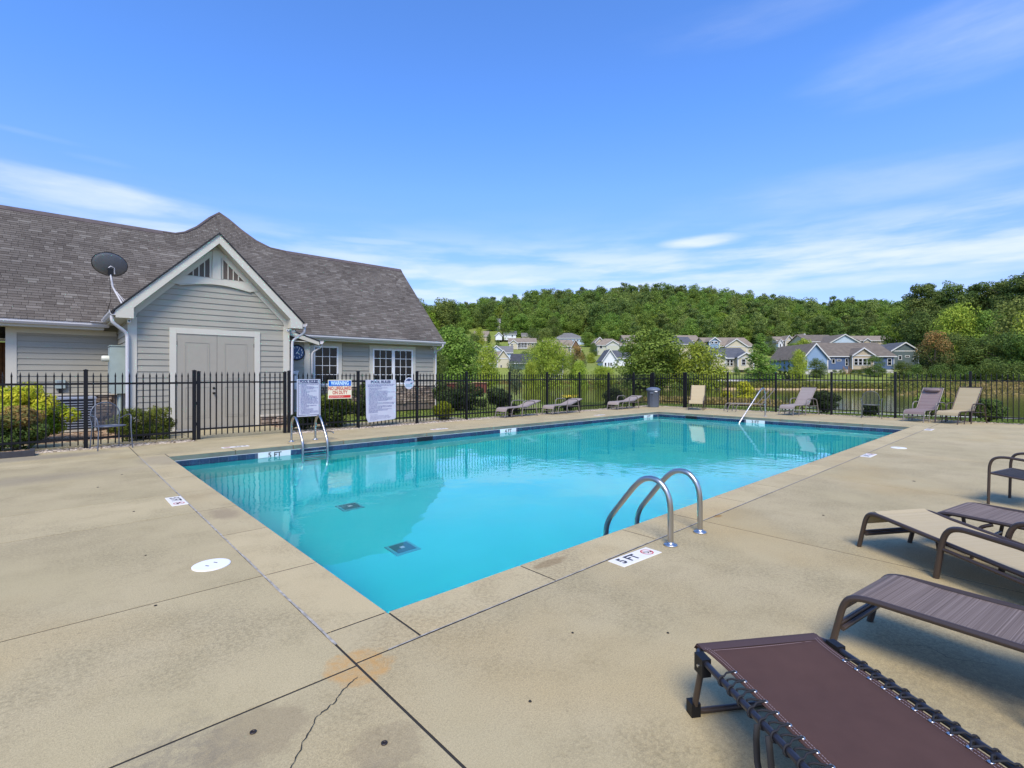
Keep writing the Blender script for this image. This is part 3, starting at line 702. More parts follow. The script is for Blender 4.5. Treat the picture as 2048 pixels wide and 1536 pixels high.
pebbles('pebbles', [(18.63, 19.2, -6, 9.6)], 2500, .02, .045, m_peb, 'tan river pebbles under the right-hand fence')
walk = structure('walkway', 'concrete walk between the fence and the clubhouse')
slab('slab', .80, 2.78, 9.63, 10.40, m_walk, walk, z=-.0045)
for a, b in zip([-12, -6, -3, -1.0, .8, 2.3, 3.8, 5.3, 6.8], [-6, -3, -1.0, .8, 2.3, 3.8, 5.3, 6.8, 8.4]): slab('slab', a, b, 10.40, 11.35, m_walk, walk, z=-.006)
slab('slab', .45, 2.95, 11.35, 12.19, m_walk, walk, z=-.006)
MB().box(-12, -.16, 11.36, 15, -.2, -.04).build('mulch_bed', m_soil, kind='structure', label='brown mulch bed beside the clubhouse')
m_mulch = bpy.data.materials.new('leaf_litter'); m_mulch.use_nodes = True; tone_mat(m_mulch, [(.10, .06, .035), (.30, .19, .11), (.50, .38, .25)])
pebbles('leaf_litter', [(-4.5, -.18, 11.40, 14.8), (-.15, .45, 11.4, 12.15), (2.95, 4.6, 11.4, 12.15)], 5500, .03, .07, m_mulch, 'dry brown leaves and bark lying in the mulch bed', .25)
# low dark edging board with soil at the left end of the fence
t = thing('garden_edging', 'dark timber edging in front of the leafy shrub at the left end of the fence', 'garden edging')
b_ = MB(); b_.box(-3.6, -1.70, 9.26, 9.32, 0, .10); b_.box(-1.76, -1.70, 9.321, 9.62, 0, .10); b_.build('board', mat('dark_timber', (.045, .045, .05), .8, var=.3, vscale=20), t)
MB().box(-3.6, -1.765, 9.325, 9.62, 0.002, .07).build('soil', m_soil, t)
pebbles('leaf_litter', [(-3.6, -1.78, 9.33, 9.6)], 250, .02, .04, m_mulch, 'dry leaves on the soil behind the timber edging', .25).location.z = .105

# ------------------------------------------------------------------ fence
FYL, FXR, FH = 9.97, 18.85, 1.50
def picket_mesh():
    mb = MB(); h = .0105
    mb.box(-h, h, -h, h, .05, 1.36)
    mb.add([(-.013, -.013, 1.36), (.013, -.013, 1.36), (.013, .013, 1.36), (-.013, .013, 1.36), (-.013, -.013, 1.385), (.013, -.013, 1.385), (.013, .013, 1.385), (-.013, .013, 1.385), (0, 0, 1.46)],
           [(3, 2, 1, 0), (0, 1, 5, 4), (1, 2, 6, 5), (2, 3, 7, 6), (3, 0, 4, 7), (4, 5, 8), (5, 6, 8), (6, 7, 8), (7, 4, 8)])
    return mb.mesh('picket', m_black)
PK = picket_mesh()
def post_mesh(w_=.032):
    mb = MB(); mb.box(-w_, w_, -w_, w_, -.06, 1.485); mb.box(-w_ - .006, w_ + .006, -w_ - .006, w_ + .006, 1.486, 1.50)
    mb.add([(-w_, -w_, 1.5005), (w_, -w_, 1.5005), (w_, w_, 1.5005), (-w_, w_, 1.5005), (0, 0, 1.515)], [(0, 1, 4), (1, 2, 4), (2, 3, 4), (3, 0, 4)])
    return mb.mesh('post', m_black)
PO = post_mesh(); POB = post_mesh(.040)
def run(parent, posts, along_x, fixed, pitch=.1135, skip_first=False):
    n = 0
    for a, b in zip(posts, posts[1:]):
        k = max(2, round(abs(b - a) / pitch))
        for i in range(1, k):
            p = lerp(a, b, i / k); n += 1
            link('picket', PK, parent, loc=(p, fixed, 0) if along_x else (fixed, p, 0), rot=None if along_x else (0, 0, R(90)))
        for z in (.155, 1.21):
            mb = MB(); lo, hi = min(a, b) + .034, max(a, b) - .034
            if along_x: mb.box(lo, hi, fixed - .016, fixed + .016, z, z + .04)
            else: mb.box(fixed - .014, fixed + .014, lo, hi, z, z + .034)
            mb.build('rail', m_black, parent)
    for p in posts: link('post', PO, parent, loc=(p, fixed, 0) if along_x else (fixed, p, 0))
    return n
fl = thing('fence', 'black metal picket fence in front of the clubhouse left of the gate', 'fence', (0, 0, 0), 0)
run(fl, [-4.6, -2.80, -1.0, .79], True, FYL)
f2 = thing('fence', 'long black picket fence carrying the rules signs, from the gate to the pool corner', 'fence')
run(f2, [2.77, 4.55, 6.37, 8.18, 10.02, 11.88, 13.72, 15.60, 17.42, FXR], True, FYL)
f3 = thing('fence', 'black metal picket fence behind the loungers along the pond side', 'fence')
run(f3, [8.25, 6.43, 4.58, 2.73, .91, -.91, -2.73, -4.55], False, FXR)
gt = thing('gate', 'black picket gate in front of the double doors', 'gate', (0, FYL, 0))
for x in (.872, 2.672): link('post', PO, gt, loc=(x, 0, 0), scale=(1, 1, .985))
for i in range(1, 16): link('picket', PK, gt, loc=(lerp(.872, 2.672, i / 16), 0, .025))
for z in (.20, 1.22): MB().box(.90, 2.64, -.014, .014, z, z + .034).build('rail', m_black, gt)
for z in (.30, .75, 1.20): MB().box(.805, .86, -.02, .02, z, z + .07).build('hinge', m_black, gt)
g2 = thing('gate', 'narrow black picket gate at the far corner beside the grey bin', 'gate')
for y in (8.34, 9.86): link('post', POB, g2, loc=(FXR, y, 0))
for i in range(1, 13): link('picket', PK, g2, loc=(FXR, lerp(8.34, 9.86, i / 13), .02), rot=(0, 0, R(90)))
for z in (.2, 1.22): MB().box(FXR - .014, FXR + .014, 8.38, 9.82, z, z + .034).build('rail', m_black, g2)

# signs on the fence
m_sign = mat('sign_white', (.50, .53, .62), .4, var=.05, vscale=6)
m_ink_blue = mat('sign_ink', (.075, .095, .26), .5)
m_ink_navy = mat('sign_title_ink', (.03, .05, .13), .5)
def textlines(parent, x0, x1, z0, z1, n, h, seed, col, indent=0):
    q = random.Random(seed); mb = MB()
    dz = (z0 - z1) / n
    for i in range(n):
        z = z0 - (i + .5) * dz; L_ = q.choice([1, 1, .95, .9, .72, .5, .34]); x = x0 + indent; xe = x0 + (x1 - x0) * L_
        while x < xe - .01:
            wl = q.uniform(.012, .045); xx = min(x + wl, xe)
            # a word: a few glyph-like strokes
            u = x
            while u < xx - .003:
                g_ = q.uniform(.004, .007); hh = h * q.choice([1, 1, .72, .72, .85]); k = q.random()
                y = -.0015
                if k < .5: mb.add([(u, y, z - h / 2), (u + g_, y, z - h / 2), (u + g_, y, z - h / 2 + hh), (u, y, z - h / 2 + hh)], [(0, 1, 2, 3)])
                else:
                    mb.add([(u, y, z - h / 2), (u + g_ * .45, y, z - h / 2), (u + g_ * .45, y, z - h / 2 + hh), (u, y, z - h / 2 + hh)], [(0, 1, 2, 3)])
                    mb.add([(u + g_ * .45, y, z - h * .1), (u + g_, y, z - h * .1), (u + g_, y, z + h * .2), (u + g_ * .45, y, z + h * .2)], [(0, 1, 2, 3)])
                u += g_ + .0018
            x = xx + .008
    return mb.build('small_print', col, parent, kind='stuff')
sy = FYL - .045
s1 = thing('rules_sign', 'smaller white pool rules sign with a dark border, on the fence next to the gate', 'sign', (3.23, sy, .84))
b_ = MB(); b_.box(-.29, .29, 0, .006, -.47, .455); b_.build('panel', m_sign, s1)
b_ = MB()
for (x0, x1, z0, z1) in ((-.265, .265, .425, .435), (-.265, .265, -.44, -.43), (-.265, -.253, -.43, .425), (.253, .265, -.43, .425), (-.253, .253, .352, .362)): b_.box(x0, x1, -.003, -.0002, z0, z1)
b_.build('border', m_ink_navy, s1)
text('POOL RULES', .085, m_ink_navy, s1, (0, -.003, .393), (R(90), 0, 0), bold=.004, sx=.92)
textlines(s1, -.20, .235, .34, -.41, 27, .023, 3, m_ink_blue)
b_ = MB()
for k in range(16): b_.box(-.235, -.222, -.0022, -.0004, .32 - k * .045, .334 - k * .045)
b_.build('line_numbers', m_ink_blue, s1)
s2 = thing('warning_sign', 'cream warning sign with a blue band reading no lifeguard on duty', 'sign', (4.03, sy, 1.03))
m_cream = mat('sign_cream', (.78, .72, .52), .4)
b_ = MB().box(-.315, .315, 0, .006, -.245, .245); b_.build('panel', m_cream, s2)
m_rim = mat('sign_rim', (.80, .62, .50), .4)
b_ = MB(); b_.box(-.30, .30, -.0025, -.0002, .085, .225); b_.build('blue_band', mat('sign_blue', (.01, .12, .52), .4), s2)
b_ = MB(); b_.box(-.29, .29, -.0025, -.0002, -.225, -.155); b_.build('red_band', mat('sign_red', (.60, .03, .02), .4), s2)
text('WARNING', .145, mat('sign_pale_blue', (.60, .80, .85), .4), s2, (0, -.0035, .155), (R(90), 0, 0), bold=.004, sx=.68)
text('NO LIFEGUARD', .125, mat('sign_red_ink', (.50, .05, .03), .4), s2, (0, -.0015, .02), (R(90), 0, 0), bold=.0045, sx=.70)
text('ON DUTY', .125, MATS['sign_red_ink'], s2, (0, -.0015, -.088), (R(90), 0, 0), bold=.0045, sx=.70)
textlines(s2, -.27, .12, -.165, -.215, 2, .016, 9, mat('sign_cream_ink', (.8, .6, .5), .4)).location.y = -.0022
s3 = thing('rules_sign', 'larger white pool rules sign with blue print, right of the second fence post', 'sign', (5.20, sy, .69))
b_ = MB()
vs = [(-.46, .575), (.46, .575), (.46, -.52), (-.40, -.60)]
b_.prism([(-.455, .58), (.455, .58), (.455, -.50), (.40, -.53), (-.38, -.575), (-.44, -.44)][::-1], 'y', 0, .006); b_.build('panel', m_sign, s3)
text('POOL RULES', .10, m_ink_navy, s3, (-.01, -.002, .515), (R(90), 0, 0), bold=.005, sx=1.05)
textlines(s3, -.395, .41, .46, .385, 3, .023, 4, m_ink_blue); textlines(s3, -.365, .41, .37, -.33, 24, .023, 5, m_ink_blue); textlines(s3, -.33, .30, -.36, -.53, 5, .016, 6, m_ink_blue)
for (x, z) in ((-.43, .555), (.43, .555), (.43, -.48)): MB().lathe([(.008, 0), (.008, .004)], (x, -.001, z), 8, mtx=Matrix.Rotation(R(90), 4, 'X')).build('screw', m_steel, s3)
s4 = thing('round_sign', 'small round white and navy sign hanging on the fence', 'sign', (6.08, sy, 1.16))
rot90 = Matrix.Rotation(R(90), 4, 'X')
b_ = MB(); b_.add([(x * .155 + 0, y_, z * .17) for y_ in (0, .005) for (x, z) in [(math.cos(2 * math.pi * j / 24), math.sin(2 * math.pi * j / 24)) for j in range(24)]], [tuple(range(24))[::-1] and tuple(range(24)), tuple(range(24, 48))[::-1]] + [(j, (j + 1) % 24, 24 + (j + 1) % 24, 24 + j)[::-1] for j in range(24)]); b_.build('disc', m_sign, s4)
b_ = MB(); pts = [(.125 * math.cos(R(a)), .135 * math.sin(R(a))) for a in range(25, 156, 10)] + [(-.06, .075), (0, .06), (.06, .085)]
b_.add([(x, -.0015, z) for x, z in pts][::-1], [tuple(range(len(pts)))]); b_.add([(.03, -.0015, -.0), (.11, -.0015, .03), (.115, -.0015, .0), (.05, -.0015, -.02)][::-1], [(0, 1, 2, 3)])
b_.build('emblem', m_ink_navy, s4)
b_ = MB()
for k in range(3): b_.box(-.11, .10, -.002, -.0004, -.035 - k * .03, -.022 - k * .03)
b_.build('stripe', mat('sign_teal', (.15, .33, .42), .5), s4)

# ------------------------------------------------------------------ clubhouse
HB = thing('clubhouse', 'beige clapboard clubhouse with brown shingle roof and a front gable over grey double doors', 'building')
YF, XL, XR, YM = 12.20, -.14, 3.50, 15.0    # gable front, its sides, main wall plane
m_stone = mat('ledge_stone', (.36, .29, .22), .9, col2=(.20, .15, .12), vscale=9, bump=.6, bscale=18, objvar=.9)
m_mortar = mat('mortar', (.16, .13, .11), .95)
def boards(parent, z0, z1, lap, f_range, y, name='siding_board', depth=.019, axis='y', wallm=m_siding):
    """horizontal lap boards on a wall facing -y (axis y) or -x (axis x); f_range(z) -> list of spans"""
    z = z0
    while z < z1 - .01:
        zt = min(z + lap, z1)
        for (a, b), (a2, b2) in zip(f_range(z + .002), f_range(zt - .002)):
            if b - a < .03: continue
            if b2 - a2 < 0: m_ = (a2 + b2) / 2; a2 = b2 = m_
            mb = MB()
            if axis == 'y':
                vs = [(a, y - depth, z + .002), (b, y - depth, z + .002), (b, y, z + .002), (a, y, z + .002), (a2, y - .002, zt), (b2, y - .002, zt), (b2, y, zt), (a2, y, zt)]
            else:
                vs = [(y - depth, b, z + .002), (y - depth, a, z + .002), (y, a, z + .002), (y, b, z + .002), (y - .002, b2, zt), (y - .002, a2, zt), (y, a2, zt), (y, b2, zt)]
            mb.add(vs, [(0, 3, 2, 1), (4, 5, 6, 7), (0, 1, 5, 4), (2, 3, 7, 6), (1, 2, 6, 5), (3, 0, 4, 7)])
            mb.build(name, wallm, parent)
        z = zt
def stones(parent, x0, x1, z0, z1, y, axis='y', seed=1):
    q = random.Random(seed); z = z0
    while z < z1 - .02:
        h = q.uniform(.045, .11); h = min(h, z1 - z)
        x = x0
        while x < x1 - .02:
            wd = min(q.uniform(.12, .42), x1 - x); d_ = q.uniform(.03, .075); g = .006
            mb = MB(); c_ = .012
            a, b, lo, hi = x + g, x + wd - g, z + g, z + h - g
            if b - a > .03 and hi - lo > .012:
                base = [(a, y, lo), (b, y, lo), (b, y, hi), (a, y, hi)]; fr = [(a + c_, y - d_, lo + c_ * .6), (b - c_, y - d_ * q.uniform(.8, 1), lo + c_ * .5), (b - c_, y - d_, hi - c_ * .6), (a + c_, y - d_ * q.uniform(.8, 1), hi - c_ * .5)]
                vs = base + fr
                if axis == 'x': vs = [(v[1], -v[0], v[2]) for v in vs]
                mb.add(vs, [(4, 5, 6, 7), (0, 1, 5, 4), (1, 2, 6, 5), (2, 3, 7, 6), (3, 0, 4, 7)])
                mb.build('stone', m_stone, parent)
            x += wd
        z += h
def wallbox(name, x0, x1, y0, y1, z0, z1, m=m_siding): return MB().box(x0, x1, y0, y1, z0, z1).build(name, m, HB)
GAP = 2.91; PITCH = 1.0
gz = lambda x: 4.70 - abs(x - 1.70) * 1.03  # underside line of the gable roof on the wall
# gable front wall
gw = MB().prism([(XL, 0), (XR, 0), (XR, gz(XR) + .03), (1.68, 4.74), (XL, gz(XL) + .03)][::-1], 'y', YF, YF + .12).build('gable_wall', m_siding, HB)
def gspan(z):
    lo = XL + .15; hi = XR - .15
    if z > 2.62: lo = max(lo, 1.68 - (4.62 - z) / 1.03); hi = min(hi, 1.68 + (4.62 - z) / 1.03)
    if z < 2.585: return [(lo, .665), (2.725, hi)]
    return [(lo, hi)]
boards(gw, .30, 3.78, .148, gspan, YF - .001)
def gspan2(z): return [(XL + .15, .665), (2.725, XR - .15)]
# side wall of the gable bay facing left
sw = wallbox('bay_side_wall', XL, XL + .1, YF + .121, YM, 0, 2.9)
boards(sw, .30, 2.72, .148, lambda z: [(YF + .14, YM)], XL - .001, axis='x')
# main walls
mw = wallbox('main_wall_left', -2.32, XL - .001, YM, YM + .15, 0, 2.85)
boards(mw, .93, 2.62, .148, lambda z: [(-2.14, XL - .02)], YM - .001)
mr_ = wallbox('main_wall_right', XR, 10.40, YM, YM + .15, 0, 2.85)
def wspan(z):
    o_ = [(4.62, 10.28)]
    for a, b, z0, z1 in ((5.10, 6.33, .98, 2.58), (7.36, 9.42, .98, 2.56)):
        if z0 - .02 < z < z1:
            n = []
            for (p, q_) in o_:
                if a > p and b < q_: n += [(p, a), (b, q_)]
                else: n.append((p, q_))
            o_ = n
        
    return o_
z = .93
boards(mr_, 1.03, 2.58, .178, wspan, YM - .001, depth=.026)
# small bay with the clock, behind the gable's right corner
cb = wallbox('clock_bay_wall', XR + .001, 4.60, 13.60, YM - .002, 0, 2.62)
boards(cb, .30, 2.50, .148, lambda z: [(XR + .01, 4.44)], 13.60 - .001)
# stone bases with cream caps
m_cap = mat('cast_cap', (.50, .46, .38), .8, var=.15, vscale=8)
SB = [MB().box(*b).build('stone_base', m_mortar, HB) for b in ((XL, .655, YF - .03, YF - .002, 0, .24), (2.735, XR, YF - .03, YF - .002, 0, .24), (-2.32, XL - .01, YM - .03, YM - .002, 0, .85), (4.62, 10.4, YM - .03, YM - .002, 0, .96), (XR + .01, 4.6, 13.57, 13.598, 0, .24))]
stones(SB[0], XL + .02, .65, .01, .24, YF - .03, seed=2); stones(SB[1], 2.745, XR, .01, .24, YF - .03, seed=3)
stones(SB[2], -2.3, XL - .12, .02, .85, YM - .03, seed=4); stones(SB[3], 5.1, 10.35, .25, .96, YM - .03, seed=5); stones(SB[4], XR + .01, 4.6, .01, .24, 13.57, seed=6)
for (x0, x1, y, z) in ((XL - .02, .655, YF, .245), (2.735, XR + .02, YF, .245), (-2.34, XL - .01, YM, .855), (4.62, 10.43, YM, .965), (XR + .021, 4.63, 13.6, .245)):
    MB().slab(x0, x1, y - .11, y - .002, z, z + .055, .012).build('stone_cap', m_cap, HB)
# corner boards
for (x0, x1, y0, y1, z0, z1) in ((XL - .02, XL + .15, YF - .03, YF - .0, .30, 2.78), (XR - .15, XR + .02, YF - .03, YF, .30, 2.78), (-2.34, -2.14, YM - .03, YM, .91, 2.66), (10.27, 10.42, YM - .03, YM, 1.02, 2.66), (4.44, 4.62, 13.57, 13.6, .30, 2.46), (XL - .022, XL + .0, YF - .029, YF + .14, .30, 2.78)):
    MB().box(x0, x1, y0, y1, z0, z1).build('corner_board', m_trim, HB)
# double doors
MB().box(.655, .80, YF - .04, YF - .001, 0, 2.58).build('door_casing', m_trim, HB); MB().box(2.59, 2.735, YF - .04, YF - .001, 0, 2.58).build('door_casing', m_trim, HB); MB().box(.801, 2.589, YF - .04, YF - .001, 2.44, 2.58).build('door_casing', m_trim, HB)
MB().box(.80, 2.59, YF - .10, YF - .001, -.01, .035).build('threshold', mat('aluminium', (.5, .5, .5), .4, metal=.8), HB)
for i, (x0, x1) in enumerate(((.808, 1.690), (1.698, 2.582))):
    d = MB().box(x0, x1, YF - .022, YF - .002, .037, 2.435).build('door', m_door, HB)
    a, b = x0 + .17, x1 - .17
    for z0, z1 in ((.30, 1.10), (1.26, 2.24)):
        mb = MB()
        for (p, q_, r_, s_) in ((a, b, z0, z0 + .018), (a, b, z1 - .018, z1), (a, a + .018, z0 + .018, z1 - .018), (b - .018, b, z0 + .018, z1 - .018)): mb.box(p, q_, YF - .030, YF - .0221, r_, s_)
        mb.box(a + .05, b - .05, YF - .027, YF - .0221, z0 + .05, z1 - .05)
        mb.build('door_panel', m_door, d)
    for z_ in (.25, 1.2, 2.2):
        hx = x0 - .002 if i == 0 else x1 + .002
        MB().tube([(hx, YF - .032, z_ - .05), (hx, YF - .032, z_ + .05)], .008, 6).build('hinge', m_knob, d)
    if i == 0:
        for z_ in (.93, 1.06):
            MB().lathe([(.030, 0), (.032, .008), (.014, .014), (.014, .035), (.029, .042), (.028, .062), (.012, .068)] if z_ < 1 else [(.028, 0), (.030, .014), (.022, .02)], (x1 - .07, YF - .022, z_), 16, mtx=Matrix.Rotation(R(90), 4, 'X')).build('knob' if z_ < 1 else 'deadbolt', m_knob, d)
# gable belt with a shallow arch and triangular vents
bt = [(.86, 3.90), (2.50, 3.90), (2.72, 3.70), (2.52, 3.665)] + [(lerp(2.52, .84, t), 3.665 + .115 * math.sin(math.pi * t)) for t in [k / 12 for k in range(1, 12)]] + [(.84, 3.665), (.64, 3.70)]
MB().prism(bt, 'y', YF - .05, YF - .016).build('gable_belt', m_trim, HB)
bt2 = [(lerp(2.50, .86, t), 3.64 + .115 * math.sin(math.pi * t)) for t in [k / 14 for k in range(15)]]; bt3 = [(x, z + .022) for x, z in bt2][::-1]
MB().prism(bt2 + bt3, 'y', YF - .062, YF - .0161).build('belt_moulding', m_trim, HB)
MB().prism([(.88, 3.902), (2.48, 3.902), (1.68, 4.71)][::-1], 'y', YF - .012, YF - .002).build('gable_field', m_trim, HB)
MB().box(1.585, 1.775, YF - .052, YF - .0125, 3.902, 4.66).build('gable_post', m_trim, HB)
m_vent = mat('vent_dark', (.105, .085, .07), .8)
for sgn in (-1, 1):
    vt = MB().prism([(1.68 + sgn * .13, 3.93), (1.68 + sgn * .66, 3.93), (1.68 + sgn * .13, 4.49)][::(1 if sgn < 0 else -1)], 'y', YF - .018, YF - .0126).build('gable_vent', m_vent, HB)
    mb = MB()
    for k in range(5):
        xx = 1.68 + sgn * (.145 + .125 * k); zt = 3.93 + (.66 - abs(xx - 1.68)) * 1.055
        if zt > 3.96: MB().box(xx - .012, xx + .012, YF - .034, YF - .0181, 3.93, zt).build('vent_bar', m_trim, vt)
    MB().prism([(1.68 + sgn * .115, 4.50), (1.68 + sgn * .67, 3.925), (1.68 + sgn * .78, 3.925), (1.68 + sgn * .115, 4.62)][::(-1 if sgn < 0 else 1)], 'y', YF - .036, YF - .0127).build('vent_casing', m_trim, HB)
# rake boards under the siding line
for sgn in (-1, 1):
    X0 = 1.68
    P1 = [(X0 + sgn * .001, 4.78), (X0 + sgn * 1.76, 2.97), (X0 + sgn * 1.76, 2.72), (X0 + sgn * 2.09, 2.72), (X0 + sgn * 2.10, 2.90), (X0 + sgn * .001, 5.02)]
    MB().prism(P1 if sgn > 0 else P1[::-1], 'y', 11.86, 11.90).build('rake_board', m_trim, HB)
    P2 = [(X0 + sgn * .001, 4.60), (X0 + sgn * 1.66, 2.88), (X0 + sgn * 1.72, 2.70), (X0 + sgn * 1.80, 2.70), (X0 + sgn * 1.80, 2.96), (X0 + sgn * .001, 4.76)]
    MB().prism(P2 if sgn > 0 else P2[::-1], 'y', YF - .032, YF - .0165).build('frieze_board', m_trim, HB)
    # soffit between wall and rake board
    sof = [(X0 + sgn * .001, 4.775), (X0 + sgn * 1.77, 2.955), (X0 + sgn * 1.77, 2.985), (X0 + sgn * .001, 4.805)]
    MB().prism(sof if sgn > 0 else sof[::-1], 'y', 11.902, YF + .1).build('soffit', m_trim, HB)
    for k in range(9): # grooves of the vented soffit, right slope is the one seen
        t = (k + .5) / 9
    # boxed return
    rb = [(X0 + sgn * 1.763, 2.722), (X0 + sgn * 2.085, 2.722), (X0 + sgn * 2.085, 2.90), (X0 + sgn * 1.763, 2.96)]
    MB().prism(rb if sgn > 0 else rb[::-1], 'y', 11.902, 14.4).build('eave_box', m_trim, HB)
# roofs: decks
m_roofdeck = mat('roof_felt', (.030, .026, .026), .9)
HUMP = [(1.30, 6.28), (1.66, 6.29), (1.98, 6.43), (2.43, 6.80), (2.94, 7.37), (3.32, 7.72), (3.56, 7.47), (3.89, 7.03), (4.31, 6.59), (4.77, 6.33), (5.33, 6.28)]
XW0, XW1 = -9.0, 10.50
def main_y(z): return 14.55 + (z - 2.79)
top = [(XW0, 6.28)] + HUMP + [(XW1, 6.28)]
vs = [(XW0, main_y(2.79), 2.76), (XW1, main_y(2.79), 2.76)] + [(x, main_y(z) + .02, z - .02) for x, z in reversed(top)]
mb = MB(); mb.add(vs, [tuple(range(len(vs)))])
n0 = len(top)
bk = [(x, main_y(6.28) + 3.6 + (z - 6.28) * 3, 2.7) for x, z in top]
tp = [(x, main_y(z) + .02, z - .02) for x, z in top]
mb.add(tp + bk, [(i, i + 1, n0 + i + 1, n0 + i)[::-1] for i in range(n0 - 1)])
roof = mb.build('roof', m_roofdeck, HB)
# gable end wall on the right and soffit under the main eave
MB().prism([(YM, 2.6), (21.8, 2.6), (18.1, 6.2)], 'x', 10.26, 10.39).build('end_wall', m_siding, HB)
MB().box(10.26, 10.39, YM + .151, 21.7, 0, 2.6).build('end_wall', m_siding, HB)
MB().prism([(14.60, 2.60), (14.60, 2.78), (18.1, 6.27), (18.1, 6.05)], 'x', 10.46, 10.495).build('rake_board', m_trim, HB)
for (x0, x1) in ((-9, -.46), (3.83, 10.46)):
    MB().box(x0, x1, 14.56, YM + .05, 2.60, 2.625).build('soffit', m_trim, HB)
    MB().box(x0, x1, 14.555, 14.58, 2.626, 2.74).build('fascia', m_trim, HB)
    MB().box(x0 if x0 > 0 else -2.32, x1 if x0 > 0 else XL - .03, YM - .034, YM - .002, 2.47 if x0 < 0 else 2.585, 2.60).build('frieze_board', m_trim, HB)
MB().box(XR + .02, 4.62, 14.58, YM, 2.3, 2.6).build('frieze_board', m_trim, HB)
# shingles, laid course by course; the 300 nearest are single pieces
def shingle_mat():
    m = bpy.data.materials.new('shingles'); m.use_nodes = True
    t = m.node_tree; L = t.links.new; p = t.nodes['Principled BSDF']; p.inputs['Roughness'].default_value = .9; p.inputs['Specular IOR Level'].default_value = .25
    a = t.nodes.new('ShaderNodeAttribute'); a.attribute_name = 'tone'
    oi = t.nodes.new('ShaderNodeObjectInfo')
    cr = t.nodes.new('ShaderNodeValToRGB'); L(a.outputs['Fac'], cr.inputs[0]); e = cr.color_ramp.elements
    e[0].color = (.125, .105, .086, 1); e[1].color = (.27, .245, .205, 1)
    for p_, c_ in ((.35, (.165, .142, .117)), (.55, (.19, .165, .137)), (.8, (.225, .198, .167))): q = e.new(p_); q.color = (*c_, 1)
    g = t.nodes.new('ShaderNodeNewGeometry')
    n = t.nodes.new('ShaderNodeTexNoise'); n.inputs['Scale'].default_value = .8; n.inputs['Detail'].default_value = 4; L(g.outputs['Position'], n.inputs['Vector'])
    n2_ = t.nodes.new('ShaderNodeTexNoise'); n2_.inputs['Scale'].default_value = 120; L(g.outputs['Position'], n2_.inputs['Vector'])
    h = t.nodes.new('ShaderNodeHueSaturation'); L(cr.outputs[0], h.inputs['Color']); L(M('ADD', M('MULTIPLY', n.outputs[0], .5, t), M('MULTIPLY', n2_.outputs[0], .9, t), t), h.inputs['Value'])
    h.inputs['Saturation'].default_value = .9
    m2 = M('MULTIPLY', 1, 1, t)
    L(h.outputs[0], p.inputs['Base Color'])
    return m
m_sh = shingle_mat()
def top_z(x): return tab(x, top)
q = random.Random(5); big = MB(); singles = 0
expo = .105 / math.sqrt(2)   # rise per course
rows = int((7.72 - 2.80) / expo) + 1
cand = []
for r_ in range(rows):
    z0 = 2.78 + r_ * expo
    x = -3.2 + q.uniform(0, .3)
    while x < 10.50:
        wd = q.choice([.12, .15, .18, .22, .26, .30]) if not (1.2 < x < 5.4 and z0 > 6.1) else .07; x1 = min(x + wd, 10.50)
        zt = min(z0 + expo * 1.5, max(top_z(x), top_z(x1)) + .005)
        if zt > z0 + .008:
            # the front gable covers part of the main slope
            xm = (x + x1) / 2; gzz = 5.0 - abs(xm - 1.68) * 1.01
            if not (z0 + expo * 1.2 < gzz - .12 and main_y(z0) < 17):
                cand.append((x, x1, z0, zt, min(1, max(0, q.gauss(.42, .2))) if q.random() > .05 else .92, r_))
        x = x1
def shingle(mb, x, x1, z0, zt, tn, g=.003):
    y0, y1 = main_y(z0), main_y(zt); lift = .023
    n = Vector((0, -1, 1)).normalized() * lift; n2_ = n * .35
    vs = [(x + g, y0 + n.y, z0 + n.z), (x1 - g, y0 + n.y, z0 + n.z), (x1 - g, y1 + n2_.y, zt + n2_.z), (x + g, y1 + n2_.y, zt + n2_.z), (x + g, y0, z0), (x1 - g, y0, z0), (x1 - g, y1, zt), (x + g, y1, zt)]
    mb.add(vs, [(0, 1, 2, 3), (4, 5, 1, 0), (5, 6, 2, 1), (7, 4, 0, 3)], False, tn)
cand.sort(key=lambda c_: (c_[0] + 1.4) ** 2 + (main_y(c_[2]) + 2.7) ** 2 - 30 * (c_[1] - c_[0]))
seen = [c_ for c_ in cand if c_[1] > -2.7]
single = set(id(c_) for c_ in seen[:300])
for c_ in cand:
    if id(c_) in single:
        mb = MB(); shingle(mb, *c_[:5]); mb.build('shingle', m_sh, roof, tone=True)
    else: shingle(big, *c_[:5])
big.build('shingles', m_sh, roof, tone=True, kind='stuff')
# ridge caps
for (a, b) in ((-9.0, 1.30), (5.33, 10.50)):
    mb = MB(); x = a
    y0 = main_y(6.28)
    MB().add([(a + .6 if a < 0 else a, y0 - .12, 6.185 + .02), (b - .0, y0 - .12, 6.205), (b, y0 + .02, 6.345), (a + .6 if a < 0 else a, y0 + .02, 6.345), (a + .6 if a < 0 else a, y0 + .16, 6.2), (b, y0 + .16, 6.2), (b, y0 - .10, 6.14), (a + .6 if a < 0 else a, y0 - .10, 6.14)], [(0, 1, 2, 3), (3, 2, 5, 4), (7, 6, 1, 0)]).build('ridge_vent', mat('ridge_cap', (.12, .095, .09), .9, var=.4, vscale=6), HB)
mb = MB()
mb.tube([(x, main_y(z) + .01, z + .005) for x, z in HUMP], .06, 6)
mb.build('ridge_cap', MATS['ridge_cap'], HB)
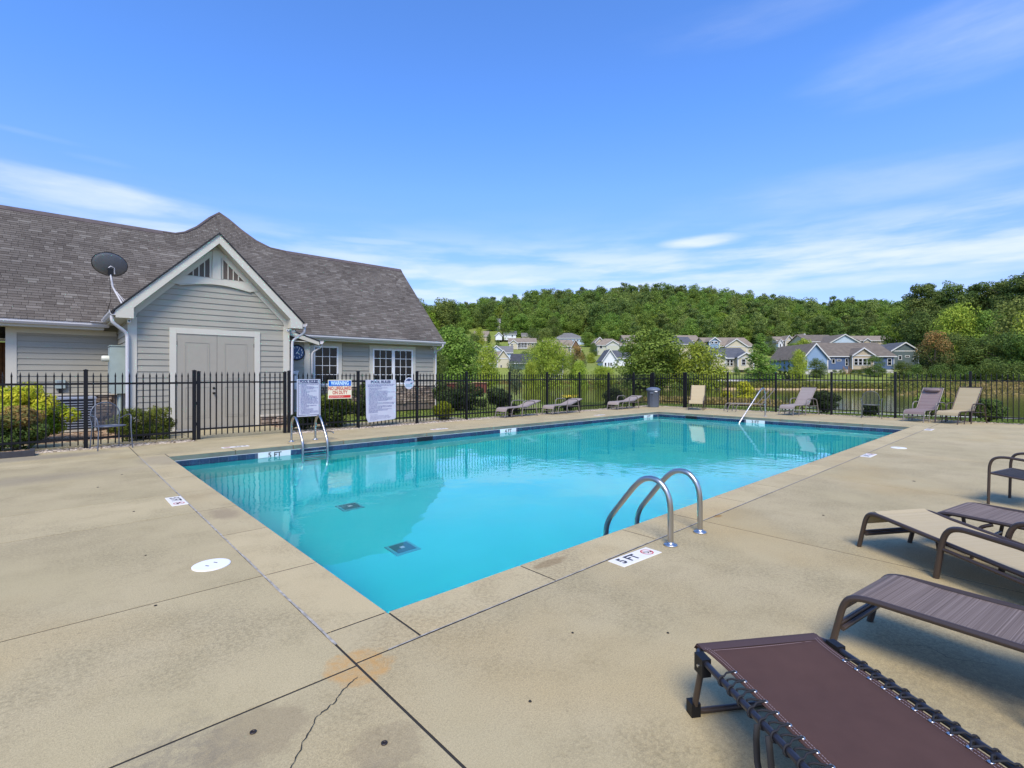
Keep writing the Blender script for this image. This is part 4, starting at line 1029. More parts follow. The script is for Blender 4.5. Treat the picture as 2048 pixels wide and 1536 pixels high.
# front gable roof slopes
m_edge = mat('drip_edge', (.014, .013, .013), .5)
for sgn in (-1, 1):
    X0 = 1.68; xe, ze = X0 + sgn * 2.13, 2.885
    a = (X0, 5.045)
    A = Vector((X0, 11.84, 5.05)); B = Vector((xe, 11.84, ze)); Cc = Vector((xe, 14.62, ze)); D = Vector((X0, 16.85, 5.05))
    up = Vector((0, 0, .03))
    mb = MB(); mb.add([A, B, Cc, D, A - up, B - up, Cc - up, D - up], [(0, 1, 2, 3)[::sgn], (4, 7, 6, 5)[::sgn], (0, 4, 5, 1)[::sgn], (1, 5, 6, 2)[::sgn], (3, 7, 4, 0)[::sgn]])
    sl = mb.build('gable_roof', m_roofdeck, HB)
    sh = MB(); L_ = (B - A).length; n_ = int(L_ / .135); nrm = Vector((sgn, 0, 1)).normalized()
    for k in range(n_):
        t0_, t1_ = 1 - k / n_, max(0, 1 - (k + 1.4) / n_)
        yb = lerp(16.85, 14.62, t0_); y = 11.84
        while y < yb:
            y2 = min(y + q.choice([.2, .26, .33]), yb); P0 = A.lerp(B, t0_) + nrm * .018; P1_ = A.lerp(B, t1_) + nrm * .004
            vs = [(P0.x, y + .003, P0.z), (P0.x, y2 - .003, P0.z), (P1_.x, y2 - .003, P1_.z), (P1_.x, y + .003, P1_.z), (P0.x - nrm.x * .016, y + .003, P0.z - .012), (P0.x - nrm.x * .016, y2 - .003, P0.z - .012), (P1_.x - nrm.x * .004, y + .003, P1_.z - .004)]
            sh.add(vs, [(0, 1, 2, 3)[::sgn], (4, 5, 1, 0)[::sgn], (4, 0, 3, 6)[::sgn]], False, min(1, max(0, q.gauss(.42, .2)))); y = y2
    sh.build('shingles', m_sh, sl, tone=True, kind='stuff')
    P = [(X0, 5.055), (xe + sgn * .01, ze + .012), (xe + sgn * .01, ze - .022), (X0, 5.02)]
    MB().prism(P[::(-1 if sgn > 0 else 1)], 'y', 11.825, 11.858).build('drip_edge', m_edge, HB)
# clock bay roof: a short slope continuing from under the gable
mb = MB(); P = [(3.80, 2.86), (4.86, 2.50), (4.86, 2.475), (3.80, 2.83)]
mb.prism(P[::-1], 'y', 13.34, 14.9); mb.build('bay_roof', m_edge, HB)
MB().prism([(3.80, 2.825), (4.84, 2.472), (4.84, 2.36), (3.80, 2.66)][::-1], 'y', 13.36, 13.385).build('rake_board', m_trim, HB)
MB().box(XR + .03, 4.84, 13.386, 14.5, 2.44, 2.47).build('soffit', m_trim, HB)
# gutters: K-style section swept
def gutter(x0, x1, y, z, name='gutter'):
    prof = [(0, 0), (-.075, 0), (-.115, .055), (-.115, .09), (-.125, .10), (-.105, .105), (-.105, .06), (-.07, .012), (-.012, .012), (-.012, .105), (0, .105)]
    return MB().prism([(y + a, z + b) for a, b in prof][::-1], 'x', x0, x1).build(name, m_gutter, HB)
gutter(-9.0, -.36, 14.56, 2.665); gutter(3.86, 10.52, 14.56, 2.665)
def gutter_y(x, y0, y1, z, sg):
    prof = [(0, 0), (.075, 0), (.115, .055), (.115, .09), (.125, .10), (.105, .105), (.105, .06), (.07, .012), (.012, .012), (.012, .105), (0, .105)]
    P = [(x + a * sg, z + b) for a, b in prof]
    return MB().prism(P if sg > 0 else P[::-1], 'y', y0, y1).build('gutter', m_gutter, HB)
gutter_y(XL - .27, 11.87, 14.5, 2.775, -1); gutter_y(3.79, 11.87, 14.5, 2.775, 1); gutter_y(4.87, 13.37, 14.6, 2.40, 1)
m_down = mat('downspout', (.55, .545, .56), .45)
def spout(pts, r_=.038): MB().tube(rounded(pts, .09, 4), r_, 8, flat=.8).build('downspout', m_down, HB)
spout([(XL - .33, 11.98, 2.77), (XL - .33, 11.98, 2.62), (XL - .04, 12.10, 2.38), (XL - .035, 12.11, .06)])
spout([(3.86, 11.95, 2.77), (3.86, 11.95, 2.62), (3.58, 12.12, 2.38), (3.56, 12.12, .10), (3.68, 12.0, .03)])
spout([(4.95, 13.45, 2.40), (4.95, 13.45, 2.32), (4.68, 13.55, 2.12), (4.67, 13.55, .1)], .032)
spout([(10.40, 14.48, 2.66), (10.40, 14.48, 2.55), (10.33, 14.90, 2.36), (10.33, 14.90, .06)])
MB().box(-.75, -.38, 14.36, 14.48, 2.79, 2.80).build('gutter_guard', m_gutter, HB)
# windows
m_glass = bpy.data.materials.new('window_glass'); m_glass.use_nodes = True
_p = m_glass.node_tree.nodes['Principled BSDF']; _p.inputs['Base Color'].default_value = (.006, .009, .010, 1); _p.inputs['Roughness'].default_value = .04; _p.inputs['Specular IOR Level'].default_value = .35
def window(x0, x1, z0, z1, y, cols=3, rows=4, parent=None):
    f = .055
    wd = MB()
    for (a, b, c_, d_) in ((x0, x0 + f, z0, z1), (x1 - f, x1, z0, z1), (x0 + f, x1 - f, z0, z0 + f), (x0 + f, x1 - f, z1 - f, z1)): wd.box(a, b, y - .045, y - .004, c_, d_)
    w_ = wd.build('window', m_white, HB)
    gx0, gx1, gz0, gz1 = x0 + f, x1 - f, z0 + f, z1 - f
    for i in range(cols):
        for j in range(rows):
            a, b = lerp(gx0, gx1, i / cols), lerp(gx0, gx1, (i + 1) / cols); c_, d_ = lerp(gz0, gz1, j / rows), lerp(gz0, gz1, (j + 1) / rows)
            MB().box(a + .001, b - .001, y - .022, y - .016, c_ + .001, d_ - .001).build('pane', m_glass, w_)
    for i in range(1, cols): MB().box(lerp(gx0, gx1, i / cols) - .009, lerp(gx0, gx1, i / cols) + .009, y - .034, y - .0225, gz0, gz1).build('muntin', m_white, w_)
    for j in range(1, rows): MB().box(gx0, gx1, y - .0335, y - .0226, lerp(gz0, gz1, j / rows) - .009, lerp(gz0, gz1, j / rows) + .009).build('muntin', m_white, w_)
    return w_
def casing(x0, x1, z0, z1, wd, y=YM):
    for (a, b, c_, d_) in ((x0 - wd, x0, z0, z1 + wd), (x1, x1 + wd, z0, z1 + wd), (x0, x1, z1, z1 + wd), (x0 - wd - .02, x1 + wd + .02, z0 - .06, z0)): MB().box(a, b, y - .032, y - .003, c_, d_).build('window_casing', m_trim, HB)
window(5.27, 6.16, 1.04, 2.43, YM); casing(5.27, 6.16, 1.04, 2.43, .14)
window(7.52, 8.375, 1.04, 2.41, YM); window(8.395, 9.26, 1.04, 2.41, YM); casing(7.52, 9.26, 1.04, 2.41, .14)
MB().box(8.376, 8.394, YM - .04, YM - .003, 1.04, 2.41).build('window_mullion', m_white, HB)
# left end: lower porch wing with cedar boards
MB().box(-9, -2.33, 18.0, 18.2, 0, 2.35).build('porch_wall', mat('cedar', (.20, .085, .035), .75, col2=(.12, .05, .022), vscale=6), HB)
for k in range(19): MB().box(-5.6 + k * .17, -5.6 + k * .17 + .155, 17.97, 17.998, 0, 2.35).build('cedar_board', MATS['cedar'], HB)
mb = MB(); mb.prism([(17.1, 2.40), (17.1, 2.45), (19.0, 4.3), (19.0, 4.2)], 'x', -9, -2.35)
mb.build('porch_roof', m_roofdeck, HB)
sh = MB()
for k in range(13):
    z0 = 2.44 + k * .10; x = -6
    while x < -2.36:
        x2 = min(x + q.choice([.2, .3]), -2.36); y0 = 17.08 + (z0 - 2.44); sh.add([(x + .003, y0, z0 + .012), (x2 - .003, y0, z0 + .012), (x2 - .003, y0 + .13, z0 + .125), (x + .003, y0 + .13, z0 + .125)], [(0, 1, 2, 3)], False, q.random()); x = x2
sh.build('porch_shingles', m_sh, HB, tone=True, kind='stuff')
MB().box(-9, -2.35, 17.0, 17.1, 2.33, 2.42).build('gutter', m_gutter, HB)

# foundation vent in the gable wall
for x0 in (.20, .38):
    t = thing('foundation_vent', 'small grey foundation vent, ' + ('left' if x0 < .3 else 'right') + ' one of the pair left of the double doors', 'vent', (x0, YF, .36), group='foundation vents')
    MB().box(0, .14, -.03, -.014, 0, .15).build('frame', m_trim, t)
    for k in range(5): MB().box(.012, .128, -.036, -.0301, .014 + k * .027, .028 + k * .027).build('louvre', mat('vent_grey', (.28, .28, .26), .7), t)

# satellite dish
t = thing('satellite_dish', 'grey oval satellite dish on an angled mast above the gable eave', 'satellite dish', (-.18, 12.95, 3.10))
MB().lathe([(.06, 0), (.06, .01)], (0, 0, .0), 12, mtx=Matrix.Rotation(R(-45), 4, 'Y')).build('mount_plate', m_steel, t)
m_dish = mat('dish_grey', (.24, .24, .235), .55, var=.1)
mast_top = Vector((-.24, .18, .78))
MB().tube([(0, 0, 0), (-.20, .16, .48), mast_top], .022, 8).build('mast', m_gutter, t)
MB().tube([(.05, -.10, .02), (-.13, .10, .36)], .008, 6).build('strut', m_gutter, t); MB().tube([(.10, .12, .10), (-.14, .12, .36)], .008, 6).build('strut', m_gutter, t)
nd = Vector((-.30, .70, .50)).normalized() # dish looks away over the roof
ex = Vector((.90, .30, -.38)); ex = (ex - nd * ex.dot(nd)).normalized(); ey = nd.cross(ex).normalized()
Mx = Matrix((( ex.x, ey.x, nd.x), (ex.y, ey.y, nd.y), (ex.z, ey.z, nd.z))).to_4x4()
prof = [(.0, 0), (.10, .004), (.2, .018), (.3, .042), (.36, .062), (.365, .072), (.35, .064), (.28, .045), (.18, .022), (.08, .010), (0.001, .008)]
mb = MB(); n = 32; vs = []
for r_, z in prof:
    for j in range(n): vs.append(Mx @ Vector((r_ * 1.12 * math.cos(2 * math.pi * j / n), r_ * .82 * math.sin(2 * math.pi * j / n), z)))
mb.add(vs, [(i * n + j, i * n + (j + 1) % n, (i + 1) * n + (j + 1) % n, (i + 1) * n + j) for i in range(len(prof) - 1) for j in range(n)], True)
do = mb.build('reflector', m_dish, t); do.location = mast_top + Vector((.02, .10, .24))
MB().tube([Mx @ Vector((.365 * 1.12 * math.cos(a * math.pi / 16), .365 * .82 * math.sin(a * math.pi / 16), .066)) for a in range(32)], .007, 6, closed=True).build('rim', m_black, t).location = do.location
MB().box(-.05, .05, -.02, .10, -.02, .15, Matrix.Translation(mast_top)).build('bracket', m_knob, t)
MB().tube([mast_top + Vector((-.04, -.04, .16)), mast_top + Vector((.0, -.05, .20)), mast_top + Vector((.07, -.03, .17)), mast_top + Vector((.08, 0, .02))], .012, 6).build('yoke', m_gutter, t)
t = thing('coax_cable', 'thin black cable hanging from the satellite dish down the roof', 'cable', (0, 0, 0))
MB().tube([(-.44, 13.07, 3.80), (-.43, 13.02, 3.5), (-.42, 13.0, 3.25), (-.47, 13.3, 3.0), (-.52, 13.9, 2.86), (-.50, 14.45, 2.82)], .006, 5).build('cable', m_black, t)
# cameras under the gable returns
def security_cam(x, y, z, lab, rz=0, twin=False):
    t = thing('security_camera', lab, 'camera', (x, y, z), rz)
    MB().lathe([(.045, 0), (.045, -.02), (.02, -.03)], (0, 0, 0), 14).build('mount', m_white, t)
    for s_ in ((-1, 1) if twin else (0,)):
        Mt = Matrix.Translation((s_ * .07, 0, -.075)) @ Matrix.Rotation(R(75), 4, 'X') @ Matrix.Rotation(R(s_ * 35), 4, 'Y')
        MB().lathe([(.030, -.05), (.036, 0), (.036, .06), (.030, .07)], (0, 0, 0), 14, mtx=Mt).build('housing', m_white, t)
        MB().lathe([(.022, .0705), (.020, .073)], (0, 0, 0), 12, mtx=Mt).build('lens', m_lens, t)
        MB().tube([(0, 0, -.02), (s_ * .07, 0, -.075)], .010, 6).build('arm', m_white, t)
security_cam(-.16, 12.02, 2.72, 'white camera under the left end of the gable eave')
security_cam(3.50, 12.02, 2.72, 'white twin floodlight under the right end of the gable eave', twin=True)
security_cam(10.15, 14.85, 2.60, 'white floodlight under the far right end of the main eave', twin=True)
# clock
t = thing('wall_clock', 'round blue wall clock with white numerals, on the recessed wall by the gable', 'clock', (4.20, 13.56, 2.11))
mtx = Matrix.Rotation(R(90), 4, 'X')
MB().lathe([(.245, -.02), (.25, .0), (.25, .03), (.225, .04), (.215, .022)], (0, 0, 0), 40, mtx=mtx).build('case', m_black, t)
MB().lathe([(.214, .018), (.214, .0225)], (0, 0, 0), 40, False, mtx=mtx).build('face', mat('clock_blue', (.01, .055, .16), .4), t)
m_num = mat('clock_white', (.75, .8, .8), .4)
for h_ in range(1, 13):
    a = R(90 - 30 * h_); text(str(h_), .075, m_num, t, (.165 * math.cos(a), -.024, .165 * math.sin(a)), (R(90), 0, 0), name='numeral', bold=.001)
for ang, ln, wd in ((90 - 30 * 4.1, .095, .010), (90 - 33, .15, .006), (90 - 33 + 180, .05, .012)):
    a = R(ang); MB().tube([(0, -.027, 0), (ln * math.cos(a), -.027, ln * math.sin(a))], wd, 6).build('hand', m_num, t)
# boxes and meters
t = thing('drinking_fountain', 'white wall box with dark knobs below the blue clock', 'wall box', (4.02, 13.585, 0))
MB().box(-.17, .17, -.22, -.014, .95, 1.50).build('body', m_white, t); MB().slab(-.18, .18, -.23, -.012, 1.50, 1.53, .01).build('lid', m_white, t)
for x in (-.1, .1): MB().lathe([(.025, 0), (.02, .02)], (x, -.12, 1.531), 10).build('knob', m_ink, t)
MB().box(-.11, .11, -.224, -.2205, 1.38, 1.44).build('plate', mat('plate_grey', (.2, .2, .22), .5), t)
t = thing('electric_panel', 'tall grey green electrical cabinet on the side wall of the gable bay', 'electrical box', (XL, 13.0, 0))
m_elec = mat('panel_grey', (.33, .40, .38), .5, var=.1)
MB().box(-.30, -.016, -.3, .35, .95, 2.10).build('cabinet', m_elec, t); MB().box(-.315, -.301, -.28, .33, .98, 2.07).build('cabinet_door', m_elec, t)
MB().box(-.32, -.014, -.32, .37, 2.101, 2.12).build('cabinet_lid', m_elec, t)
for y in (-.2, .15): MB().tube([(-.12, y, .0), (-.12, y, .96)], .035, 8).build('conduit', m_elec, t)
MB().lathe([(.075, 0), (.075, .12), (.06, .15)], (-.31, .05, 1.80), 16, mtx=Matrix.Rotation(R(-90), 4, 'Y')).build('meter', mat('meter_cream', (.6, .6, .5), .4), t)
t = thing('meter_box', 'small grey meter box with a cable on the left wall above the stone base', 'meter box', (-1.33, YM - .012, 0))
MB().box(-.10, .10, -.10, -.012, 1.05, 1.27).build('box', m_elec, t); MB().box(-.06, .04, -.11, -.101, 1.15, 1.24).build('display', m_steel, t); MB().box(-.03, .03, -.07, -.02, .92, 1.05).build('conduit', m_knob, t)
# air conditioner
t = thing('air_conditioner', 'dark louvred air conditioner unit behind the fence beside the yellow shrub', 'air conditioner', (-1.08, 14.1, 0))
m_ac = mat('ac_metal', (.26, .29, .35), .5, var=.1); m_acd = mat('ac_dark', (.02, .023, .032), .6)
MB().box(-.42, .42, -.42, .42, 0, .05).build('pad', m_cap, t); MB().box(-.39, .39, -.39, .39, .05, .80).build('core', m_acd, t)
MB().slab(-.42, .42, -.42, .42, .80, .86, .02).build('lid', m_ac, t)
for x in (-.41, .38): 
    for y in (-.41, .38): MB().box(x, x + .03, y, y + .03, .05, .80).build('corner_post', m_ac, t)
for k in range(11):
    z = .09 + k * .063
    mb = MB(); mb.box(-.378, .378, -.415, -.395, z, z + .022); mb.build('louvre', m_ac, t)
    mb = MB(); mb.box(.395, .415, -.378, .378, z, z + .022); mb.build('louvre', m_ac, t)
MB().lathe([(.30, .861), (.30, .88), (.27, .88)], (0, 0, 0), 24).build('fan_guard', m_acd, t)

# ------------------------------------------------------------------ loungers and chairs
def cloth(pts, t0, t1, th=.012, seg=1):
    """ribbon following pts (s,z) between t0 and t1"""
    mb = MB(); n = len(pts); vs = []
    for dz in (0, -th):
        for s, z in pts:
            for t in (t0, t1): vs.append((s, t, z + dz))
    m_ = 2 * n; fs = []
    for i in range(n - 1):
        a = 2 * i; fs += [(a, a + 2, a + 3, a + 1), (m_ + a, m_ + a + 1, m_ + a + 3, m_ + a + 2), (a, m_ + a, m_ + a + 2, a + 2), (a + 1, a + 3, m_ + a + 3, m_ + a + 1)]
    fs += [(0, 1, m_ + 1, m_), (2 * n - 2, m_ + 2 * n - 2, m_ + 2 * n - 1, 2 * n - 1)]
    mb.add(vs, fs); return mb
def chaise(label, origin, heading, wd, sling_m, frame_m, back=(35, .72), seat=1.10, zs=.30, ze=.30, arms=True, sling_on=True, pillow=False, arm_z=.50, arm_s=.62, r_=.0145, grp='sling chaise loungers round the pool', feet=.0, foot2=.28):
    ang = math.atan2(heading[1], heading[0])
    t = thing('chaise_lounge', label, 'lounge chair', (origin[0], origin[1], 0), ang, grp)
    ba = R(back[0]); bl = back[1]
    zr = lambda s: lerp(zs, ze, min(1, s / seat))
    bs, bz = seat + bl * math.cos(ba), zr(seat) + bl * math.sin(ba)
    for ti, y in enumerate((0, wd)):
        rail = rounded([(-.02 - feet, y, 0), (.05, y, zs - .02), (.12, y, zr(.12) + .012), (seat, y, zr(seat))], .075, 5)
        MB().tube(rail, r_, 8).build('side_rail', frame_m, t)
        MB().tube([(seat - .02, y, zr(seat)), (bs, y, bz)], r_ * .95, 8).build('back_rail', frame_m, t)
        if foot2: MB().tube(rounded([(foot2 + .12, y, zr(.4) - .012), (foot2 + .04, y, zr(.3) - .05), (foot2, y, 0)], .06, 4), r_ * .9, 8).build('leg', frame_m, t)
        if arms:
            yo = y + (-.035 if ti == 0 else .035)
            s0 = arm_s; 
            MB().tube(rounded([(s0, yo, 0), (s0 + .05, yo, arm_z - .06), (s0 + .12, yo, arm_z + .01), (s0 + .55, yo, arm_z - .0), (s0 + .64, yo, arm_z - .05), (s0 + .76, yo, 0)], .09, 5), r_ * 1.15, 8).build('arm', frame_m, t)
            MB().tube([(s0 + .03, yo, zr(s0) - .03), (s0 + .72, yo, zr(seat) - .05)], r_ * .8, 6).build('arm_brace', frame_m, t)
        else:
            MB().tube([(seat + .05, y, zr(seat)), (seat + .16, y, 0)], r_, 8).build('leg', frame_m, t)
        if back[0] > 20: MB().tube([(seat + bl * .55 * math.cos(ba), y + (.02 if ti == 0 else -.02), zr(seat) + bl * .55 * math.sin(ba)), (seat + .32, y + (.02 if ti == 0 else -.02), zr(seat) - .06)], r_ * .7, 6).build('back_prop', frame_m, t)
    for s, z in ((.02, zs * .45), (seat, zr(seat) - .02), ((foot2 or .02) + .02, zs * .4)):
        MB().tube([(s, 0, z), (s, wd, z)], r_ * .8, 6).build('crossbar', frame_m, t)
    MB().tube([(bs, 0, bz), (bs, wd, bz)], r_ * .95, 8).build('crossbar', frame_m, t)
    if sling_on:
        sag = lambda s: -.010 * math.sin(math.pi * min(1, s / seat))
        pts = [(.022, zs - .09), (.042, zs - .03), (.07, zs + .004), (.11, zs + .020), (.15, zr(.15) + .021)] + [(s, zr(s) + .017 + sag(s)) for s in [.15 + (seat - .15) * k / 6 for k in range(1, 7)]]
        c_ = cloth(pts, .012, wd - .012).build('seat_sling', sling_m, t)
        bp = [(seat + .01 + (bl - .01) * k / 6 * math.cos(ba), zr(seat) + .02 + (bl - .01) * k / 6 * math.sin(ba)) for k in range(7)]
        bp += [(bp[-1][0] + .012, bp[-1][1] - .02)]
        cloth(bp, .012, wd - .012).build('back_sling', sling_m if not pillow else MATS['mauve_sling'], t)
    if pillow:
        px_, pz_ = seat + bl * .86 * math.cos(ba) - .05 * math.sin(ba), zr(seat) + bl * .86 * math.sin(ba) + .06 * math.cos(ba)
        MB().tube([(px_, .05, pz_), (px_ , .08, pz_), (px_, wd / 2, pz_ - .012), (px_, wd - .08, pz_), (px_, wd - .05, pz_)], [.02, .055, .062, .055, .02], 12).build('pillow', m_sl_mauve, t)
    return t
# nearest group on the right
chaise('brown striped sling lounger in the right foreground beside the maroon cot', (1.50, -1.90), (-.14, -.99), .47, m_sl_brown, m_tube_brown, back=(25, .7), seat=1.15, zs=.285, ze=.31, arms=True, arm_s=.75, arm_z=.50, r_=.0165, feet=-.01, foot2=None)
chaise('tan sling lounger with brown frame and low curved arm, behind the striped one', (3.38, -1.60), (-.52, -.855), .50, m_sl_tan, m_tube_brown, back=(12, .6), seat=1.15, zs=.30, ze=.20, arms=True, arm_s=.62, arm_z=.375, r_=.0165, foot2=None)
chaise('plain brown sling lounger, only its foot end in view beyond the tan one', (3.76, -1.96), (-.20, -.98), .56, m_sl_brown, m_tube_brown, back=(20, .6), seat=1.2, zs=.30, ze=.30, arms=True, arm_s=.8, arm_z=.45, feet=-.10)
# maroon cot
def cot():
    hd = Vector((-.55, -.835)).normalized(); lat = Vector((-hd.y, hd.x))
    t = thing('folding_cot', 'maroon fabric folding cot with dark tube frame and bungee lacing, bottom right', 'folding cot', (.50, -1.65, 0), math.atan2(hd.y, hd.x))
    W = .60; L_ = 1.75; z = .262; r = .0125
    MB().tube(rounded([(.95, 0, z), (0, 0, z), (0, W, z), (.95, W, z)], .085, 7), r, 10).build('frame_tube', m_tube_navy, t)
    for y in (0, W):
        MB().tube([(.95, y, z), (L_, y, z)], r, 10).build('frame_tube', m_tube_navy, t)
        MB().tube([(.90, y, z), (1.02, y, z)], r * 1.35, 10).build('tube_joint', m_black, t)
    # legs: a U under the head end
    MB().tube(rounded([(.085, -.002, z - .02), (.015, .0, .012), (.015, W, .012), (.085, W + .002, z - .02)], .05, 6), r, 10).build('leg', m_tube_brown, t)
    MB().tube(rounded([(1.0, -.002, z - .02), (.93, .0, .012), (.93, W, .012), (1.0, W + .002, z - .02)], .05, 6), r, 10).build('leg', m_tube_brown, t)
    for y in (0, W):
        MB().box(.015 - .022, .015 + .022, y - .02, y + .02, 0, .055).build('foot_cap', m_black, t)
        MB().box(.055, .115, y - .019, y + .019, z - .052, z + .018).build('bracket', m_black, t)
        MB().lathe([(.006, 0), (.006, .004)], (.085, y + (-.019 if y == 0 else .023), z - .02), 8, mtx=Matrix.Rotation(R(90), 4, 'X')).build('rivet', m_chrome, t)
    # canvas
    n = 24; vs = []; ss = [-.014] + [lerp(.0, L_, k / n) for k in range(n + 1)]
    m_ = 8
    def edge(s): return .048 - .030 * math.exp(-max(s, 0) / .06)
    for i, s in enumerate(ss):
        for j in range(m_ + 1):
            v = j / m_; y = lerp(edge(s), W - edge(s), v)
            zz_ = z + .015 - .020 * math.sin(math.pi * v) * min(1, max(0, s) / .3) * (1 + .15 * math.sin(9 * s)) if i else z - .004
            vs.append((s, y, zz_))
    mb = MB(); mb.add(vs, [(i * (m_ + 1) + j, (i + 1) * (m_ + 1) + j, (i + 1) * (m_ + 1) + j + 1, i * (m_ + 1) + j + 1) for i in range(len(ss) - 1) for j in range(m_)], True)
    cv = mb.build('canvas', m_fabric_maroon, t)
    sm = cv.modifiers.new('thick', 'SOLIDIFY'); sm.thickness = .003
    # darker sleeve over the head bar, stitched hems
    MB().tube([(0, .055, z), (0, W - .055, z)], r + .004, 12).build('sleeve', mat('maroon_dark', (.062, .034, .036), .9, bump=.3, bscale=900), t)
    st = MB(); m_st = mat('stitch', (.36, .27, .27), .8)
    for y0 in (.012, .024):
        for sgn in (0, 1):
            s = .02
            while s < L_ - .02:
                y = edge(s) + y0; y = y if not sgn else W - y; zz_ = z + .0165 - .020 * math.sin(math.pi * (y - edge(s)) / (W - 2 * edge(s))) * min(1, s / .3)
                st.box(s, s + .007, y - .0007, y + .0007, zz_, zz_ + .001); s += .0105
    y = .07
    while y < W - .07: st.box(.0485, .0505, y, y + .006, z + .0135 - .020 * math.sin(math.pi * y / W) * .16, z + .0155 - .020 * math.sin(math.pi * y / W) * .16); y += .0095
    st.build('stitching', m_st, t, kind='stuff')
    # bungee cord laced round the rails through grommets
    for y, sg in ((0, 1), (W, -1)):
        k = 0; s = .20
        while s < L_ - .05:
            gy = y + sg * (edge(s) + .018)
            MB().lathe([(.0085, .0), (.009, .002), (.0045, .0025)], (s, gy, z + .0145), 12).build('grommet', m_chrome, t)
            P = []
            for a in range(0, 380, 30):
                an = R(a - 90 * 0); P.append((s + .016 - .036 * a / 360, y + sg * (-.0165) * math.cos(an) * 1.0, z + .0165 * math.sin(an)))
            P = [(s + .002, gy, z + .018), (s + .010, y + sg * .024, z + .021)] + [(s + .016 + .012 * a / 330, y + sg * .0165 * math.cos(R(a)), z + .0165 * math.sin(R(a))) for a in range(60, 420, 30)] + [(s + .034, y + sg * .030, z + .012), (s + .058, gy - sg * .004, z + .016)]
            MB().tube(P, .0036, 6).build('bungee', m_bungee, t)
            s += .058; k += 1
    # hanging strap loop
    sp = [(.455, z + .005), (.450, z - .05), (.455, z - .12), (.475, z - .165), (.50, z - .172), (.520, z - .15), (.528, z - .10), (.520, z - .04), (.512, z + .005)]
    mb = MB(); vs = [(s_, y_, zz_) for s_, zz_ in sp for y_ in (-.034, -.012)]
    mb.add(vs, [(2 * i, 2 * i + 1, 2 * i + 3, 2 * i + 2) for i in range(len(sp) - 1)], True); so_ = mb.build('strap', m_bungee, t); md = so_.modifiers.new('thick', 'SOLIDIFY'); md.thickness = .003
    hem = cloth([(-.015, z - .012), (-.0165, z + .004), (-.006, z + .0165), (.012, z + .0185), (.046, z + .0165)], .026, W - .026, .001); hem.build('hem', mat('maroon_dark2', (.062, .036, .036), .9, bump=.3, bscale=900), t)
    return t
cot()
# black chair at the right edge
def armchair(label, origin, heading, wd, seat_m, frame_m, grp=None, name='patio_chair'):
    t = thing(name, label, 'chair', (*origin, 0), math.atan2(heading[1], heading[0]), grp)
    for y in (0, wd):
        MB().tube(rounded([(0, y, 0), (.01, y, .47), (.09, y, .53), (.50, y, .50), (.60, y, .46), (.70, y, 0)], .10, 6), .014, 8).build('arm', frame_m, t)
        MB().tube(rounded([(.0, y, .34), (.46, y, .30), (.70, y, .85)], .06, 4), .011, 8).build('side_rail', frame_m, t)
    MB().tube([(.02, 0, .34), (.02, wd, .34)], .010, 6).build('crossbar', frame_m, t); MB().tube([(.70, 0, .85), (.70, wd, .85)], .011, 6).build('crossbar', frame_m, t)
    cloth([(.02, .345), (.12, .33), (.28, .31), (.44, .305), (.50, .36), (.60, .60), (.695, .85)], .015, wd - .015, .006).build('sling', seat_m, t)
    return t
armchair('black sling chair at the right edge with a curved brown arm', (6.02, -2.17), (-.25, -.97), .56, m_sl_black, m_tube_brown)
# far loungers
m_tube_grey = mat('weathered_tube', (.20, .175, .155), .4, metal=.2)
m_sl_far = sling('faded_brown_sling', (.27, .225, .205), (.36, .31, .285), 70)
kw = dict(back=(16, .68), seat=1.02, zs=.30, ze=.32, arm_z=.52, arm_s=.72)
chaise('flat grey brown lounger by the fence, first from the left of the three flat ones', (9.32, 9.40), (1, .02), .48, m_sl_far, m_tube_grey, **kw)
chaise('flat grey brown lounger by the fence, middle one of the three flat ones', (11.42, 9.26), (1, .03), .50, m_sl_far, m_tube_grey, **kw)
chaise('flat grey brown lounger by the fence, next to the grey bin', (15.15, 9.17), (1, .03), .52, m_sl_far, m_tube_grey, **{**kw, 'seat': 1.15})
chaise('frame of a lounger without its sling, behind the entry handrail', (17.35, 5.75), (.62, -.78), .50, m_sl_far, m_tube_grey, sling_on=False, back=(52, .72), seat=1.22, arms=False)
chaise('grey brown lounger with raised back in front of the dark round shrub', (17.16, 3.42), (.955, -.26), .52, m_sl_far, m_tube_grey, back=(55, .72), seat=.88, zs=.33, ze=.36, arm_z=.56, arm_s=.62, foot2=.30)
chaise('mauve lounger with a rolled head pillow, left of the stained tan one', (17.38, -.02), (.955, -.26), .52, m_sl_mauve, m_tube_grey, back=(58, .75), seat=.80, zs=.33, ze=.36, pillow=True, arm_z=.56, arm_s=.58, foot2=.30)
chaise('tan lounger with a dark stain on its raised back, by the right fence', (17.34, -.78), (.93, -.36), .55, m_sl_tan_stained, m_tube_brown, back=(60, .78), seat=.78, zs=.34, ze=.36, arm_z=.56, arm_s=.55, foot2=.30)
# upright tan chair
t = thing('lounge_chair', 'upright tan sling chair standing alone by the far corner of the fence', 'lounge chair', (17.40, 6.76, 0), R(20))
for y in (0, .54):
    MB().tube(rounded([(.02, y, 0), (.03, y, .30), (.10, y, .37), (.50, y, .34), (.80, y, .97)], .05, 4), .014, 8).build('side_rail', m_tube_brown, t)
    MB().tube(rounded([(.42, y, 0), (.40, y, .50), (.48, y, .57), (.78, y, .55), (.95, y, 0)], .06, 4), .014, 8).build('arm', m_tube_brown, t)
for s, z in ((.06, .15), (.5, .34), (.8, .97)): MB().tube([(s, 0, z), (s, .54, z)], .011, 6).build('crossbar', m_tube_brown, t)
cloth([(.02, .27), (.05, .35), (.11, .39), (.3, .37), (.50, .355)], .015, .525).build('seat_sling', m_sl_tan, t)
cloth([(.50, .38), (.65, .68), (.79, .98), (.80, .97)], .015, .525).build('back_sling', m_sl_tan, t)
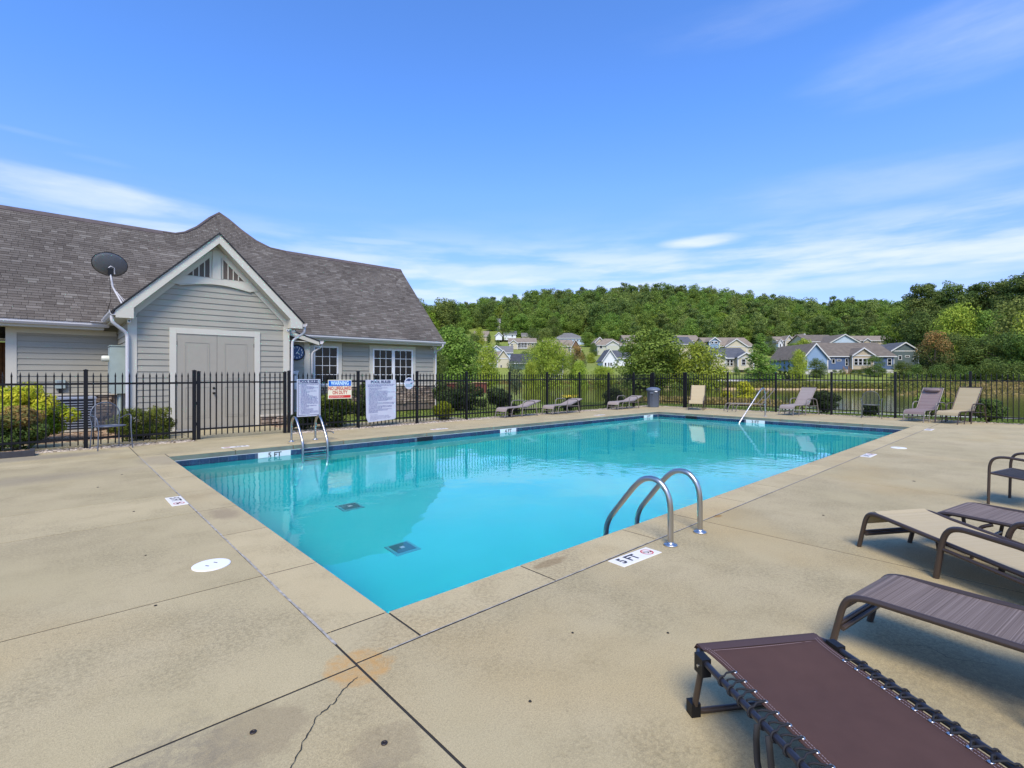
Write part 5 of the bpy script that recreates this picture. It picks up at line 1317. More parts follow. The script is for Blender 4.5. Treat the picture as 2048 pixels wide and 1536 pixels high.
# mesh metal chairs
m_mesh_blue = mat('grey_blue_metal', (.11, .125, .155), .4, metal=.3); m_mesh_grn = mat('grey_green_metal', (.10, .11, .10), .45, metal=.3)
def mesh_chair(label, x, y, rz, m):
    t = thing('metal_chair', label, 'chair', (x, y, 0), rz, 'rounded metal mesh chairs')
    for sx in (-1, 1):
        MB().tube(rounded([(sx * .27, -.26, 0), (sx * .25, -.24, .42), (sx * .27, -.20, .62), (sx * .30, .0, .64), (sx * .22, .22, .55)], .07, 4), .011, 8).build('arm', m, t)
        MB().tube(rounded([(sx * .23, .27, 0), (sx * .21, .22, .42), (sx * .23, .26, .60)], .05, 4), .011, 8).build('leg', m, t)
    MB().tube([(.23 * math.cos(R(a)), .24 + .03 * math.sin(R(a)), .60 + .27 * max(0, math.sin(R(a))) ** .8) for a in range(0, 181, 12)], .012, 8).build('back_frame', m, t)
    MB().tube([(.24 * math.cos(R(a)), .24 * math.sin(R(a)), .43) for a in range(0, 360, 20)], .010, 8, closed=True).build('seat_frame', m, t)
    g = MB()
    for k in range(-11, 12):
        x_ = k * .02; zt = .60 + .27 * math.sqrt(max(0, 1 - (x_ / .23) ** 2)) ** .8; zb = .44
        g.tube([(x_, .235, zb), (x_, .262, zt)], .0022, 4, caps=False, smooth=False)
        l_ = math.sqrt(max(0, .0576 - x_ * x_)); g.tube([(x_, -l_, .43), (x_, l_, .43)], .0022, 4, caps=False, smooth=False)
    for k in range(20):
        z = .45 + k * .021; u = max(0, (z - .60) / .27); w_ = .22 * (math.sqrt(max(0, 1 - u ** 2.4)) if z > .6 else 1)
        if w_ > .02: g.tube([(-w_, .237 + (z - .44) * .06, z), (w_, .237 + (z - .44) * .06, z)], .0022, 4, caps=False, smooth=False)
        yy = -.22 + k * .0232; l_ = math.sqrt(max(0, .0576 - yy * yy)); g.tube([(-l_, yy, .431), (l_, yy, .431)], .0022, 4, caps=False, smooth=False)
    g.build('mesh', m, t)
mesh_chair('blue grey metal mesh chair standing before the fence at the left', -.66, 9.55, R(14), m_mesh_blue)
mesh_chair('dark green grey metal mesh chair on the far side, left of the mauve lounger', 18.15, 1.42, R(-76), m_mesh_grn)
# bin
t = thing('trash_can', 'round grey plastic trash can with a domed lid by the fence corner', 'trash can', (17.85, 9.25, 0))
m_bin = mat('bin_plastic', (.115, .14, .185), .5, var=.1)
MB().lathe([(.225, 0), (.235, .02), (.265, .68), (.285, .69), (.285, .73)], (0, 0, 0), 28).build('body', m_bin, t)
for k in range(10): a = k * math.pi / 5; MB().tube([(.235 * math.cos(a), .235 * math.sin(a), .04), (.262 * math.cos(a), .262 * math.sin(a), .66)], .008, 6).build('rib', m_bin, t)
MB().lathe([(.30, .731), (.305, .77), (.28, .80), (.20, .845), (.10, .865), (.02, .87)], (0, 0, 0), 28).build('lid', m_bin, t)
for a in (R(200), R(20)): MB().box(.27, .32, -.06, .06, .60, .66, Matrix.Rotation(a, 4, 'Z')).build('handle', m_bin, t)
MB().box(-.29, -.286, -.09, .02, .67, .71, Matrix.Rotation(R(48), 4, 'Z')).build('label', m_white, t)

# ------------------------------------------------------------------ plants
def leaf_mat(name, dark, mid, light, transl=.35, objv=.25):
    m = bpy.data.materials.new(name); m.use_nodes = True
    return tone_mat(m, [dark, mid, light], .6, transl, objv, .15)
L_DARK = leaf_mat('leaf_dark', (.06, .10, .026), (.125, .185, .042), (.22, .29, .06))
L_MID = leaf_mat('leaf_mid', (.09, .15, .028), (.18, .28, .045), (.32, .43, .08))
L_LIGHT = leaf_mat('leaf_light', (.18, .25, .032), (.34, .44, .055), (.55, .62, .10))
L_YELLOW = leaf_mat('leaf_yellow', (0.138, 0.161, 0.017), (0.345, 0.380, 0.023), (0.632, 0.598, 0.046))
L_OLIVE = leaf_mat('leaf_olive', (.11, .155, .04), (.21, .275, .06), (.35, .41, .11))
L_RUST = leaf_mat('leaf_rust', (.06, .085, .022), (.12, .155, .04), (.46, .27, .09))
L_BLUE = leaf_mat('leaf_blue', (.07, .10, .05), (.15, .20, .10), (.26, .31, .16))
L_PINE = leaf_mat('leaf_pine', (.06, .10, .028), (.13, .19, .045), (.27, .31, .08))
L_BOX = leaf_mat('leaf_box', (.06, .085, .014), (.14, .18, .028), (.30, .32, .055))
m_bark = mat('bark', (.12, .09, .065), .95, col2=(.06, .045, .035), vscale=12)
def quads(P, Nn, size, name, m, asp=.6, tones=None, seed=0, parent=None, **pr):
    g = np.random.default_rng(seed); n = len(P)
    Nn = Nn + g.normal(0, .38, (n, 3)); Nn /= np.linalg.norm(Nn, axis=1)[:, None] + 1e-9
    a = np.cross(Nn, g.normal(0, 1, (n, 3))); a /= np.linalg.norm(a, axis=1)[:, None] + 1e-9
    b = np.cross(Nn, a); s = (size * g.uniform(.6, 1.35, n))[:, None] if np.ndim(size) == 0 else (size * g.uniform(.7, 1.25, n))[:, None]
    V = np.empty((n, 4, 3)); V[:, 0] = P - a * s * .5; V[:, 1] = P + b * s * asp * .5 + a * s * .05; V[:, 2] = P + a * s * .5 - Nn * s * .12; V[:, 3] = P - b * s * asp * .5 + a * s * .05
    me = bpy.data.meshes.new(name); me.vertices.add(4 * n); me.vertices.foreach_set('co', V.reshape(-1))
    me.loops.add(4 * n); me.loops.foreach_set('vertex_index', np.arange(4 * n, dtype=np.int32))
    me.polygons.add(n); me.polygons.foreach_set('loop_start', np.arange(0, 4 * n, 4, dtype=np.int32)); me.polygons.foreach_set('loop_total', np.full(n, 4, dtype=np.int32))
    at_ = me.attributes.new('tone', 'FLOAT', 'FACE'); at_.data.foreach_set('value', np.clip(tones if tones is not None else g.uniform(0, 1, n), 0, 1).astype(np.float32))
    me.materials.append(m); me.update(calc_edges=True); me.validate()
    return me
def clumps_to_leaves(cl, n, size, name, m, seed=0, asp=.6, shell=.80):
    """cl: list of (center, radii, tone) ellipsoids"""
    g = np.random.default_rng(seed); C_ = np.array([c_[0] for c_ in cl]); Rr = np.array([c_[1] for c_ in cl]); T = np.array([c_[2] for c_ in cl])
    area = (Rr[:, 0] * Rr[:, 1] + Rr[:, 0] * Rr[:, 2]) ; idx = g.choice(len(cl), n, p=area / area.sum())
    d = g.normal(0, 1, (n, 3)); d /= np.linalg.norm(d, axis=1)[:, None]
    r_ = shell + (1.08 - shell) * g.random(n) ** .7
    P = C_[idx] + d * Rr[idx] * r_[:, None]
    Nn = d + np.array([0, 0, .35])
    tones = T[idx] + g.normal(0, .16, n)
    return quads(P, Nn, size, name, m, asp, tones, seed)
def crown_clumps(h, w_, base, nc, seed, shape='round', tone=.5, tz=False):
    g = random.Random(seed); cl = []
    for i in range(nc):
        t = g.random() * (.84 if shape == 'tall' else .95 if shape == 'round' else 1)
        z = base + (h - base) * t
        if shape == 'round': rad = w_ / 2 * math.sqrt(max(.05, 1 - (2 * t - .85) ** 2 * .85))
        elif shape == 'cone': rad = w_ / 2 * (1.02 - t)
        elif shape == 'column': rad = w_ / 2 * (1 - .3 * t)
        elif shape == 'tall': rad = w_ / 2 * max(.14, 1.05 - .95 * t ** 2.8) * g.uniform(.72, 1.12)
        elif shape == 'vase': rad = w_ / 2 * (.45 + .65 * t) * (1 if t < .8 else .8)
        else: rad = w_ / 2 * (.98 - .62 * t) * (.78 + .22 * math.sin(t * 11 + seed))
        a = g.uniform(0, 6.283); rr = rad * math.sqrt(g.random()) * .82
        s = w_ * (g.uniform(.10, .20) if shape != 'tall' else g.uniform(.07, .15)) * (1 if shape != 'cone' else (1.15 - t * .8))
        if shape == 'tall': s *= 1.25 - .5 * t; z -= g.uniform(0, .04) * h
        if shape == 'round' and t > .8: s *= .8
        if shape == 'round': z += g.uniform(-.05, .0) * h
        tn = tone + g.uniform(-.22, .22) + ((t - .55) * 1.1 if tz else 0)
        cl.append(((rr * math.cos(a), rr * math.sin(a), min(z, h - s * .6)), (s, s, s * .75), tn))
    return cl
def trunk_mesh(h, r_, w_, base, seed, limbs=6, name='trunk'):
    g = random.Random(seed); mb = MB()
    lean = g.uniform(-.04, .04) * h
    P = [(lean * t * t, lean * .5 * t, h * .8 * t) for t in [0, .2, .4, .6, .8, 1]]
    mb.tube(P, [r_ * (1.25 if t == 0 else 1 - .75 * t) for t in [0, .2, .4, .6, .8, 1]], 8)
    for k in range(limbs):
        t = lerp(base / h, .75, k / max(1, limbs - 1)); a = g.uniform(0, 6.28); z0 = h * .8 * min(.95, t + .05); L_ = w_ * g.uniform(.25, .42)
        mb.tube([(0, 0, z0), (L_ * .5 * math.cos(a), L_ * .5 * math.sin(a), z0 + L_ * .35), (L_ * math.cos(a), L_ * math.sin(a), z0 + L_ * .75)], [r_ * .4, r_ * .25, r_ * .1], 5)
    return mb.mesh(name, m_bark)
TREE = {}
def tree_kind(key, h, w_, base, nc, n, leaf, m, shape, trunk_r, seeds=(1,), tone=.5, asp=.6, limbs=6, shell=.80):
    TREE[key] = [(clumps_to_leaves(crown_clumps(h, w_, base, nc, s, shape, tone, key == 'rust'), n, leaf, 'crown', m, s, asp, shell), trunk_mesh(h, trunk_r, w_, base, s, limbs)) for s in seeds]
tree_kind('broad', 10, 8.5, 1.0, 85, 14000, .33, L_MID, 'round', .22, (1, 2, 3))
tree_kind('light', 8, 8, .5, 80, 12000, .28, L_LIGHT, 'round', .16, (4, 5))
tree_kind('olive', 10, 8, 1.5, 65, 9000, .30, L_OLIVE, 'round', .2, (6,))
tree_kind('dark', 10, 8, .5, 70, 10000, .30, L_DARK, 'round', .22, (7, 8))
tree_kind('pine', 20, 9, 3.0, 130, 17000, .42, L_PINE, 'tall', .28, (9, 10, 29), asp=.4, limbs=9)
tree_kind('cone', 9, 4.4, .5, 80, 8000, .20, L_MID, 'cone', .16, (11, 12))
tree_kind('arbor', 4, 1.3, .1, 40, 3500, .11, L_DARK, 'cone', .06, (13,), limbs=0)
tree_kind('rust', 8, 7, .6, 60, 9000, .26, L_RUST, 'round', .2, (14,))
tree_kind('willow', 8, 9, .6, 85, 16000, .34, L_LIGHT, 'round', .2, (15,), tone=.35, asp=.28)
tree_kind('blue', 3.2, 3.6, .6, 40, 4000, .14, L_BLUE, 'vase', .08, (16,))
tree_kind('shrubd', 1.6, 2.2, .05, 30, 2600, .10, L_DARK, 'round', .03, (17, 18), limbs=0)
tree_kind('shrubl', 1.6, 2.4, .05, 30, 2600, .10, L_LIGHT, 'round', .03, (19, 20), limbs=0)
KH = dict(broad=(9.7, 8.5), light=(7.75, 8), olive=(9.7, 8), dark=(9.7, 8), pine=(17.8, 9), cone=(9, 4.4), arbor=(4, 1.3), rust=(7.75, 7), willow=(7.75, 9), blue=(3.2, 3.6), shrubd=(1.6, 2.2), shrubl=(1.6, 2.4))
def tree(kind, label, px, top_py, Z, wpx, base_py=None, var=0, cat='tree', name='tree', group=None, rz=None):
    p = at(px, 750, Z); gz_ = ground(p.x, p.y)
    zt = CZ + (750 - top_py) / 1000 * Z
    h, w_ = KH[kind]; sz = (zt - gz_) / h; sx = wpx / 1000 * Z / w_
    t = thing(name, label, cat, (p.x, p.y, gz_ - .05), rnd.uniform(0, 6.28) if rz is None else rz, group)
    t.scale = (sx, sx, sz)
    c_, k_ = TREE[kind][var % len(TREE[kind])]
    link('crown', c_, t)
    if kind not in ('shrubd', 'shrubl'): link('trunk', k_, t)
    return t
# beside and beyond the clubhouse (photo column, top row, distance, width)
tree('broad', 'tall leafy green tree right behind the clubhouse corner', 905, 655, 52, 120, var=0)
tree('dark', 'dark rounded tree half hidden behind the clubhouse gutter end', 862, 688, 40, 70, var=0)
tree('light', 'yellow green tree in front of the tan roofed house by the pond', 975, 690, 58, 60, var=1)
tree('blue', 'blue green weeping shrub by the pond bank left of the willow', 1032, 722, 52, 42, name='shrub', cat='shrub')
tree('willow', 'large pale green willow in front of the dark cottage', 1096, 678, 84, 104)
tree('light', 'bright green bush below the willow on its left', 1062, 722, 74, 36, name='shrub', cat='shrub')
tree('light', 'bright yellow green round bush right of the willow', 1158, 722, 86, 44, var=1, name='shrub', cat='shrub')
tree('rust', 'reddish brown tree right of the willow', 1155, 692, 100, 40)
tree('light', 'low yellow green bush in front of the narrow white gable', 1205, 732, 92, 60, name='shrub', cat='shrub')
tree('broad', 'large spreading green tree overhanging the middle of the pond', 1302, 660, 76, 142, var=1)
tree('light', 'wide yellow green tree right of the large spreading tree', 1398, 686, 74, 116, var=1)
tree('shrubd', 'dark bush hanging over the pond below the yellow green tree', 1372, 746, 72, 90, var=0, name='shrub', cat='shrub')
tree('shrubd', 'dark bush at the water below the large spreading tree', 1268, 746, 76, 84, var=1, name='shrub', cat='shrub')
tree('cone', 'upright bright green tree between the cream cottage and the conifers', 1521, 666, 82, 84)
tree('light', 'slender young tree in front of the light blue gable', 1597, 700, 84, 34)
for i, (px, tp) in enumerate(((1549, 724), (1560, 716), (1569, 718), (1578, 714), (1588, 720))):
    tree('arbor', 'dark narrow conifer, ' + ['leftmost', 'second from the left', 'middle one', 'second from the right', 'rightmost'][i] + ' of the row of five', px, tp, 86, 13, name='conifer', group='row of narrow conifers', cat='conifer')
tree('dark', 'dark leaved small tree before the light blue gable', 1634, 716, 88, 36, name='crape_myrtle')
tree('dark', 'dark green small tree in front of the blue house windows', 1749, 712, 90, 40, var=1)
tree('light', 'leafy tree between the two right background roofs', 1608, 678, 118, 42)
tree('rust', 'dense tree with a rusty top right of the dark green house', 1868, 665, 84, 74)
tree('dark', 'dark shrub left of the rusty topped tree', 1806, 722, 86, 44, name='shrub', cat='shrub')
for i, (k, px, tp, Z, wd, v, lab) in enumerate((
    ('pine', 1842, 563, 118, 96, 0, 'tall pine with open top, leftmost of the tall trees on the right'),
    ('pine', 1905, 556, 122, 90, 1, 'tall pine right of the leftmost tall one'),
    ('pine', 1962, 562, 120, 92, 0, 'tall dark pine above the yellow green trees'),
    ('pine', 2022, 545, 112, 96, 1, 'tall pine near the right edge of the wood'),
    ('pine', 2085, 530, 105, 110, 0, 'tallest pine at the far right'),
    ('pine', 1875, 575, 126, 84, 2, 'tall green tree between the two leftmost tall pines'),
    ('pine', 1935, 572, 124, 84, 1, 'tall green tree in the gap above the yellow green one'),
    ('pine', 1992, 560, 118, 88, 2, 'tall green tree left of the pine near the right edge'),
    ('pine', 2055, 545, 108, 100, 0, 'tall green tree cut by the right edge behind the olive one'),
    ('broad', 1800, 612, 135, 70, 2, 'green tree at the left end of the right wood'),
    ('dark', 1845, 626, 112, 80, 0, 'dark tree below the leftmost tall pine'),
    ('light', 1920, 612, 102, 96, 0, 'yellow green tree in the middle of the right wood'),
    ('broad', 1975, 625, 100, 90, 0, 'mid green tree right of the yellow green one'),
    ('olive', 2042, 595, 88, 110, 0, 'olive yellow tree at the right edge'),
    ('light', 2095, 610, 80, 120, 1, 'bright yellow green tree cut by the right edge'),
    ('dark', 1905, 668, 88, 90, 1, 'dark tree low in the right wood beside the rusty topped one'),
    ('dark', 1962, 675, 84, 96, 0, 'dark spreading tree low in the middle of the right wood'),
    ('dark', 2020, 668, 80, 100, 1, 'dark tree low at the right of the wood'),
    ('broad', 2085, 655, 76, 110, 2, 'leafy tree low at the right edge'))):
    tree(k, lab, px, tp, Z, wd, var=v)
for i, (px, tp, Z, wd, k) in enumerate(((1830, 728, 82, 40, 'shrubd'), (1880, 726, 80, 46, 'shrubd'), (1925, 728, 79, 50, 'shrubd'), (1975, 718, 77, 56, 'shrubd'), (2030, 724, 74, 60, 'shrubd'))):
    tree(k, 'dark shrub at the foot of the right wood, ' + ['first', 'second', 'third', 'fourth', 'fifth'][i] + ' from the left', px, tp, Z, wd, var=i, name='shrub', cat='shrub', group='shrubs at the foot of the wood')
# among the hillside houses
for i, (k, px, tp, Z, wd, lab) in enumerate((
    ('cone', 1010, 622, 200, 42, 'tall narrow tree in front of the white hillside house'),
    ('broad', 1043, 628, 215, 46, 'green tree between the white hillside house and the big tree'),
    ('broad', 1085, 616, 205, 60, 'big bright green tree on the hillside above the beige house'),
    ('dark', 1108, 634, 195, 34, 'dark tree right of the big hillside tree'),
    ('pine', 1160, 612, 240, 46, 'thin trunked tree above the hipped roof house'),
    ('olive', 1190, 628, 225, 60, 'olive tree above the lawn on the hillside'),
    ('dark', 978, 668, 180, 14, 'small dark conifer beside the yellow slope'),
    ('dark', 996, 680, 170, 12, 'small dark bush under the white hillside house'),
    ('dark', 1186, 686, 150, 22, 'round dark bush at the top of the bright lawn'),
    ('cone', 1165, 700, 140, 20, 'small green tree beside the brown gabled house'),
    ('broad', 985, 632, 235, 30, 'green tree left of the tall cream house'))):
    tree(k, lab, px, tp, Z, wd, var=i)

for i, (k, px, tp, Z, wd, lab) in enumerate((
    ('dark', 946, 668, 150, 34, 'dark tree on the slope left of the grey roofed house'),
    ('broad', 1000, 690, 140, 20, 'small green tree above the grey roofed house'),
    ('broad', 1078, 690, 140, 26, 'green tree between the beige house and the willow'),
    ('dark', 1050, 702, 128, 24, 'dark low tree below the beige house porch'),
    ('light', 1182, 706, 125, 22, 'small yellow green tree on the bright lawn'),
    ('broad', 1246, 694, 120, 30, 'green tree right of the narrow white cottage'),
    ('light', 1345, 700, 90, 44, 'yellow green tree between the spreading tree and the wide one'),
    ('broad', 1425, 672, 170, 26, 'green tree behind the roofs right of the spreading tree'),
    ('dark', 1540, 672, 150, 26, 'dark tree left of the small cream house with steep gables'),
    ('broad', 1585, 686, 130, 34, 'green tree in front of the small cream house with steep gables'),
    ('dark', 1208, 664, 178, 30, 'dark tree above the pale two storey house'),
    ('olive', 1090, 655, 188, 34, 'olive tree left of the hipped roof house'),
    ('broad', 1175, 664, 180, 30, 'leafy tree at the right end of the hipped roof house'),
    ('dark', 1064, 655, 186, 26, 'dark tree between the white hillside house and the olive one'),
    ('light', 958, 655, 182, 26, 'pale green tree beside the upper left tan roof'))):
    tree(k, lab, px, tp, Z, wd, var=i + 1)
# shrubs near the clubhouse and along the fence
def near_shrub(name, label, x, y, w_, d_, h, n, leaf, m, seed, shape='box', cat='shrub', tone=.5, tips=None, z=-.03, asp=.55, group=None):
    g = random.Random(seed); cl = []
    nc = 46
    for i in range(nc):
        if shape == 'box':
            u, v, t = g.uniform(-1, 1), g.uniform(-1, 1), g.uniform(.12, .93); k = (1 - .25 * max(0, t - .6) / .4)
            s = min(w_, d_, h) * g.uniform(.12, .2); cl.append((((w_ / 2 - s * .8) * u * k, (d_ / 2 - s * .8) * v * k, h * t * .95), (s * 1.2, s * 1.2, s), tone + g.uniform(-.15, .15) + (t - .5) * (tips or 0)))
        else:
            a = g.uniform(0, 6.28); el_ = g.uniform(-1.1, 1.45); rr = g.uniform(.45, .86); s = min(w_, h) * g.uniform(.13, .23)
            cl.append(((w_ / 2 * rr * math.cos(a) * math.cos(el_), d_ / 2 * rr * math.sin(a) * math.cos(el_), h * (.5 + .46 * rr * math.sin(el_))), (s, s, s * .8), tone + g.uniform(-.2, .2) + math.sin(el_) * (tips or 0) * .5))
    t = thing(name, label, cat, (x, y, z), 0, group)
    link('foliage', clumps_to_leaves(cl, n, leaf, 'foliage', m, seed, asp, .6), t)
    st = MB()
    for k in range(7):
        a = k * .9; st.tube([(.03 * math.cos(a), .03 * math.sin(a), 0), (w_ * .16 * math.cos(a), d_ * .16 * math.sin(a), h * .6)], [.012, .005], 5)
    st.build('stem', m_bark, t)
    return t
L_YS = leaf_mat('leaf_gold_thread', (.13, .24, .02), (.36, .45, .03), (.66, .62, .05), objv=0)
L_RS = leaf_mat('leaf_green_red', (.08, .14, .035), (.20, .28, .06), (.55, .34, .12), objv=0)
L_HOLLY = leaf_mat('leaf_holly', (.02, .036, .014), (.045, .07, .022), (.11, .15, .04), objv=0)
near_shrub('golden_shrub', 'bright yellow and green feathery shrub behind the left end of the fence', -2.0, 11.9, 2.15, 1.3, 1.22, 22000, .085, L_YS, 31, 'ball', tone=.55, tips=.6, asp=.3)
near_shrub('shrub', 'leafy green shrub with reddish tips in front of the yellow one at the left edge', -2.0, 10.55, 1.15, .9, .85, 11000, .055, L_RS, 32, 'ball', tone=.5, tips=.8)
near_shrub('hedge', 'boxy clipped green hedge shrub right of the mesh chair, before the gable', .05, 10.85, 1.12, .85, .72, 11000, .042, L_BOX, 33, 'box', tone=.5, tips=.3)
near_shrub('shrub', 'small clipped bush beside the conduit at the gable bay corner', -.35, 11.9, .45, .4, .55, 2500, .04, L_BOX, 34, 'ball', tone=.5, tips=.3)
near_shrub('shrub', 'small dark blue green bush peeping over the fence at the left edge', -3.0, 13.6, .9, .8, 1.2, 3000, .07, L_BLUE, 43, 'ball', tone=.3)
near_shrub('shrub', 'loose green shrub behind the smaller rules sign and the warning sign', 4.15, 10.62, 1.15, .8, 1.0, 9500, .07, L_BOX, 35, 'ball', tone=.42, tips=.5)
near_shrub('shrub', 'dark low shrub at the foot of the smaller rules sign', 3.3, 10.55, .9, .5, .5, 4500, .06, L_HOLLY, 36, 'ball')
near_shrub('hedge', 'tall dark holly hedge behind the warning sign under the small window', 7.0, 13.9, 1.5, 1.0, 1.25, 9500, .07, L_HOLLY, 37, 'box', tips=.5)
near_shrub('hedge', 'wide dark clipped hedge at the right corner of the clubhouse', 10.6, 13.6, 2.3, 1.2, 1.15, 14000, .07, L_HOLLY, 38, 'box', tips=.9, tone=.45)
near_shrub('hedge', 'round dark holly bush right of the wide dark hedge', 12.4, 13.3, 1.3, 1.1, .95, 9000, .07, L_HOLLY, 39, 'ball', tips=.4)
near_shrub('shrub', 'small pale yellow green shrub at the fence right of the round sign', 7.65, 10.5, .80, .6, .62, 6000, .05, L_YELLOW, 40, 'ball', tone=.30, tips=.4)
near_shrub('shrub', 'small dark shrub under the first flat lounger behind the fence', 10.6, 10.4, .5, .5, .4, 2200, .05, L_HOLLY, 41, 'ball')
near_shrub('shrub', 'rounded green shrub with yellow flowers right of the middle flat lounger', 13.9, 10.6, 1.0, .7, .55, 5000, .06, L_HOLLY, 42, 'ball', tips=.2)
near_shrub('shrub', 'dark round shrub behind the lounger by the bin', 17.0, 10.75, 1.35, .8, .85, 7000, .07, L_HOLLY, 44, 'ball')
near_shrub('shrub', 'large dark round shrub behind the lounger with raised back', 19.9, 3.35, 1.3, 1.7, .85, 9000, .07, L_HOLLY, 45, 'ball')
near_shrub('shrub', 'small dark shrub left of the far mesh chair', 19.5, 1.75, .7, .7, .42, 2500, .06, L_HOLLY, 46, 'ball')
near_shrub('shrub', 'leafy bush behind the fence between the mauve and tan loungers', 21.3, .3, .9, .9, .9, 3000, .07, L_MID, 47, 'ball')
near_shrub('shrub', 'loose leafy shrub at the fence right of the stained tan lounger', 19.45, -1.25, .8, .95, .75, 5500, .065, L_RS, 48, 'ball', tone=.2)
# flowers on the rounded shrub
fm = mat('yellow_petal', (.75, .55, .03), .6)
b_ = MB()
for k in range(60):
    a = rnd.uniform(0, 6.28); r_ = .42 * math.sqrt(rnd.random()); x, y = 13.9 + r_ * math.cos(a), 10.6 + r_ * .7 * math.sin(a); z = .50 + rnd.uniform(-.04, .05) + .03; s = .022
    b_.add([(x - s, y - s, z), (x + s, y - s, z + .01), (x + s, y + s, z), (x - s, y + s, z + .01), (x, y, z + .02)], [(0, 1, 4), (1, 2, 4), (2, 3, 4), (3, 0, 4)])
tag = b_.build('flowers', fm, kind='stuff', label='small yellow flowers on the rounded shrub by the fence')
# goldenrod by the pond
def reeds(name, label, pts, n, hgt, spread, m, size, seed, asp=.25, group=None, kind='stuff'):
    g = np.random.default_rng(seed); P = []
    for k in range(n):
        p = pts[k % len(pts)]; x, y = p[0] + g.normal(0, spread), p[1] + g.normal(0, spread); P.append((x, y, ground(x, y) + hgt * g.random() ** .8))
    P = np.array(P); Nn = g.normal(0, 1, P.shape); Nn[:, 2] *= .3
    me = quads(P, Nn, size, name, m, asp, seed=seed)
    return link(name, me, kind=kind, label=label)
def shore(px0, px1, off, n):
    o_ = []
    for i in range(n):
        px = lerp(px0, px1, i / (n - 1)); u = (px - 1024) / 1000; zs = tab(u, [(.05, 97), (.2, 95), (.42, 74), (1.0, 68), (1.3, 60)]); v = at(px, 750, zs + off); o_.append((v.x, v.y))
    return o_
L_REED = leaf_mat('reed_leaf', (.17, .15, .04), (.31, .25, .075), (.48, .33, .14), objv=0)
L_REEDG = leaf_mat('reed_green', (.10, .12, .02), (.19, .21, .04), (.33, .32, .08), objv=0)
reeds('reeds', 'dark reeds and brush along the far shore', shore(1380, 1800, 2.6, 120), 14000, .75, .9, L_REEDG, .35, 51)
reeds('reeds', 'tan and green meadow grass on the right bank of the pond', [(lambda v: (v.x, v.y))(at(px, 750, Z)) for px in range(1860, 2300, 9) for Z in (52, 56, 60, 64, 68)], 26000, 1.25, 1.6, L_REED, .5, 52)
reeds('reeds', 'green brush on the bank left of the meadow grass', [(lambda v: (v.x, v.y))(at(px, 750, Z)) for px in range(1812, 1900, 8) for Z in (64, 68, 72)], 7000, 1.4, 1.2, L_REEDG, .5, 53)
reeds('reeds', 'pale grasses along the left shore of the pond', shore(985, 1250, 1.0, 80), 5000, .45, .7, L_REED, .3, 54)
reeds('reeds', 'tall grasses on the near bank of the pond behind the fence', [(lambda v: (v.x, v.y))(at(px, 750, Z)) for px in range(1300, 1560, 10) for Z in (31, 32.5)], 2600, .45, .5, L_REED, .26, 55)
t = near_shrub('goldenrod', 'bright yellow goldenrod standing at the pond behind the fence', *[at(1490, 750, 33)[k] for k in (0, 1)], 1.5, 1.0, 1.9, 3500, .12, L_YELLOW, 56, 'ball', tone=.85, z=-.75)
t = near_shrub('goldenrod', 'shorter yellow goldenrod left of the tall one', *[at(1455, 750, 34)[k] for k in (0, 1)], 1.3, .9, 1.1, 2200, .12, L_YELLOW, 57, 'ball', tone=.7, z=-.75)
# lawn tufts near the fence so the grass has a nap
def grass():
    g = np.random.default_rng(77); n = 60000; P = np.empty((n, 3)); k = 0
    xs = g.uniform(4.6, 26, n * 3); ys = g.uniform(-3, 22, n * 3)
    for x, y in zip(xs, ys):
        if k >= n: break
        if (x < 19.2 and y < 10.4) or (y < 11.4 and x < 8.5) or (x < 10.6 and y > 14.9) or (x < 4.7): continue
        P[k] = (x, y, ground(x, y) + .012); k += 1
    P = P[:k]; Nn = np.tile([1.0, 0, 0], (k, 1)) + g.normal(0, .8, (k, 3)); Nn[:, 2] *= .2
    me = quads(P, Nn, .065, 'grass', leaf_mat('grass_blade', (.075, .12, .02), (.13, .19, .035), (.24, .28, .08), objv=0), .3, seed=78)
    link('grass', me, kind='stuff', label='short grass of the lawn behind the fence')
grass()

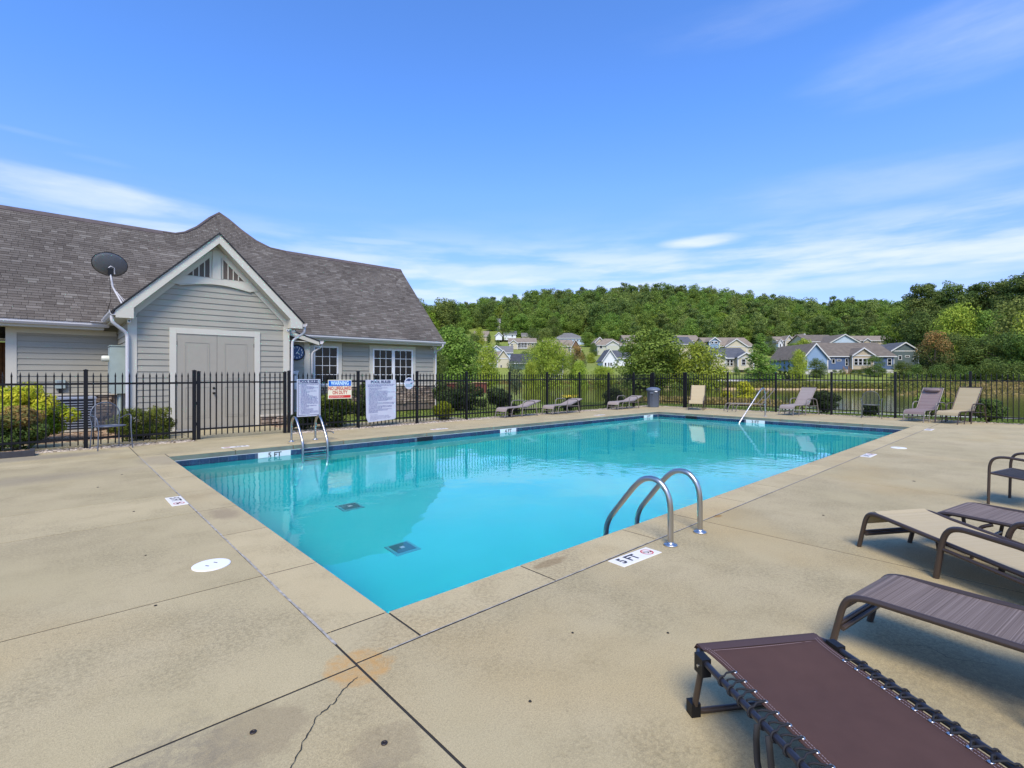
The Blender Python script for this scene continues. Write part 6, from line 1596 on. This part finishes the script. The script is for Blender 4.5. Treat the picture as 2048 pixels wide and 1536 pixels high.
# ------------------------------------------------------------------ timber retaining wall by the pond
t = thing('retaining_wall', 'low red brown timber retaining wall at the pond bank beyond the hedges', 'retaining wall')
m_red = mat('red_timber', (.20, .055, .035), .8, col2=(.12, .035, .025), vscale=5); m_redc = mat('timber_cap', (.42, .26, .17), .8)
def timber(px0, Z0, px1, Z1, top_py, bot_py):
    a, b = at(px0, 750, Z0), at(px1, 750, Z1); n = 9
    for k in range(n):
        p, q_ = a.lerp(b, k / n), a.lerp(b, (k + .93) / n); Zm = lerp(Z0, Z1, k / n)
        zt = CZ + (750 - top_py) / 1000 * Zm; zb = min(CZ + (750 - bot_py) / 1000 * Zm, ground(p.x, p.y) - .0)
        d_ = (q_ - p).normalized(); nn = Vector((-d_.y, d_.x, 0)) * (.06 if k % 3 else .10)
        MB().add([(p.x + s_ * nn.x, p.y + s_ * nn.y, z) for s_, z in ((1, zb), (-1, zb), (1, zt), (-1, zt))] + [(q_.x + s_ * nn.x, q_.y + s_ * nn.y, z) for s_, z in ((1, zb), (-1, zb), (1, zt), (-1, zt))],
                 [(0, 2, 6, 4), (1, 5, 7, 3), (2, 3, 7, 6), (0, 4, 5, 1), (0, 1, 3, 2), (4, 6, 7, 5)]).build('board', m_red, t)
    Zm = Z0; zt = CZ + (750 - top_py) / 1000 * (Z0 + Z1) / 2; d_ = (b - a).normalized(); nn = Vector((-d_.y, d_.x, 0)) * .16
    MB().add([(a.x + s_ * nn.x, a.y + s_ * nn.y, CZ + (750 - top_py) / 1000 * Z0 + z) for s_, z in ((1, .01), (-1, .01), (1, .07), (-1, .07))] + [(b.x + s_ * nn.x, b.y + s_ * nn.y, CZ + (750 - top_py) / 1000 * Z1 + z) for s_, z in ((1, .01), (-1, .01), (1, .07), (-1, .07))],
             [(0, 2, 6, 4), (1, 5, 7, 3), (2, 3, 7, 6), (0, 4, 5, 1), (0, 1, 3, 2), (4, 6, 7, 5)]).build('cap', m_redc, t)
timber(872, 44, 918, 42.5, 767, 783); timber(918, 42.4, 942, 41, 768, 784); timber(945, 41, 974, 40.5, 766, 785)

# ------------------------------------------------------------------ houses across the pond
m_fdn = mat('foundation_white', (.55, .54, .50), .8, var=.2, vscale=1)
def hcol(n, c_): return mat('house_' + n, c_, .8, var=.06, vscale=.5)
def roofm(n, c_): return mat('roof_' + n, c_, .9, var=.3, vscale=1.5)
WC = dict(blue=(.075, .12, .22), ltblue=(.20, .30, .44), cream=(.50, .45, .32), white=(.68, .70, .72), green=(.085, .115, .115), teal=(.16, .24, .24), tan=(.42, .35, .24), dark=(.05, .055, .06), palegreen=(.45, .46, .36), brown=(.16, .09, .05), paleblue=(.42, .52, .62), grey=(.30, .30, .28))  # ltblue also stands for the sunlit side of the slate blue house
RC = dict(brown=(.17, .14, .105), tan=(.28, .225, .16), slate=(.10, .105, .115), grey=(.19, .185, .17), dark=(.06, .062, .068))
def house(label, px0, px1, base, eave, ridge, Z, wall='cream', roof='brown', depth=9., gables=(), wins=(), rz=0., kind='eave', fdn=.5, hip=False, porch=None, group='houses across the pond', trim='white', chim=None):
    sc = Z / 1000.
    p0, p1 = at(px0, base, Z), at(px1, base, Z)
    W = (px1 - px0) * sc
    t = thing('house', label, 'house', (p0.x, p0.y, 0), VIEWROT + rz, group)
    zb = CZ + (750 - base) * sc; ze = CZ + (750 - eave) * sc; zr = CZ + (750 - ridge) * sc
    X = lambda px: (px - px0) * sc; Zz = lambda py: CZ + (750 - py) * sc
    mw_, mr2_, mt = hcol(wall, WC[wall]), roofm(roof, RC[roof]), mat('house_trim', (.56, .56, .54), .6)
    g = ground(p0.x, p0.y); lo = min(zb, g) - 1.5
    if fdn: MB().box(.05, W - .05, .05, depth, lo, zb + fdn).build('foundation', m_fdn, t)
    o = .35
    if kind == 'eave':
        wl = MB().box(0, W, 0, depth, zb + fdn, ze).build('wall', mw_, t)
        D = depth
        if hip:
            hh = min(W * .35, D * .5)
            MB().add([(-o, -o, ze), (W + o, -o, ze), (W + o, D + o, ze), (-o, D + o, ze), (hh, D / 2, zr), (W - hh, D / 2, zr)], [(0, 1, 5, 4), (1, 2, 5), (2, 3, 4, 5), (3, 0, 4), (3, 2, 1, 0)]).build('roof', mr2_, t)
        else:
            MB().add([(-o, -o, ze), (W + o, -o, ze), (W + o, D / 2, zr), (-o, D / 2, zr), (-o, D + o, ze), (W + o, D + o, ze), (-o, -o, ze - .12), (W + o, -o, ze - .12), (-o, D + o, ze - .12), (W + o, D + o, ze - .12), (-o, D / 2, zr - .12), (W + o, D / 2, zr - .12)],
                     [(0, 1, 2, 3), (3, 2, 5, 4), (0, 6, 7, 1), (6, 10, 11, 7), (10, 8, 9, 11), (0, 3, 10, 6), (1, 7, 11, 2), (3, 4, 8, 10), (2, 11, 9, 5)]).build('roof', mr2_, t)
            MB().prism([(0, ze), (D, ze), (D / 2, zr - .15)], 'x', 0.02, W - .02).build('gable_wall', mw_, t)
        MB().box(-o, W + o, -o - .06, -o - .005, ze - .20, ze - .02).build('fascia', mt, t)
    else:
        D = depth
        MB().box(0, W, 0, D, zb + fdn, ze).build('wall', mw_, t)
        MB().prism([(0, ze), (W, ze), (W / 2, zr - .15)][::-1], 'y', 0, D).build('gable_wall', mw_, t)
        s_ = (zr - ze) / (W / 2)
        for sg in (-1, 1):
            xe = W / 2 + sg * (W / 2 + o); P = [(W / 2, zr), (xe, ze - o * s_), (xe, ze - o * s_ - .14), (W / 2, zr - .14)]
            MB().prism(P[::(-1 if sg > 0 else 1)], 'y', -o, D + o).build('roof', mr2_, t)
            MB().prism([(W / 2, zr + .02), (xe, ze - o * s_ + .02), (xe, ze - o * s_ - .28), (W / 2, zr - .28)][::(-1 if sg > 0 else 1)], 'y', -o - .07, -o - .005).build('rake_board', mt, t)
    for x in (0, W):
        MB().box(x - .10 if x else -.02, x + .02 if x else .12, -.05, .06, zb + fdn, ze - .05).build('corner_board', mt, t)
    for gi, (a, b, apex, ge, gw, out) in enumerate(gables): # cross gable: px range, apex row, eave row, wall colour, how far it stands out
        xa, xb, za, zg = X(a), X(b), Zz(apex), Zz(ge); xm = (xa + xb) / 2; m_g = hcol(gw, WC[gw]); oo = .3
        dep = depth / 2 if kind == 'eave' else depth
        if out > .01: MB().box(xa + .15, xb - .15, -out, .0, zb + fdn, zg).build('bay_wall', m_g if out > .8 else mw_, t)
        MB().prism([(xa + .15, zg), (xb - .15, zg), (xm, za - .12)][::-1], 'y', -out - .01, dep * .7).build('gable_wall', m_g, t)
        s_ = (za - zg) / (xm - xa)
        for sg in (-1, 1):
            xe = xm + sg * (xm - xa + oo * .3); ze_ = zg - oo * .3 * s_
            P = [(xm, za + .05), (xe, ze_ + .05), (xe, ze_ - .07), (xm, za - .07)]
            MB().prism(P[::(-1 if sg > 0 else 1)], 'y', -out - oo, dep * .85).build('gable_roof', mr2_, t)
            P = [(xm, za + .07), (xe, ze_ + .07), (xe, ze_ - .19), (xm, za - .19)]
            MB().prism(P[::(-1 if sg > 0 else 1)], 'y', -out - oo - .07, -out - oo - .004).build('rake_board', mt, t)
        MB().box(xa, xb, -out - .07, -out - .015, zg - .12, zg + .06).build('belt_board', mt, t)
        for x in (xa + .15, xb - .15):
            if out > .01: MB().box(x - .09, x + .09, -out - .06, -out + .05, zb + fdn, zg - .1).build('corner_board', mt, t)
    for (a, b, c_, d_, *r) in wins: # windows by rows and columns of the photo
        y = -(r[0] if r else 0) - .0; x0, x1, z1, z0 = X(a), X(b), Zz(c_), Zz(d_); f = min(.10, (x1 - x0) * .14)
        wd = MB()
        for (p_, q_, r_, s_) in ((x0, x0 + f, z0, z1), (x1 - f, x1, z0, z1), (x0 + f, x1 - f, z0, z0 + f), (x0 + f, x1 - f, z1 - f, z1)): wd.box(p_, q_, y - .09, y - .01, r_, s_)
        wo = wd.build('window', mt, t)
        MB().box(x0 + f, x1 - f, y - .05, y - .02, z0 + f, z1 - f).build('pane', m_glass, wo)
        if z1 - z0 > 1.0: MB().box(x0 + f, x1 - f, y - .075, y - .051, (z0 + z1) / 2 - .03, (z0 + z1) / 2 + .03).build('sash_bar', mt, wo)
    if porch:
        a, b, c_, d_ = porch; x0, x1, z1, z0 = X(a), X(b), Zz(c_), Zz(d_)
        MB().box(x0, x1, -.06, -.012, z0, z1).build('porch_opening', mat('porch_dark', (.03, .03, .03), .9), t)
        n = 3
        for k in range(n + 1): MB().box(lerp(x0, x1, k / n) - .07, lerp(x0, x1, k / n) + .07, -.25, -.11, z0, z1).build('porch_post', mt, t)
        MB().box(x0, x1, -.24, -.12, z0 + .95, z0 + 1.03).build('railing', mt, t)
        for k in range(14): xx = lerp(x0, x1, (k + .5) / 14); MB().box(xx - .02, xx + .02, -.2, -.16, z0 + .1, z0 + .94).build('baluster', mt, t)
        MB().box(x0, x1, -.3, -.061, z0 - .2, z0 + .08).build('porch_floor', mt, t)
    for (a, b) in (chim or ()):
        MB().box(X(a) - .09, X(a) + .09, depth * .3, depth * .3 + .18, ze + .8, Zz(b)).build('roof_pipe', m_white, t)
    return t
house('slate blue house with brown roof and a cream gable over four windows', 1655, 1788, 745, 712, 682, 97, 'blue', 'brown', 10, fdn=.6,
      gables=((1697, 1742, 696, 711, 'tan', .9),), wins=((1701, 1709.5, 717, 731, .9), (1709.8, 1718, 717, 731, .9), (1718.3, 1727, 717, 731, .9), (1727.3, 1735, 717, 731, .9), (1663, 1670, 717.5, 727), (1673, 1682, 718, 722.5), (1690, 1696, 717, 732), (1774, 1783, 717, 731)), chim=((1650, 693), (1746, 693)))
house('light blue gable end of the slate blue house, sunlight put into its paler colour', 1606, 1655, 745, 714, 686, 94, 'ltblue', 'brown', 12, fdn=.6, kind='gable', wins=((1609, 1615, 720, 731),))  # same blue house; wall colour lightened to stand for sun on this side
t = thing('porch_steps', 'brown wooden steps with railings at the slate blue house', 'steps', tuple(at(1692, 748, 95)), VIEWROT)
m_wood = mat('deck_wood', (.30, .17, .09), .8, var=.3)
for k in range(4): MB().box(-.5, .5, -.25 * k, -.25 * k + .24, .55 - .16 * k, .62 - .16 * k).build('tread', m_wood, t)
for x in (-.5, .5):
    for k in range(3): MB().box(x - .05, x + .05, -.4 * k, -.4 * k + .08, -.1, 1.5 - .25 * k).build('post', m_wood, t)
house('dark green grey house with a pale gable at the right', 1786, 1834, 744, 705, 686, 108, 'green', 'slate', 10, fdn=.3, gables=((1776, 1834, 685, 702, 'green', .6),), wins=((1792, 1799, 711, 720, .6), (1805, 1814.5, 711, 715, .6), (1821, 1828.5, 711, 720.5, .6)))
house('tan roofed house high behind the slate blue one', 1720, 1797, 700, 681, 669, 150, 'tan', 'tan', 10, gables=((1724, 1740, 677, 682, 'brown', .4),), wins=((1768, 1772, 683, 688), (1778, 1783, 683, 688)))
house('pale blue gabled house behind the slate blue roof', 1660, 1718, 705, 684, 668, 140, 'paleblue', 'brown', 10, kind='gable')
house('long tan brown roof left of the pale blue gable', 1615, 1676, 705, 683, 667, 146, 'cream', 'brown', 10)
house('small cream house with two steep gables on the slope', 1553, 1614, 698, 681, 671, 160, 'cream', 'tan', 9, gables=((1568, 1584, 671, 681, 'cream', .5), (1594, 1614, 668, 681, 'cream', 1.2), (1552, 1562, 679, 686, 'white', 1.2)), wins=((1555, 1558, 688, 694, 1.2), (1566, 1569, 687, 693, .0), (1571, 1574, 687, 693, .0)))
house('cream cottage with slate roof and three wide windows by the pond', 1425, 1500, 742, 715.5, 693, 99, 'cream', 'slate', 10, fdn=.2, gables=((1468, 1502, 705, 715, 'cream', 1.4), (1415, 1446, 709, 716, 'cream', 1.4)), wins=((1447, 1453, 719, 732), (1453.3, 1459.3, 719, 732), (1459.6, 1466, 719, 732), (1476, 1485, 718, 731, 1.4)))
house('big tan roofed house with a wide cream gable above the cream cottage', 1416, 1505, 712, 692, 672, 130, 'cream', 'tan', 11, gables=((1447, 1492, 678, 693, 'cream', .8), (1415, 1437, 675, 683, 'ltblue', 1.0)), wins=((1419, 1424, 683, 688, 1.0), (1426, 1432, 683, 688, 1.0)))
house('tan roofed house showing right of the large spreading tree', 1360, 1402, 705, 684, 668, 155, 'cream', 'tan', 10, wins=((1384, 1390, 681, 684),))
house('dark slate roofed house right of the large spreading tree', 1345, 1386, 710, 688, 671, 140, 'cream', 'slate', 10)
house('tan roofed house high behind the top of the large spreading tree', 1250, 1292, 700, 681, 668, 165, 'tan', 'tan', 10)
house('pale two storey house with a white balcony on the lawn', 1195, 1250, 716, 690, 675, 152, 'palegreen', 'tan', 10, hip=True, fdn=.1, gables=((1212, 1238, 681, 689, 'palegreen', .4),), wins=((1199, 1205, 691, 697), (1241, 1247, 691, 697)), porch=(1213, 1236, 689.5, 698))
house('small cream gable left behind the pale two storey house', 1191, 1208, 705, 683, 674, 158, 'cream', 'tan', 8, kind='gable', wins=((1203, 1206, 680, 684),))
house('narrow steep white gabled cottage with slate roof by the pond', 1206, 1234, 741, 718, 698, 112, 'white', 'slate', 7, kind='gable', fdn=0, wins=((1209, 1213, 725, 732), (1216, 1219, 725, 732), (1220, 1224, 725, 732)))
house('slate roof wing right of the narrow white cottage', 1226, 1262, 741, 716, 699, 116, 'white', 'slate', 8, fdn=0)
house('hipped grey roof house with pale blue walls on the hill', 1112, 1168, 693, 676, 663, 190, 'paleblue', 'grey', 14, hip=True, fdn=.1, wins=((1148, 1151, 679, 683), (1154, 1157, 679, 683), (1160, 1163, 679, 683)))
house('tan roofed house with a brown gable end above the willow', 1088, 1146, 714, 692, 677, 150, 'tan', 'tan', 10, wins=((1136, 1140, 694, 702),), gables=((1140, 1162, 679, 698, 'brown', .5),))
house('beige house with a dark screened porch on the hillside', 1018, 1072, 702, 685, 674, 168, 'tan', 'tan', 10, gables=((1018, 1036, 680, 687, 'cream', 1.0),), wins=((1022, 1026, 688, 692, 1.0), (1056, 1059, 687, 691), (1063, 1068, 687, 691)), porch=(1036, 1054, 684, 696))
house('grey roofed house with a small pale gable left of the beige one', 966, 1024, 722, 705, 690, 128, 'paleblue', 'grey', 9, gables=((980, 1006, 691, 701, 'paleblue', .4),))
house('tan roofed white house with a front gable on the left shore', 962, 1006, 748, 726, 701, 112, 'white', 'tan', 9, fdn=.1, gables=((994, 1020, 700, 717, 'cream', .9),), wins=((1001, 1004, 730, 736, .9),))
house('teal walled house with a dark slate roof beside the tan roofed white one', 1021, 1070, 748, 726, 706, 110, 'teal', 'dark', 9, fdn=.1, rz=-.1)
house('dark cottage with a white framed window under the willow', 1098, 1126, 750, 731, 712, 102, 'dark', 'dark', 8, fdn=.3, wins=((1103, 1109.5, 735, 746),))
house('tan roofed house at the upper left of the hillside', 948, 976, 690, 672, 660, 200, 'tan', 'tan', 10)
house('tall cream house standing alone high in the wood', 980, 1000, 660, 645, 635, 236, 'cream', 'grey', 10, wins=((991, 995, 644, 648), (991, 995, 651, 654)))
house('white hillside house with a slate roof behind the narrow tree', 1008, 1032, 680, 668, 660, 197, 'white', 'slate', 9, fdn=0, wins=((1023, 1026, 670, 674),))
house('white gabled wing of the hillside house, left of the narrow tree', 991, 1004, 680, 670, 664, 196, 'white', 'slate', 8, kind='gable', fdn=0)
house('pale house mostly hidden by the big hillside tree', 1044, 1084, 684, 672, 664, 205, 'cream', 'grey', 9)

# foundation planting of the waterside houses
for i, (px, tp, wd) in enumerate(((1668, 739, 16), (1684, 738, 14), (1705, 740, 14), (1720, 739, 16), (1738, 740, 14), (1765, 739, 20))):
    tree('shrubd', 'low dark shrub along the slate blue house, ' + ['first', 'second', 'third', 'fourth', 'fifth', 'sixth'][i] + ' from the left', px, tp, 94, wd, var=i, name='shrub', cat='shrub', group='shrubs along the slate blue house')
for i, (px, tp, wd) in enumerate(((1442, 737, 12), (1474, 733, 18), (1494, 735, 16), (1510, 737, 14), (1640, 738, 34))):
    tree('shrubd', ['low shrub at the left of the cream cottage windows', 'shrub below the right window of the cream cottage', 'round shrub right of the cream cottage window', 'last low shrub right of the cream cottage', 'dark low hedge below the light blue gable'][i], px, tp, 93, wd, var=i, name='shrub', cat='shrub')

# ------------------------------------------------------------------ wooded hill: too many trees to count, instanced over the slope
def forest():
    g = np.random.default_rng(5)
    kinds = []
    for k, (m, shape, h, w_, seed) in enumerate(((L_MID, 'round', 13, 9.5, 61), (L_DARK, 'round', 13, 9, 62), (L_OLIVE, 'round', 14, 9, 63), (L_PINE, 'round', 15, 8, 64), (L_MID, 'round', 12, 9, 65), (L_LIGHT, 'round', 11, 8, 66))):
        me = clumps_to_leaves(crown_clumps(h, w_, 1.0, 60, seed, 'tall' if k in (3, 4) else shape, .5 if k != 5 else .1), 5000, .50, 'wood_tree_%d' % k, m, seed)
        kinds.append((me, h))
    P = [[] for _ in kinds]
    Z = 206.
    while Z < 372:
        px = 640.
        while px < 2500:
            start = 222 if px < 930 else 248 if px < 1012 else 214 if px < 1190 else 178
            zz_ = Z + g.uniform(-4, 4)
            if zz_ > start:
                v = at(px + g.uniform(-8, 8), 750, zz_); k = g.choice(6, p=[.33, .17, .10, .16, .17, .07])
                s = g.uniform(.75, 1.4) * (1.0 if zz_ > 300 else .92); P[k].append((v.x, v.y, ground(v.x, v.y) - .8, s * g.uniform(.85, 1.1), s, g.uniform(0, 6.28)))
            px += 7.6 / Z * 1000 * g.uniform(.7, 1.3)
        Z += 7.2
    Z = 152.
    while Z < 206:
        px = 1190.
        while px < 2400:
            if px > (1790 if Z < 176 else 1190):
                v = at(px + g.uniform(-8, 8), 750, Z + g.uniform(-4, 4)); k = g.choice(6, p=[.30, .17, .14, .16, .15, .08]); s = g.uniform(.7, 1.0)
                P[k].append((v.x, v.y, ground(v.x, v.y) - .8, s, s, g.uniform(0, 6.28)))
            px += 6.8 / Z * 1000
        Z += 7.5
    # one object: geometry nodes scatter the tree meshes over the listed points
    root = None
    pts = []; idx = []; sc = []; ro = []
    for k, L_ in enumerate(P):
        for (x, y, z, sx, sz, r_) in L_: pts.append((x, y, z)); idx.append(k); sc.append((sx, sx, sz)); ro.append((0, 0, r_))
    me = bpy.data.meshes.new('woodland'); me.from_pydata(pts, [], [])
    a = me.attributes.new('kind_index', 'INT', 'POINT'); a.data.foreach_set('value', idx)
    a = me.attributes.new('sc', 'FLOAT_VECTOR', 'POINT'); a.data.foreach_set('vector', np.array(sc, dtype=np.float32).reshape(-1))
    a = me.attributes.new('ro', 'FLOAT_VECTOR', 'POINT'); a.data.foreach_set('vector', np.array(ro, dtype=np.float32).reshape(-1))
    ob = link('woodland', me, kind='stuff', label='dense green wood covering the hill behind the houses')
    ng = bpy.data.node_groups.new('scatter', 'GeometryNodeTree'); ng.interface.new_socket('Geometry', in_out='INPUT', socket_type='NodeSocketGeometry'); ng.interface.new_socket('Geometry', in_out='OUTPUT', socket_type='NodeSocketGeometry')
    gi = ng.nodes.new('NodeGroupInput'); go = ng.nodes.new('NodeGroupOutput'); L = ng.links.new
    coll = bpy.data.collections.new('wood_trees')   # not linked to the scene: only a source for the scatter
    gti = ng.nodes.new('GeometryNodeGeometryToInstance')
    for k in reversed(range(len(kinds))):
        o = bpy.data.objects.new('wood_tree_%d' % k, kinds[k][0]); coll.objects.link(o)
        oi = ng.nodes.new('GeometryNodeObjectInfo'); oi.inputs[0].default_value = o; oi.inputs['As Instance'].default_value = True
        L(oi.outputs['Geometry'], gti.inputs[0])
    iop = ng.nodes.new('GeometryNodeInstanceOnPoints'); iop.inputs['Pick Instance'].default_value = True
    def attr(nm, ty):
        n = ng.nodes.new('GeometryNodeInputNamedAttribute'); n.data_type = ty; n.inputs[0].default_value = nm; return n.outputs[0]
    L(gi.outputs[0], iop.inputs['Points']); L(gti.outputs[0], iop.inputs['Instance']); L(attr('kind_index', 'INT'), iop.inputs['Instance Index'])
    e2r = ng.nodes.new('FunctionNodeEulerToRotation'); L(attr('ro', 'FLOAT_VECTOR'), e2r.inputs[0]); L(e2r.outputs[0], iop.inputs['Rotation']); L(attr('sc', 'FLOAT_VECTOR'), iop.inputs['Scale'])
    L(iop.outputs[0], go.inputs[0])
    md = ob.modifiers.new('scatter', 'NODES'); md.node_group = ng
    print('FOREST', len(pts))
forest()
